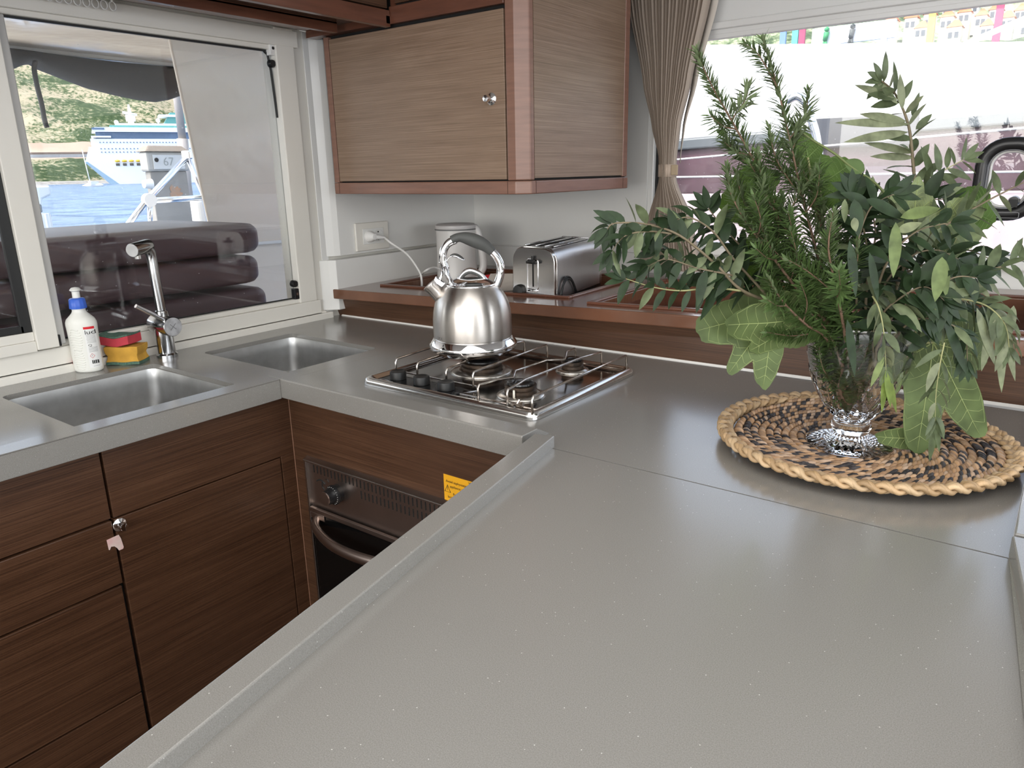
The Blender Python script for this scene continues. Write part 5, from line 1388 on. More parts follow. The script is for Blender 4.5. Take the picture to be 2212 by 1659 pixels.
olive('olive twig turned down above the mahogany tray', [(-0.3901, 1.0902, 1.2202), (-0.4052, 1.0538, 1.2305), (-0.4286, 1.0235, 1.2392), (-0.4622, 0.9856, 1.2547), (-0.4832, 0.9697, 1.2453)], 0.0018, 9, 0.060, 0.0160, 0.05, droop=1.5, seed=5)
# --- tall right branch
olive('tall olive branch curling left against the bright hull', [VB + V((0.02, 0.02, 0.06)), (-0.2220, 1.3426, 1.1624), (-0.2050, 1.3554, 1.2451), (-0.2091, 1.3523, 1.3181), (-0.2193, 1.3447, 1.3819), (-0.2307, 1.3360, 1.4370), (-0.2505, 1.3210, 1.4810), (-0.2672, 1.2959, 1.5003)], 0.0042, 11, 0.056, 0.0150, 0.42, mat=m_olive2, droop=0.4, seed=6, big=1.1)
leafset('fan of long pale olive leaves left of the tall branch', [
    ((-0.2273, 1.3261, 1.4379), (-0.3118, 1.2371, 1.4476), 0.015, -1), ((-0.2278, 1.3257, 1.4264), (-0.2999, 1.2461, 1.4188), 0.016, -1), ((-0.2316, 1.3228, 1.4420), (-0.2861, 1.2691, 1.4574), 0.016, -1), ((-0.2450, 1.3127, 1.4735), (-0.2953, 1.2621, 1.4980), 0.016, -1),
    ((-0.2480, 1.3104, 1.4756), (-0.2801, 1.2736, 1.4834), 0.015, 1), ((-0.2443, 1.3132, 1.4669), (-0.2776, 1.2880, 1.5103), 0.012, -1), ((-0.2380, 1.3179, 1.4601), (-0.2458, 1.3121, 1.5095), 0.013, -1), ((-0.2229, 1.3419, 1.4164), (-0.2598, 1.3015, 1.4225), 0.013, 1),
    ((-0.2190, 1.3449, 1.3957), (-0.2791, 1.2869, 1.4162), 0.014, -1), ((-0.2183, 1.3454, 1.3888), (-0.2704, 1.2935, 1.3955), 0.013, -1), ((-0.2276, 1.3384, 1.4505), (-0.2225, 1.3422, 1.4837), 0.010, 1), ((-0.2209, 1.3435, 1.4300), (-0.2039, 1.3562, 1.4532), 0.011, 1)], m_olive2)
olive('olive twig forking right with an upright pale leaf', [(-0.2075, 1.3536, 1.3252), (-0.1900, 1.3542, 1.3569), (-0.1701, 1.3567, 1.3725), (-0.1532, 1.3695, 1.3837)], 0.0016, 6, 0.055, 0.0130, 0.1, mat=m_olive2, smat=m_stemg, droop=0.2, seed=8)
# --- right side
olive('olive branch running right along the window sill', [VB + V((0.03, 0, 0.07)), (-0.1877, 1.2557, 1.1711), (-0.1389, 1.2801, 1.2013), (-0.1013, 1.2959, 1.2213), (-0.0648, 1.3235, 1.2354), (-0.0287, 1.3508, 1.2501)], 0.0034, 11, 0.062, 0.0150, 0.3, mat=m_olive2, droop=0.7, seed=9)
olive('olive branch pointing up right at the window latch', [VB + V((0.03, 0.01, 0.07)), (-0.2044, 1.2556, 1.2053), (-0.1772, 1.2762, 1.2675), (-0.1422, 1.3026, 1.3007), (-0.1068, 1.3293, 1.3267), (-0.0615, 1.3636, 1.3554)], 0.0030, 11, 0.060, 0.0145, 0.3, mat=m_olive2, droop=0.3, seed=10)
olive('olive branch drooping at the far right over the mahogany ledge', [VB + V((0.03, 0, 0.08)), (-0.1636, 1.2489, 1.1883), (-0.1221, 1.2552, 1.1874), (-0.0872, 1.2690, 1.1781), (-0.0613, 1.2760, 1.1520), (-0.0513, 1.2836, 1.1171)], 0.0022, 11, 0.060, 0.0135, 0.35, mat=m_olive2, smat=m_stemg, droop=1.5, seed=11)
olive('dark olive branch spreading over the middle right', [VB + V((0.01, 0, 0.07)), (-0.2219, 1.1923, 1.1846), (-0.2055, 1.1670, 1.2495), (-0.1763, 1.1766, 1.2885), (-0.1365, 1.2067, 1.3002)], 0.0026, 13, 0.058, 0.0155, 0.1, droop=0.8, seed=12)
olive('dark olive branch standing right of the rosemary', [VB + V((0.01, 0, 0.07)), (-0.2365, 1.2063, 1.1742), (-0.2357, 1.1818, 1.2464), (-0.2469, 1.1609, 1.3070), (-0.2602, 1.1508, 1.3393)], 0.0026, 12, 0.060, 0.0165, 0.15, droop=0.9, seed=13)
olive('dark olive branch low at the centre right', [VB + V((0.02, 0, 0.07)), (-0.1960, 1.1993, 1.1651), (-0.1614, 1.1878, 1.1972), (-0.1262, 1.2019, 1.2243), (-0.1002, 1.2216, 1.2236)], 0.0024, 13, 0.054, 0.0165, 0.1, droop=1.0, seed=14)
olive('dark olive branch hanging over the right rim of the vase', [VB + V((0.03, 0, 0.08)), (-0.1764, 1.2015, 1.1528), (-0.1418, 1.2027, 1.1631), (-0.1073, 1.2287, 1.1418), (-0.0969, 1.2366, 1.0999)], 0.0020, 11, 0.056, 0.0150, 0.15, droop=1.5, seed=15)
olive('dark olive branch deep in the middle of the bouquet', [VB + V((0, 0.02, 0.06)), (-0.2490, 1.2971, 1.1744), (-0.2297, 1.3242, 1.2615), (-0.2529, 1.3067, 1.3197), (-0.2788, 1.2871, 1.3486)], 0.0026, 13, 0.060, 0.0165, 0.1, droop=0.6, seed=16)
olive('dark olive branch behind the centre, lying to the right', [VB + V((0.01, 0.02, 0.06)), (-0.2187, 1.3075, 1.1903), (-0.1827, 1.3472, 1.2249), (-0.1379, 1.3811, 1.2457), (-0.1006, 1.4093, 1.2301)], 0.0024, 12, 0.058, 0.0160, 0.1, droop=0.9, seed=17)
olive('dark olive branch behind the rosemary on the left', [VB + V((-0.01, 0.03, 0.06)), (-0.3142, 1.2729, 1.1725), (-0.3563, 1.2536, 1.2101), (-0.4003, 1.2204, 1.2339), (-0.4314, 1.1969, 1.2496)], 0.0024, 12, 0.056, 0.0160, 0.1, droop=0.8, seed=18)
olive('pale green olive tip hanging in front of the vase', [(-0.2170, 1.1458, 1.1986), (-0.2055, 1.1357, 1.1845), (-0.1964, 1.1363, 1.1554), (-0.1911, 1.1403, 1.1215), (-0.1874, 1.1431, 1.0940)], 0.0014, 7, 0.042, 0.0110, 0.1, mat=m_olive2, smat=m_stemg, droop=1.5, seed=19)

DK = [('dark olive branch filling the bouquet just right of the rosemary stems', [VB + V((0.0, -0.01, 0.07)), (-0.2467, 1.1860, 1.1904), (-0.2458, 1.1491, 1.2624), (-0.2353, 1.1571, 1.3202), (-0.2110, 1.1754, 1.3386)], 31),
      ('dark olive branch arching over the centre of the vase', [VB + V((0.02, -0.01, 0.07)), (-0.2230, 1.2290, 1.1862), (-0.1932, 1.2390, 1.2428), (-0.1601, 1.2515, 1.2568), (-0.1312, 1.2733, 1.2425)], 32),
      ('dark olive branch behind the vase rim on the right', [VB + V((0.03, 0.01, 0.07)), (-0.1988, 1.2975, 1.1488), (-0.1651, 1.3229, 1.1628), (-0.1248, 1.3533, 1.1692), (-0.0977, 1.3613, 1.1483)], 33),
      ('dark olive branch low in front of the right rim', [VB + V((0.02, -0.02, 0.07)), (-0.2118, 1.1874, 1.1586), (-0.1826, 1.1718, 1.1977), (-0.1560, 1.1793, 1.2120), (-0.1329, 1.1968, 1.1916)], 34),
      ('dark olive branch leaning back in the upper centre', [VB + V((0.01, 0.02, 0.07)), (-0.2358, 1.2820, 1.2071), (-0.2157, 1.3098, 1.2776), (-0.1970, 1.3239, 1.3195), (-0.1690, 1.3450, 1.3257)], 35),
      ('dark olive branch pressed between rosemary and tall stem', [VB + V((0.01, 0.0, 0.07)), (-0.2535, 1.2436, 1.1962), (-0.2428, 1.2517, 1.2671), (-0.2529, 1.2440, 1.3157), (-0.2715, 1.2299, 1.3365)], 36)]
for lb_, P_, sd_ in DK:
    olive(lb_, P_, 0.0022, 15, 0.066, 0.0180, 0.12, droop=0.9, seed=sd_)
leafset('narrow bright green leaves at the end of the hanging tip', [
    ((-0.1874, 1.1431, 1.0940), (-0.1862, 1.1440, 1.0307), 0.010), ((-0.1874, 1.1431, 1.0940), (-0.1683, 1.1576, 1.0302), 0.010), ((-0.1879, 1.1427, 1.0940), (-0.1752, 1.1461, 1.0393), 0.010), ((-0.1915, 1.1400, 1.1147), (-0.2033, 1.1311, 1.0701), 0.010, -1)],
    leaf_mat('young_leaf', (0.19, 0.26, 0.06), (0.24, 0.30, 0.12), 0.45, 0.4))
leafset('large pale leaves near the centre right of the bouquet', [
    ((-0.1411, 1.1781, 1.2549), (-0.1406, 1.1659, 1.1955), 0.022), ((-0.1411, 1.1781, 1.2549), (-0.1298, 1.1867, 1.1999), 0.016), ((-0.1970, 1.1359, 1.3033), (-0.1903, 1.1284, 1.2302), 0.018, 1), ((-0.1944, 1.1503, 1.3086), (-0.1544, 1.1931, 1.3225), 0.017, 1),
    ((-0.2453, 1.1119, 1.3099), (-0.2411, 1.1151, 1.2911), 0.012, -1), ((-0.1932, 1.1387, 1.2908), (-0.1710, 1.1681, 1.3031), 0.014, -1)],
    leaf_mat('young_leaf2', (0.15, 0.20, 0.07), (0.24, 0.27, 0.15), 0.45, 0.3))
leafset('long dark leaves hanging down before the vase rim', [
    ((-0.2477, 1.1101, 1.2786), (-0.2310, 1.1102, 1.2025), 0.014), ((-0.2220, 1.1170, 1.2633), (-0.2054, 1.1295, 1.1953), 0.012), ((-0.2432, 1.1260, 1.1657), (-0.2241, 1.1280, 1.0837), 0.013), ((-0.2498, 1.1210, 1.3342), (-0.2380, 1.1174, 1.2847), 0.020),
    ((-0.2371, 1.1306, 1.3339), (-0.1886, 1.1673, 1.3077), 0.018), ((-0.2625, 1.1240, 1.3340), (-0.2574, 1.1153, 1.3032), 0.010, -1), ((-0.1298, 1.1991, 1.1649), (-0.0938, 1.2263, 1.0852), 0.016), ((-0.1510, 1.1832, 1.1654), (-0.1313, 1.1980, 1.1311), 0.016),
    ((-0.1357, 1.2073, 1.1561), (-0.0845, 1.2459, 1.1309), 0.016), ((-0.1705, 1.1935, 1.1132), (-0.1452, 1.2126, 1.1404), 0.014)], m_olive)
olive('thin olive twig dangling over the right fig leaf', [(-0.1254, 1.1963, 1.1321), (-0.1262, 1.1894, 1.0992), (-0.1258, 1.1897, 1.0575), (-0.1221, 1.1924, 1.0147)], 0.0012, 6, 0.052, 0.0110, 0.05, mat=m_olive2, smat=m_stemg, droop=1.8, seed=20)
leafset('pair of slim leaves touching the placemat', [
    ((-0.1225, 1.1921, 1.0183), (-0.1219, 1.1926, 0.9526), 0.012), ((-0.1225, 1.1921, 1.0183), (-0.1114, 1.2006, 0.9671), 0.010)], m_olive2)
leafset('slim leaves hanging free at the right end', [
    ((-0.0730, 1.2672, 1.1592), (-0.0796, 1.2622, 1.0826), 0.015, -1), ((-0.0640, 1.2740, 1.1521), (-0.0506, 1.2841, 1.0495), 0.016, -1), ((-0.0622, 1.2753, 1.1589), (-0.0363, 1.2949, 1.0672), 0.015, -1), ((-0.0967, 1.2493, 1.1768), (-0.0612, 1.2761, 1.0892), 0.016, -1), ((-0.0542, 1.2814, 1.1791), (-0.0537, 1.2817, 1.1277), 0.016, -1)], m_olive2)
# leaf hanging centre stems inside the vase
st_ = plant('cut_stems', 'bundle of cut branch ends standing inside the crystal vase', 'stems', None, (vx, vy, 1.0))
m = MB()
for k in range(9):
    a = k * 2.4; b0 = V((vx + 0.016 * cos(a), vy + 0.016 * sin(a), 0.996)); b1 = V((vx + 0.042 * cos(a + 0.6), vy + 0.042 * sin(a + 0.6), 1.09)); b2 = V((vx + 0.05 * cos(a + 0.9), vy + 0.05 * sin(a + 0.9), 1.16))
    m.tube(spline([b0, b1, b2], 5), 0.0028, 8)
m.build('stems', m_stem, st_, smooth=True)

# --- fig leaves
def figleaf(label, base, tip, side, size, lobes, mat, curl=0.2, depth=0.45, seed=0, cup=0.0, stalk=None, wscale=1.0, nflip=1, name='fig_leaf', cat='leaf', group='fig leaves in the vase'):
    """base: stalk junction, tip: tip of the mid lobe; side: vector giving the leaf's width direction"""
    base = V(base); tip = V(tip); d = tip - base; L_ = d.length; d.normalize()
    s = V(side); s = (s - d * s.dot(d)).normalized(); n = s.cross(d) * nflip
    t = plant(name, label, cat, group, tuple(base))
    q = random.Random(seed)
    # lobes: list of (angle deg from mid axis, relative length, width)
    def rad(a):
        r = depth
        for (la, ll, lw) in lobes:
            x = (a - radians(la) + pi) % (2 * pi) - pi
            r = max(r, depth + (ll - depth) * math.exp(-(x / radians(lw)) ** 2))
        back = abs(abs(a) - pi)
        r *= 1 - 0.75 * math.exp(-(back / 0.28) ** 2)
        r *= 1 + 0.015 * sin(23 * a) + 0.012 * sin(41 * a)
        return r
    def P(a, f, lift=0):
        r = rad(a) * f; x = sin(a) * r * wscale; y = cos(a) * r
        rr = math.sqrt(x * x + y * y)
        # bend: droop away along length, waviness
        zz = -curl * (max(0, y) ** 2) - cup * x * x + 0.022 * sin(5 * a + seed) * rr + 0.02 * mnoise.noise(V((x * 3, y * 3, seed)))
        return base + (s * x + d * y + n * zz + V((0, 0, -0.10 * curl * rr * rr))) * L_ + n * lift
    NA, NR = 144, 9; m = MB()
    m.v.append(tuple(base))
    for j in range(1, NR + 1):
        for i in range(NA): m.v.append(tuple(P(-pi + 2 * pi * i / NA, j / NR)))
    for i in range(NA): m.f.append((0, 1 + i, 1 + (i + 1) % NA) if nflip > 0 else (0, 1 + (i + 1) % NA, 1 + i))
    for j in range(NR - 1):
        for i in range(NA):
            a = 1 + j * NA + i; b = 1 + j * NA + (i + 1) % NA
            m.f.append((a, a + NA, b + NA, b) if nflip > 0 else (a, b, b + NA, a + NA))
    m.build('blade', mat, t, smooth=True)
    mv = MB()
    for (la, ll, lw) in lobes:
        a = radians(la)
        for sgl in (1, -1):
            mv.tube([P(a, f / 10 * 0.97, 0.0003 * sgl) for f in range(0, 11)], [0.0011 * (1 - 0.8 * f / 10) for f in range(11)], 5)
        for kk in range(1, 8):
            f0 = kk / 8.5
            for sg_ in (-1, 1):
                pts = []
                for u in range(6):
                    uu = u / 5; aa = a + sg_ * radians(lw) * 0.95 * uu / max(0.35, f0 + 0.25); ff = min(0.97, (f0 + 0.16 * uu) * rad(a) / max(0.2, rad(aa)))
                    pts.append(P(aa, ff, 0.0001))
                mv.tube(pts, [0.0004 * (1 - 0.6 * u / 5) for u in range(6)], 4)
    mv.build('veins', m_vein2 if mat is m_figback else m_vein, t, smooth=True)
    if stalk: MB().tube(spline([V(p) for p in stalk] + [base], 6), 0.0018, 7).build('stalk', m_stemg, t, smooth=True)
    return t
cr_h = V((0.80, 0.60, 0))
up3 = V((0, 0, 1))
five = [(0, 1.0, 17), (52, 0.92, 17), (-52, 0.92, 17), (105, 0.6, 22), (-105, 0.6, 22)]
figleaf('large lobed fig leaf drooping left of the vase, lower one', (-0.3533, 1.1431, 1.1647), (-0.3446, 1.0995, 1.0531), V((0.75, 0.56, -0.1)), 1, [(0, 1.0, 17), (-28, 0.98, 15), (-68, 1.05, 27), (55, 0.42, 30), (100, 0.35, 30)], m_fig, 0.10, 0.40, 1, stalk=[VB + V((-0.02, 0, 0.09)), (-0.3164, 1.1710, 1.1507)], nflip=-1)
figleaf('rounded fig leaf lying over the lobed one', (-0.3079, 1.1398, 1.1568), (-0.3911, 1.0519, 1.1527), V((0.0, -0.35, 0.9)), 1, [(0, 1.0, 26), (38, 0.62, 20), (-32, 0.74, 20)], m_fig, 0.08, 0.40, 2, stalk=[VB + V((-0.02, 0, 0.09))], nflip=1)
figleaf('long fig leaf hanging down right of the vase', (-0.1501, 1.2841, 1.1121), (-0.1446, 1.2632, 0.9317), V((0.80, 0.55, 0.0)), 1, [(0, 1.0, 17), (33, 0.98, 15), (-55, 0.52, 25), (75, 0.50, 25), (105, 0.35, 30)], m_fig, 0.05, 0.38, 3, stalk=[VB + V((0.05, 0, 0.11))], nflip=-1)
figleaf('curled fig leaf lying on the placemat', (-0.1387, 1.2927, 0.9552), (-0.1882, 1.2302, 0.9564), V((0.3, 0.2, 0.8)), 1, [(0, 1.0, 22), (40, 0.5, 20), (-40, 0.4, 20)], m_fig, 0.3, 0.4, 4, nflip=1)
figleaf('round sunlit green leaf behind the rosemary', (-0.4054, 1.1915, 1.3341), (-0.4534, 1.1552, 1.3176), V((0.45, 0.3, 0.9)), 1, [(0, 1.0, 40), (60, 0.85, 40), (-60, 0.85, 40)], m_figback, 0.05, 0.7, 5, nflip=1, stalk=[(-0.3254, 1.2394, 1.2358)])
figleaf('broad sunlit leaf low behind the rosemary', (-0.3827, 1.2086, 1.2507), (-0.4155, 1.1838, 1.1995), V((0.45, 0.3, 0.9)), 1, [(0, 1.0, 40), (60, 0.85, 40), (-60, 0.85, 40)], m_figback, 0.05, 0.65, 6, nflip=1, stalk=[(-0.3232, 1.2410, 1.2062)])
figleaf('bright green leaf right of the tall rosemary', (-0.3310, 1.2477, 1.3499), (-0.2922, 1.2770, 1.3823), V((0.3, 0.2, -0.9)), 1, [(0, 1.0, 40), (60, 0.8, 40), (-60, 0.8, 40)], m_figback, 0.05, 0.6, 7, nflip=1, stalk=[(-0.3170, 1.2457, 1.2792)])
figleaf('bright green leaf tucked behind the tall rosemary tip', (-0.3486, 1.2344, 1.3919), (-0.3570, 1.2280, 1.4295), V((0.8, 0.6, 0)), 1, [(0, 1.0, 34), (60, 0.7, 34), (-60, 0.7, 34)], m_figback, 0.05, 0.5, 8, nflip=1, stalk=[(-0.3229, 1.2413, 1.2793)])
figleaf('veined fig leaf on the right facing the window', (-0.1362, 1.3197, 1.2861), (-0.1870, 1.2687, 1.2814), V((0.1, 0.0, 1.0)), 1, [(0, 1.0, 32), (55, 0.7, 30), (-55, 0.8, 30)], leaf_mat('fig_pale', (0.20, 0.25, 0.12), (0.22, 0.27, 0.13), 0.5, 0.3), 0.05, 0.55, 9, nflip=1, stalk=[(-0.1768, 1.3015, 1.1797)])
figleaf('pale fig leaf behind the tall olive stem', (-0.2024, 1.3073, 1.3062), (-0.2400, 1.2788, 1.3418), V((0.4, 0.3, 0.8)), 1, five, leaf_mat('fig_pale2', (0.19, 0.23, 0.11), (0.22, 0.27, 0.13), 0.5, 0.3), 0.05, 0.5, 10, nflip=1)
figleaf('dark green leaf edge seen at the right sill', (-0.1415, 1.3658, 1.3111), (-0.1042, 1.3940, 1.2890), V((0.2, 0.2, 1.0)), 1, [(0, 1.0, 40), (60, 0.8, 40), (-60, 0.8, 40)], m_figback, 0.05, 0.6, 11, nflip=1)
# climbing vine tendril with one small leaf
vt = plant('vine_tendril', 'thin green vine crossing to the tall olive stem', 'vine', None, (-0.3530, 1.1684, 1.4277))
MB().tube(spline([(-0.3594, 1.1635, 1.4427), (-0.3332, 1.1709, 1.4199), (-0.2989, 1.1842, 1.3970), (-0.2756, 1.2018, 1.3757), (-0.2464, 1.2239, 1.3533), (-0.2257, 1.2269, 1.3301)], 6), 0.0018, 7).build('stem', M('vine_green', (0.12, 0.15, 0.05), 0.6), vt, smooth=True)
m = MB(); leaf(m, V((-0.2600, 1.2136, 1.3714)), V((-0.2815, 1.1973, 1.3823)) - V((-0.2600, 1.2136, 1.3714)), V((0.6, -0.8, 0.2)), 0.035, 0.022, 0.0, 0.1, 8)
m.build('leaf', m_fig, vt, smooth=True)


# ------------------------------------------------------------------ outside, aft: cockpit
cu_m = M('burgundy_vinyl', (0.085, 0.050, 0.056), 0.42, nscale=200, namt=0.1)
def cushion(z0, z1, ye, label, seam):
    t = thing('seat_cushion', label, 'cushion', (-2.75, 1.0, z0), 'stacked cockpit cushions')
    h = z1 - z0
    m = MB(); pr = rrect(-3.10, z0, -2.50, z1, h * 0.33, 6)
    ys_ = [-1.0, ye - 0.05, ye - 0.02, ye - 0.006, ye]
    sc = [1, 1, 0.93, 0.80, 0.60]
    cx, cz = -2.80, (z0 + z1) / 2
    for y, s_ in zip(ys_, sc):
        for (x, z) in pr:
            k = 1 - (1 - s_) * 0.12 / 0.60
            m.v.append((cx + (x - cx) * k, y, cz + (z - cz) * (s_ if s_ > 0.9 else s_)))
    n_ = len(pr)
    for j in range(len(ys_) - 1):
        for i in range(n_): m.f.append((j * n_ + i, j * n_ + (i + 1) % n_, (j + 1) * n_ + (i + 1) % n_, (j + 1) * n_ + i))
    m.f.append(tuple(range(n_))[::-1]); m.f.append(tuple((len(ys_) - 1) * n_ + i for i in range(n_)))
    m.build('cover', cu_m, t, smooth=True, weld=True)
    MB().tube([(-2.504, -1.0, z1 - h * 0.26), (-2.504, ye - 0.04, z1 - h * 0.26)], 0.003, 6).build('piping', cu_m, t, smooth=True)
    return t
cushion(1.100, 1.212, 1.730, 'top burgundy cockpit cushion behind the window', 1)
cushion(0.985, 1.092, 1.715, 'middle burgundy cockpit cushion of the stack behind the window', 1)
cushion(0.855, 0.968, 1.735, 'bottom burgundy cockpit cushion, half hidden by the sill', 1)
struct(MB().box((-3.3, -2.0, 0.3), (-2.06, 1.9, 0.852)).build('cockpit_bench', m_white))
dk = MB().box((-6.0, -4.0, -0.3), (-2.06, 3.2, -0.1)); struct(dk.build('cockpit_deck', m_white))
# white moulded panel on the right
a = (-3.2000, 1.8726, 1.9521); b = (-3.2000, 1.9486, 1.1403)
cp_ = thing('cockpit_bulkhead', 'glossy white moulded cockpit panel right behind the window', 'panel', (-3.2, 2.1, 0.9))
m_gel = M('gelcoat_panel', (0.76, 0.67, 0.56), 0.16, coat=0.4, bump=(1.6, 0.35, 0.08))
MB().prism([a, b, (-3.2, b[1] + 0.05, -0.1), (-3.2, 3.4, -0.1), (-3.2, 3.4, a[2] + 0.02)], (-0.018, 0.0, 0)).build('panel', m_gel, cp_, bevel=0.008, bseg=3)
MB().prism([(-3.19, b[1] + 0.05, 1.063), (-3.19, 3.3, 1.035), (-3.19, 3.3, 1.055), (-3.19, b[1] + 0.05, 1.078)], (0.012, 0, 0)).build('moulding', m_white, cp_, bevel=0.004)
# hardtop
ht = thing('cockpit_hardtop', 'white cockpit hardtop overhead outside the window', 'roof', (-3.2, 0.5, 2.0))
MB().hexa([(-4.25, -3.0, 2.02), (-2.06, -3.0, 2.10), (-2.06, 3.4, 2.10), (-4.25, 3.4, 2.0), (-4.25, -3.0, 2.12), (-2.06, -3.0, 2.2), (-2.06, 3.4, 2.2), (-4.25, 3.4, 2.12)]).build('roof_panel', m_gel, ht, bevel=0.02)
MB().hexa([(-4.28, -3.0, 1.995), (-4.22, -3.0, 1.995), (-4.22, 2.62, 1.985), (-4.28, 2.62, 1.985), (-4.28, -3.0, 2.05), (-4.22, -3.0, 2.05), (-4.22, 2.62, 2.04), (-4.28, 2.62, 2.04)]).build('edge_moulding', m_white, ht, bevel=0.006)
cv = thing('rolled_canvas', 'dark grey canvas enclosure rolled and sagging under the hardtop', 'canvas', (-4.2, 2.0, 2.0))
up_ = [(-4.2000, 1.4871, 1.9967), (-4.2000, 1.6251, 2.0040), (-4.2000, 1.8451, 1.9963), (-4.2000, 2.1411, 1.9908), (-4.2000, 2.4777, 1.9943), (-4.2000, 2.5880, 1.9797)]
lo_ = [(-4.2000, 1.4574, 1.8416), (-4.2000, 1.6046, 1.8942), (-4.2000, 1.6279, 1.8921), (-4.2000, 1.6811, 1.9196), (-4.2000, 1.7234, 1.9276), (-4.2000, 1.7648, 1.9039), (-4.2000, 1.8455, 1.8763), (-4.2000, 1.9725, 1.8329), (-4.2000, 2.1106, 1.8079), (-4.2000, 2.2331, 1.7918), (-4.2000, 2.3237, 1.7874), (-4.2000, 2.4072, 1.8043), (-4.2000, 2.4744, 1.8280), (-4.2000, 2.6023, 1.8812)]
m = MB(); n_ = 60
def lerpl(Lp, y):
    for i in range(len(Lp) - 1):
        if Lp[i][1] <= y <= Lp[i + 1][1]:
            t = (y - Lp[i][1]) / (Lp[i + 1][1] - Lp[i][1]); return Lp[i][2] + (Lp[i + 1][2] - Lp[i][2]) * t
    return Lp[-1][2]
ya, yb2 = up_[0][1] + 0.001, min(up_[-1][1], lo_[-1][1]) - 0.001
sec = 14
for i in range(n_ + 1):
    y = ya + (yb2 - ya) * i / n_; zu = lerpl(up_, y) - 0.012; zl = lerpl(lo_, y)
    for k in range(sec):
        a_ = 2 * pi * k / sec
        hh = (zu - zl) / 2; x = -4.2 + 0.085 * sin(a_) * (1 + 0.15 * mnoise.noise(V((y * 9, k, 0)))); z = (zu + zl) / 2 + hh * cos(a_) * 1.0
        m.v.append((x, y, z))
for i in range(n_):
    for k in range(sec): m.f.append((i * sec + k, i * sec + (k + 1) % sec, (i + 1) * sec + (k + 1) % sec, (i + 1) * sec + k))
m.build('canvas_roll', M('charcoal_canvas', (0.016, 0.016, 0.016), 0.85, nscale=12, namt=0.3), cv, smooth=True)
MB().tube(spline([(-4.1000, 1.7014, 1.9306), (-4.0800, 1.6822, 1.8903), (-4.0800, 1.6813, 1.8183), (-4.0800, 1.6868, 1.7355), (-4.0800, 1.6866, 1.6661), (-4.0800, 1.6923, 1.6280)], 6), 0.012, 8, flat=0.5).build('tie_strap', m_black, cv, smooth=True)
# stern davit / rail of the own boat
m_rail = M('polished_rail', (0.75, 0.76, 0.78), 0.18, 1.0)
rl = thing('stern_rail', 'polished steel stern rail frame in front of the dock pillar', 'railing', (-5.2, 3.0, 0.2))
MB().tube([(-5.2000, 2.5032, 1.0235), (-5.2000, 2.7183, 1.2384), (-5.2000, 3.0617, 1.5289)], 0.022, 10).build('diagonal_tube', m_rail, rl, smooth=True)
MB().tube([(-5.2000, 2.7173, 1.2322), (-5.2000, 3.1460, 1.2377)], 0.020, 10).build('cross_tube', m_rail, rl, smooth=True)
MB().tube([(-5.2000, 3.0617, 1.5289), (-5.2000, 3.1470, 1.2443), (-5.2000, 3.1702, 0.9902)], 0.020, 10).build('post_tube', m_rail, rl, smooth=True)
MB().tube([(-5.2000, 2.7360, 1.2251), (-5.2000, 2.7041, 1.0243)], 0.018, 10).build('short_post', m_rail, rl, smooth=True)
MB().tube([(-5.2000, 3.1702, 0.9902), V((-5.2000, 3.1702, 0.9902)) * 1.0 + V((0, 0, -1.6))], 0.020, 10).build('post_foot', m_rail, rl, smooth=True)
MB().lathe([(0, 0), (0.045, 0), (0.045, 0.05), (0, 0.05)], V((-5.2200, 2.7288, 1.2379)), 16, (1, 0, 0)).build('joint', m_white, rl, smooth='auto')
MB().box(V((-5.2500, 3.0412, 1.5077)), V((-5.1500, 3.0740, 1.5688))).build('bracket', m_rail, rl, bevel=0.01)
c_ = V((-5.3000, 3.1976, 1.1742)); MB().box(c_ - V((0.05, 0.09, 0.14)), c_ + V((0.05, 0.06, 0.06))).build('white_bag', m_white, rl, bevel=0.03, bseg=3)
# dock pedestal
dp = thing('dock_pedestal', 'grey dock service pillar marked 67 with rust stain', 'pillar', (-7.5, 4.3, -0.5))
pA = V((-7.5000, 4.0154, 1.5315)); pB = V((-7.5000, 4.3861, 1.5671)); pC = V((-7.5000, 4.3798, 0.8319)); pD = V((-7.5000, 3.9431, 0.8639))
m_ped = M('pedestal_grey', (0.30, 0.28, 0.25), 0.6, nscale=2.5, namt=0.25)
yl, yr = V((-7.5000, 3.9910, 1.2273)).y, V((-7.5000, 4.3844, 1.2136)).y
zt_ = V((-7.5000, 4.1966, 1.6389)).z; zh = V((-7.5000, 4.1671, 1.4497)).z
MB().box((-7.60, yl, -0.6), (-7.5, yr, zh)).build('column', m_ped, dp, bevel=0.01)
MB().box((-7.62, yl - 0.03, zh), (-7.47, yr + 0.02, zt_)).build('head', M('pedestal_head', (0.42, 0.40, 0.36), 0.5, nscale=2.5, namt=0.2), dp, bevel=0.02)
MB().hexa([(-7.65, yl - 0.05, zt_), (-7.44, yl - 0.05, zt_), (-7.44, yr + 0.04, zt_), (-7.65, yr + 0.04, zt_), (-7.60, yl + 0.02, zt_ + 0.06), (-7.5, yl + 0.02, zt_ + 0.06), (-7.5, yr - 0.02, zt_ + 0.06), (-7.60, yr - 0.02, zt_ + 0.06)]).build('cap', M('pedestal_cap', (0.22, 0.18, 0.14), 0.6), dp, bevel=0.01)
MB().box((-7.468, yl + 0.03, zh + 0.02), (-7.460, yr - 0.03, zt_ - 0.03)).build('number_plate', M('plate_grey', (0.52, 0.52, 0.50), 0.5), dp, bevel=0.005)
text('number', '67', 0.115, (-7.458, yl + 0.13, zh + 0.055), (0, 1, 0), (0, 0, 1), M('number_grey', (0.28, 0.29, 0.27), 0.5), dp)
MB().lathe([(0, 0), (0.022, 0), (0.018, 0.01), (0, 0.01)], (-7.46, yl + 0.065, zh + 0.11), 16, (1, 0, 0)).build('socket', m_gap, dp)
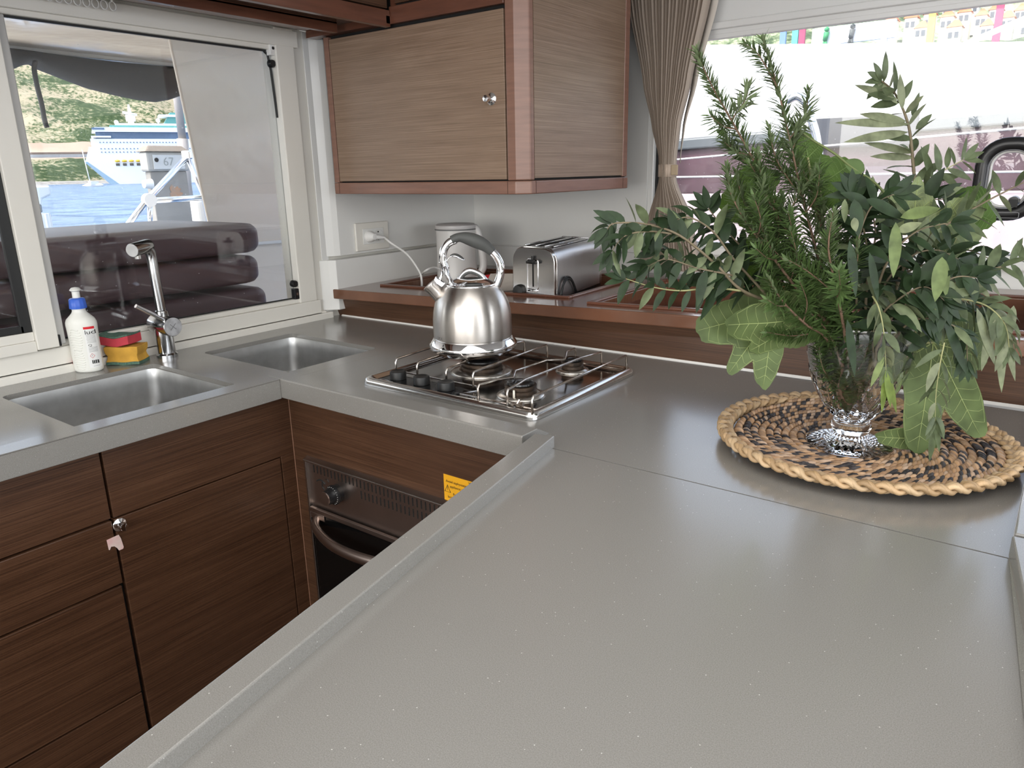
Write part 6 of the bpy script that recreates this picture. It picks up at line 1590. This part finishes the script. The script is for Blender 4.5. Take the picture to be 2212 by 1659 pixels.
MB().lathe([(0, 0), (0.05, 0), (0.04, 0.08), (0, 0.09)], (-7.5, yl - 0.0, zh - 0.12), 16, (0, -1, 0)).build('side_outlet', m_white, dp, smooth='auto')
m = MB(); rs = random.Random(2); q_ = [(-7.497, (yl + yr) / 2 + 0.04 + 0.075 * cos(a_) * rs.uniform(0.6, 1.15), zh - 0.22 + 0.085 * sin(a_) * rs.uniform(0.6, 1.15)) for a_ in [2 * pi * i / 22 for i in range(22)]]
m.prism(q_, (0.002, 0, 0)); m.build('rust_stain', M('rust', (0.42, 0.22, 0.12), 0.8, nscale=25, ncol=(0.30, 0.24, 0.19)), dp)
lpz = thing('lamp_post', 'grey lamp post rising behind the dock pillar', 'post', (-9.5, 5.6, -0.5))
MB().tube([V((-9.5000, 5.5191, 1.2890)) + V((0, 0, -3.0)), (-9.5000, 5.5191, 1.2890), (-9.5000, 5.5556, 1.8711)], 0.07, 14).tube([(-9.5000, 5.5556, 1.8711), (-9.5000, 5.5613, 2.4079), (-9.5000, 5.5669, 2.9288)], 0.050, 14).build('pole', M('galvanised', (0.34, 0.31, 0.29), 0.5), lpz, smooth=True)
# pile of ribbed posts at lower left
wp_ = thing('mooring_post', 'pale ribbed mooring post at the lower left of the window', 'post', (-12, 3.3, -0.9))
m = MB(); a0_ = V((-12.0000, 4.6417, 0.9252)); a1_ = V((-12.0000, 4.7639, 0.9185)); mid = (a0_ + a1_) / 2
m.lathe([(0, 0), (0.09, 0), (0.09, 2.0), (0, 2.0)], (mid.x, mid.y, a0_.z - 2.0), 36, mod=lambda i, a: 1 + 0.10 * cos(12 * a)); m.build('ribbed_post', m_white, wp_, smooth='auto')
mb2 = thing('moored_motorboat', 'white moored motorboat cut by the window stile', 'boat', (-22, 5.5, -0.9))
m = MB(); P0_, P1_ = V((-22.0000, 8.1732, 1.2293)), V((-22.0000, 8.9336, 1.2676)); zb_ = V((-22.0000, 8.4135, 0.7530)).z
m.prism([(-22, P0_.y - 2, P0_.z), (-22, P1_.y, P1_.z), (-22, P1_.y, P1_.z - 0.25), (-22, V((-22.0000, 8.6895, 0.9189)).y, V((-22.0000, 8.6895, 0.9189)).z), (-22, V((-22.0000, 8.6138, 0.6243)).y, zb_ - 0.15), (-22, P0_.y - 2, zb_ - 0.15)], (-2.5, 0, 0)); m.build('hull', m_white, mb2, bevel=0.05)
MB().box((-23, V((-22.0000, 8.4461, 0.8106)).y, V((-22.0000, 8.4035, 0.5758)).z), (-21.96, V((-22.0000, 8.6346, 0.8022)).y, V((-22.0000, 8.4440, 0.7989)).z)).build('outboard', M('outboard', (0.12, 0.14, 0.15), 0.4), mb2, bevel=0.04)

# ------------------------------------------------------------------ sea, hill, shore
def sea_mat():
    m = bpy.data.materials.new('sea_water'); nt, N, L, b = nodes(m)
    b.inputs['Base Color'].default_value = (0.035, 0.085, 0.155, 1); b.inputs['Roughness'].default_value = 0.25; b.inputs['Specular IOR Level'].default_value = 0.2
    tc = N.new('ShaderNodeTexCoord'); mp = N.new('ShaderNodeMapping'); mp.inputs['Scale'].default_value = (1.0, 0.8, 1)
    L.new(tc.outputs['Object'], mp.inputs[0])
    w1 = N.new('ShaderNodeTexNoise'); w1.inputs['Scale'].default_value = 1.6; w1.inputs['Detail'].default_value = 6
    L.new(mp.outputs[0], w1.inputs['Vector'])
    bp = N.new('ShaderNodeBump'); bp.inputs['Strength'].default_value = 1.0; bp.inputs['Distance'].default_value = 0.35
    L.new(w1.outputs[0], bp.inputs['Height']); L.new(bp.outputs[0], b.inputs['Normal'])
    n2 = N.new('ShaderNodeTexNoise'); n2.inputs['Scale'].default_value = 0.45; n2.inputs['Detail'].default_value = 8
    L.new(mp.outputs[0], n2.inputs['Vector'])
    r = N.new('ShaderNodeValToRGB'); r.color_ramp.elements[0].position = 0.38; r.color_ramp.elements[0].color = (0.012, 0.060, 0.150, 1)
    r.color_ramp.elements[1].position = 0.66; r.color_ramp.elements[1].color = (0.13, 0.21, 0.33, 1)
    L.new(n2.outputs[0], r.inputs[0]); L.new(r.outputs[0], b.inputs['Base Color'])
    return m
struct(MB().box((-1500, -900, -1.2), (900, 1500, -0.9)).build('sea', sea_mat()))

def hill_mat(name, rock, green, green2, band=None):
    m = bpy.data.materials.new(name); nt, N, L, b = nodes(m)
    tc = N.new('ShaderNodeTexCoord')
    n1 = N.new('ShaderNodeTexNoise'); n1.inputs['Scale'].default_value = 0.30; n1.inputs['Detail'].default_value = 10; n1.inputs['Roughness'].default_value = 0.72
    n2 = N.new('ShaderNodeTexNoise'); n2.inputs['Scale'].default_value = 0.018; n2.inputs['Detail'].default_value = 6
    for n in (n1, n2): L.new(tc.outputs['Object'], n.inputs['Vector'])
    ad = N.new('ShaderNodeMath'); ad.operation = 'MULTIPLY_ADD'; ad.inputs[1].default_value = 0.75
    L.new(n2.outputs[0], ad.inputs[0]); L.new(n1.outputs[0], ad.inputs[2])
    r = N.new('ShaderNodeValToRGB'); e = r.color_ramp.elements
    e[0].position = 0.78; e[0].color = (*green, 1); e[1].position = 0.95; e[1].color = (*rock, 1)
    k = e.new(0.86); k.color = (*green2, 1)
    L.new(ad.outputs[0], r.inputs[0])
    out = r.outputs[0]
    if band:
        sp = N.new('ShaderNodeSeparateXYZ'); L.new(tc.outputs['Object'], sp.inputs[0])
        nn = N.new('ShaderNodeMath'); nn.operation = 'MULTIPLY_ADD'; nn.inputs[1].default_value = 9; L.new(n2.outputs[0], nn.inputs[0]); L.new(sp.outputs[2], nn.inputs[2])
        a1 = N.new('ShaderNodeMath'); a1.operation = 'GREATER_THAN'; a1.inputs[1].default_value = band[0]; L.new(nn.outputs[0], a1.inputs[0])
        a2 = N.new('ShaderNodeMath'); a2.operation = 'LESS_THAN'; a2.inputs[1].default_value = band[1]; L.new(nn.outputs[0], a2.inputs[0])
        mu = N.new('ShaderNodeMath'); mu.operation = 'MULTIPLY'; L.new(a1.outputs[0], mu.inputs[0]); L.new(a2.outputs[0], mu.inputs[1])
        mx = N.new('ShaderNodeMix'); mx.data_type = 'RGBA'; L.new(mu.outputs[0], mx.inputs[0]); L.new(out, mx.inputs[6]); mx.inputs[7].default_value = (*band[2], 1)
        out = mx.outputs[2]
    L.new(out, b.inputs['Base Color']); b.inputs['Roughness'].default_value = 0.9; b.inputs['Specular IOR Level'].default_value = 0.1
    return m
def hill(name, x0, x1, yr_, prof, mat, jx=4, along='y', nx=70, ny=130):
    """terrain rising away from the shore"""
    m = MB()
    for i in range(nx + 1):
        f = i / nx
        for j in range(ny + 1):
            g = j / ny; y = yr_[0] + (yr_[1] - yr_[0]) * g; x = x0 + (x1 - x0) * f
            hgt = prof(f, g)
            z = -1.5 + hgt + (mnoise.fractal(V((x * 0.02, y * 0.02, 3)), 1.0, 2.0, 5) * 7 + mnoise.noise(V((x * 0.16, y * 0.16, 8))) * 3.0) * min(1, f * 6)
            m.v.append((x, y, z) if along == 'y' else (y, x, z))
    for i in range(nx):
        for j in range(ny):
            a = i * (ny + 1) + j; q = (a, a + 1, a + ny + 2, a + ny + 1)
            m.f.append(q if along != 'y' else q[::-1])
    return m.build(name, mat, smooth=True)
ridge = lambda g: 106 + 60 * g
struct(hill('hillside', -500, -950, (-100, 900), lambda f, g: (12 * min(1, f * 14) + (ridge(g)) * max(0, f - 0.09) ** 0.9 * 1.12), hill_mat('scrub_hill', (0.30, 0.26, 0.18), (0.028, 0.050, 0.018), (0.075, 0.10, 0.045), band=(19.5, 31, (0.36, 0.26, 0.20)))), 'scrubby green hillside across the bay')
struct(MB().hexa([(-505, -100, -1), (-490, -100, -1), (-490, 900, -1), (-505, 900, -1), (-505, -100, 1.0), (-494, -100, 0.6), (-494, 900, 0.6), (-505, 900, 1.0)]).build('shore', M('pale_rock', (0.50, 0.46, 0.40), 0.9, nscale=0.4, namt=0.4)))

# ------------------------------------------------------------------ cruise ship
cs = thing('cruise_ship', 'white cruise ship with yellow lifeboats moored across the bay', 'ship', (-270, 130, -0.9))
PB = V((-381.4779, 185.0843, -0.9000)); PE = PB + V((0.30, 0.954, 0)) * 150
su = V((0.42, 0.907, 0)).normalized(); sn = V((su.y, -su.x, 0))   # sn faces us
D_ = PB.length
def SHp(u, w, n_=0): return PB + su * u + sn * n_ + V((0, 0, w))
def sh_x(px, py):
    """ship-plane coordinates of a known sight line given in metres"""
    return px, py
m_ship = M('ship_white', (0.80, 0.80, 0.82), 0.4); m_sblue = M('ship_glass', (0.10, 0.17, 0.28), 0.2); m_steal = M('ship_teal', (0.10, 0.32, 0.30), 0.4)
def sbox(u0, w0, u1, w1, d0=0, d1=-16, mat=None, name='deck', rake=0.0):
    m = MB().hexa([SHp(u0, w0, d1), SHp(u0, w0, d0), SHp(u1, w0, d0), SHp(u1, w0, d1), SHp(u0 + rake, w1, d1), SHp(u0 + rake, w1, d0), SHp(u1, w1, d0), SHp(u1, w1, d1)])
    return m.build(name, mat or m_ship, cs)
k_ = D_ / 1595.0       # metres per pixel at the bow
MB().prism([SHp(0, 0), SHp(130, 0), SHp(130, 66 * k_), SHp(-34 * k_, 66 * k_), SHp(-44 * k_, 40 * k_)], sn * -18).build('hull', m_ship, cs)
MB().prism([SHp(-2, -0.5, 0.3), SHp(1.5, 0, 0.3), SHp(-40 * k_, 40 * k_, 0.3), SHp(-46 * k_, 41 * k_, 0.3)], sn * -6).build('stem', M('ship_stem', (0.30, 0.42, 0.52), 0.4), cs)
sbox(-30 * k_, 66 * k_, 130, 80 * k_, 0, -18, name='lower_deck')
sbox(-20 * k_, 79 * k_, 130, 95 * k_, -1, -17, m_sblue, 'blue_deck')
sbox(-28 * k_, 82 * k_, 4 * k_, 85 * k_, 0.5, -17, name='bridge_wing')
sbox(-26 * k_, 92 * k_, 130, 100 * k_, 0.5, -17, name='upper_deck', rake=6 * k_)
sbox(-25 * k_, 96 * k_, -5 * k_, 99 * k_, 0.8, -16, m_sblue, 'bridge_glass')
sbox(5 * k_, 99 * k_, 130, 104 * k_, -2, -15, m_steal, 'teal_deck')
sbox(10 * k_, 102 * k_, 120, 108 * k_, -3, -14, name='top_deck', rake=8 * k_)
sbox(96 * k_, 106 * k_, 160 * k_, 128 * k_, -4, -14, m_steal, 'funnel_house', rake=14 * k_)
sbox(90 * k_, 120 * k_, 130 * k_, 124 * k_, -3, -14, name='funnel_roof')
MB().tube([SHp(42 * k_, 104 * k_, -8), SHp(42 * k_, 142 * k_, -8)], [1.6, 0.35], 10).tube([SHp(30 * k_, 128 * k_, -8), SHp(54 * k_, 124 * k_, -8)], 0.6, 8).tube([SHp(34 * k_, 118 * k_, -8), SHp(50 * k_, 118 * k_, -8)], 1.6, 8).build('mast', m_ship, cs, smooth=True)
for u, w_ in ((17, 109), (88, 113)):
    MB().lathe([(0, -3.2 * k_ * 1.4), (3.2 * k_, -1.6 * k_), (4.2 * k_, 1 * k_), (3.0 * k_, 4 * k_), (0, 5.2 * k_)], SHp(u * k_, w_ * k_, -6), 14).build('radome', m_ship, cs, smooth=True)
lb = M('lifeboat_yellow', (0.80, 0.48, 0.02), 0.4)
for i in range(7):
    u = (8 + 11.5 * i) * k_
    MB().lathe([(0, -4.4 * k_), (1.8 * k_, -3.6 * k_), (2.3 * k_, 0), (1.8 * k_, 3.6 * k_), (0, 4.4 * k_)], SHp(u, 41 * k_, 1.0), 12, su).build('lifeboat', lb, cs, smooth=True)
    sbox(u - 3.2 * k_, 32.5 * k_, u + 3.2 * k_, 37 * k_, 0.15, -1, M('davit_dark', (0.10, 0.09, 0.07), 0.6) if i == 0 else bpy.data.materials['davit_dark'], 'lifeboat_recess')
m = MB()
for row, (w_, st_2) in enumerate(((73, 5.5), (62, 6), (56, 6), (88, 4.5), (84, 4.5))):
    for i in range(26):
        u = (-16 + st_2 * i) * k_
        m.hexa([SHp(u, w_ * k_, 0.0), SHp(u, w_ * k_, 0.25), SHp(u + 1.8 * k_, w_ * k_, 0.25), SHp(u + 1.8 * k_, w_ * k_, 0), SHp(u, (w_ + 1.6) * k_, 0.0), SHp(u, (w_ + 1.6) * k_, 0.25), SHp(u + 1.8 * k_, (w_ + 1.6) * k_, 0.25), SHp(u + 1.8 * k_, (w_ + 1.6) * k_, 0)])
m.build('windows', m_sblue, cs)
# small sailing boat in front of the bow
sb_ = thing('sailing_boat', 'small white sailing boat with mast before the ship bow', 'boat', (-282.8841, 128.8094, -0.9000))
B_ = V((-281.8241, 128.6438, -0.9000)); kk = B_.length / 1595
MB().lathe([(0, -18 * kk), (3.4 * kk, -10 * kk), (4.6 * kk, 0), (3.4 * kk, 12 * kk), (0, 18 * kk)], B_ + V((0, 0, 2.0 * kk)), 12, su).build('hull', m_ship, sb_, smooth=True)
MB().box(B_ + V((-1, -6 * kk, 3 * kk)), B_ + V((1, 8 * kk, 9 * kk))).build('cabin', m_ship, sb_)
MB().tube([B_ + V((0, -4 * kk, 0)), V((-281.8241, 128.6438, -0.9000)) + V((0, -9 * kk, 64 * kk))], 0.8 * kk, 8).build('mast', m_ship, sb_, smooth=True)
# road viaduct line on the hill foot
rd = thing('coast_road', 'straight coast road crossing the foot of the hill', 'road', (-497, 200, 22))
R0, R1 = V((-498.0000, 188.4372, 16.5848)), V((-498.0000, 240.0343, 16.8691))
MB().prism([R0 + V((0, -60, 0)), R1 + V((0, 300, 6)), R1 + V((0, 300, 4.8)), R0 + V((0, -60, -1.0))], (-6, 0, 0)).build('road_deck', M('road_brown', (0.20, 0.15, 0.12), 0.8), rd)
MB().prism([R0 + V((2, -60, -3)), R1 + V((2, 300, 2.5)), R1 + V((2, 300, 4.5)), R0 + V((2, -60, -1.2))], (-2, 0, 0)).build('retaining_wall', M('retaining_wall', (0.55, 0.50, 0.45), 0.9, nscale=0.1, namt=0.3), rd)

# ------------------------------------------------------------------ outside, port side: neighbouring boat
nb_t = thing('neighbour_yacht', 'white and maroon yacht moored alongside, seen through the side window', 'boat', (-1.5, 5.5, 0.5))
NY = 4.6
P1 = [(-2.3871, 4.6000, 1.5461), (-0.1997, 4.6000, 1.6273)]; P2 = [(-2.3851, 4.6000, 1.4820), (-0.1903, 4.6000, 1.5633)]; P3 = [(-2.3768, 4.6000, 1.2151), (-0.1419, 4.6000, 1.2367)]; P4 = [(-2.3634, 4.6000, 0.7845), (-0.0925, 4.6000, 0.9032)]
Pt = [(-2.4057, 4.6000, 2.1423), (-0.2449, 4.6000, 1.9325)]
def band(Pa, Pb, dy, th_, mat, name, off=0.0, bev=0.01):
    a0_, a1_ = V(Pa[0]), V(Pa[1]); b0_, b1_ = V(Pb[0]), V(Pb[1]); o_ = V((0, off, 0)); t_ = V((0, th_, 0))
    # extend both ways
    ea = (a1_ - a0_); eb = (b1_ - b0_)
    a0_ = a0_ - ea * 0.6; a1_ = a1_ + ea * 0.6; b0_ = b0_ - eb * 0.6; b1_ = b1_ + eb * 0.6
    return MB().hexa([b0_ + o_, b1_ + o_, b1_ + o_ + t_, b0_ + o_ + t_, a0_ + o_, a1_ + o_, a1_ + o_ + t_, a0_ + o_ + t_]).build(name, mat, nb_t, bevel=bev)
band(Pt, P1, 0, 2.2, m_ship, 'topside', 0.05)
band(P1, P2, 0, 1.8, M('grey_stripe', (0.11, 0.125, 0.135), 0.35), 'sheer_stripe', 0.03)
m_mar = M('maroon_hull', (0.115, 0.060, 0.078), 0.35, nscale=2.2, namt=0.45, stretch=(3, 1, 0.5))
band(P2, P3, 0, 1.8, m_mar, 'hull_side', 0.06)
band(P3, P4, 0, 1.8, M('hull_light', (0.62, 0.50, 0.52), 0.4, nscale=2, namt=0.25, stretch=(3, 1, 0.5)), 'lower_side', 0.05)
for (y0_, y1_) in ((352, 275), (378, 376)):
    Pa = [(-2.3727, 4.5800, 1.4172), (-0.1863, 4.5800, 1.5412)] if y0_ == 352 else [(-2.3698, 4.5800, 1.3230), (-0.1549, 4.5800, 1.3295)]
    a0_, a1_ = V(Pa[0]), V(Pa[1]); e_ = a1_ - a0_
    MB().tube([a0_ - e_ * 0.5, a1_ + e_ * 0.5], 0.006, 6).build('mooring_line', m_white, nb_t, smooth=True)
MB().box(V((-1.3217, 4.6200, 1.4713)), V((-0.7518, 4.6000, 1.6434)) + V((0, 0.05, 0))).build('dark_hatch', M('hatch_dark', (0.06, 0.065, 0.08), 0.3), nb_t, bevel=0.01)
gr_ = [(-1.2279, 4.2000, 1.7095), (-1.1870, 4.2000, 1.6164), (-1.1362, 4.2000, 1.4655), (-1.0938, 4.2000, 1.2076)]
MB().tube(spline(gr_, 6), 0.022, 10).build('stanchion', m_rail, nb_t, smooth=True)
MB().tube(spline([(-1.3178, 4.2000, 1.7088), (-1.2671, 4.2000, 1.7280), (-1.2175, 4.2000, 1.6975)], 6), 0.02, 10).build('stanchion_top', m_rail, nb_t, smooth=True)
# quay beyond with a white board, people signs, flags
wbd = thing('white_board', 'plain white board with two tiny figures beyond the yacht', 'board', (-5.5, 30, 6))
MB().box(V((-8.7000, 30.0000, 5.5455)), V((-5.9518, 30.0000, 6.1261)) + V((0, 0.2, 0))).build('board', m_ship, wbd)
for bx_ in (0.15, 0.85):
    c_ = V((-8.7000, 30.0000, 5.5455)).lerp(V((-5.8524, 30.0000, 5.2459)), bx_); MB().box((c_.x - 0.1, 30.02, -0.95), (c_.x + 0.1, 30.18, c_.z + 0.3)).build('support', m_ship, wbd)
for (px_, col, nm) in ((((-8.1698, 29.9000, 5.6621)), (0.05, 0.30, 0.12), 'green_figure'), (((-7.2987, 29.9000, 5.6568)), (0.05, 0.06, 0.06), 'dark_figure')):
    p_ = V(px_)
    MB().lathe([(0, 0.62), (0.09, 0.68), (0.09, 0.76), (0, 0.82)], p_ - V((0, 0, 0.35)), 8).tube([p_ + V((0, 0, 0.28)), p_ + V((-0.04, 0, 0))], [0.10, 0.08], 6).tube([p_ + V((-0.04, 0, 0)), p_ + V((-0.14, 0, -0.32))], 0.05, 6).tube([p_ + V((-0.02, 0, 0)), p_ + V((0.06, 0, -0.32))], 0.05, 6).build(nm, M(nm, col, 0.6), wbd, smooth=True)
for (u_, col, nm) in ((((-8.6914, 28.0000, 5.4742)), (0.10, 0.55, 0.50), 'teal'), (((-8.4571, 28.0000, 5.4488)), (0.45, 0.05, 0.12), 'crimson'), (((-9.1032, 28.0000, 5.5188)), (0.15, 0.25, 0.5), 'blue'), (((-2.7537, 28.0000, 4.8307)), (0.45, 0.05, 0.12), 'red'), (((-4.5374, 28.0000, 5.1567)), (0.75, 0.45, 0.10), 'orange')):
    p_ = V(u_); t_ = thing('flag_pole', 'slim %s banner pole on the quay beyond the yacht' % nm, 'pole', p_, 'banner poles')
    MB().box(p_ + V((-0.10, 0, -1.6)), p_ + V((0.10, 0.1, 1.4))).build('banner', M('banner_' + nm, col, 0.6), t_)
# hill with town
struct(hill('town_hill', 150, 520, (-215, 320), lambda f, g: 18 + 90 * f, hill_mat('town_green', (0.34, 0.36, 0.24), (0.045, 0.075, 0.035), (0.13, 0.17, 0.09)), along='x', nx=50, ny=110), 'green hillside behind the moored yacht')
m_roof = M('red_roof_tiles', (0.62, 0.20, 0.10), 0.8, nscale=0.5, namt=0.25); m_hw = M('house_wall', (0.78, 0.74, 0.66), 0.8); m_win = M('house_window', (0.08, 0.09, 0.11), 0.3)
hr = random.Random(21)
hs_ = [(-37.8531, 186.0000, 30.5666), (-34.4407, 188.0000, 30.9460), (-31.3392, 190.0000, 31.5385), (-27.6820, 188.0000, 30.2771), (-25.0000, 191.0000, 31.2184), (-21.6897, 189.0000, 29.9177), (-19.7660, 194.0000, 31.4839), (-16.9545, 187.0000, 28.6313), (-15.2978, 193.0000, 30.5905), (-13.1691, 185.0000, 27.2402), (-24.9738, 180.0000, 27.0298), (-19.5905, 181.0000, 26.7641), (-30.7145, 179.0000, 27.4143), (-25.2147, 203.0000, 34.7545), (-29.7126, 202.0000, 35.0272)]
for i, p_ in enumerate(hs_):
    p_ = V(p_); w_ = hr.uniform(2.0, 2.5); h_ = hr.uniform(2.4, 4.0); dp_ = 3.2
    side = ('leftmost', 'second from the left', 'low', 'gabled', 'upper', 'wide', 'topmost right', 'right lower', 'far right', 'right edge', 'lower middle', 'lower right', 'lower left', 'back right', 'back left')[i]
    t_ = thing('house', '%s red-roofed house on the hill seen above the yacht' % side, 'house', p_ - V((0, 0, h_)), 'red roofed houses on the hill')
    MB().box(p_ + V((-w_ / 2, 0, -h_ - 3.5)), p_ + V((w_ / 2, dp_, 0))).build('wall', m_hw, t_)
    e_ = 0.25
    MB().add and None
    m = MB(); A = p_ + V((-w_ / 2 - e_, -e_, 0)); B = p_ + V((w_ / 2 + e_, -e_, 0)); C_ = p_ + V((w_ / 2 + e_, dp_ + e_, 0)); D2 = p_ + V((-w_ / 2 - e_, dp_ + e_, 0)); r1 = p_ + V((-w_ / 2 + 0.8, dp_ / 2, 1.5)); r2 = p_ + V((w_ / 2 - 0.8, dp_ / 2, 1.5))
    m.add([A, B, C_, D2, r1, r2], [(0, 1, 5, 4), (1, 2, 5), (2, 3, 4, 5), (3, 0, 4), (0, 3, 2, 1)]); m.build('roof', m_roof, t_)
    for dx in (-w_ * 0.25, w_ * 0.2):
        MB().box(p_ + V((dx - 0.35, -0.12, -h_ * 0.6)), p_ + V((dx + 0.35, 0.05, -h_ * 0.6 + 1.1))).build('window', m_win, t_)
# mooring rope across upper right
rp_ = thing('rigging_line', 'white diagonal stay crossing the top of the side window', 'rope', (-0.6667, 6.0000, 2.1222))
MB().tube([(-0.8205, 6.0000, 2.0995), (-0.3455, 6.0000, 2.2764)], 0.018, 8).build('rope', m_white, rp_, smooth=True)
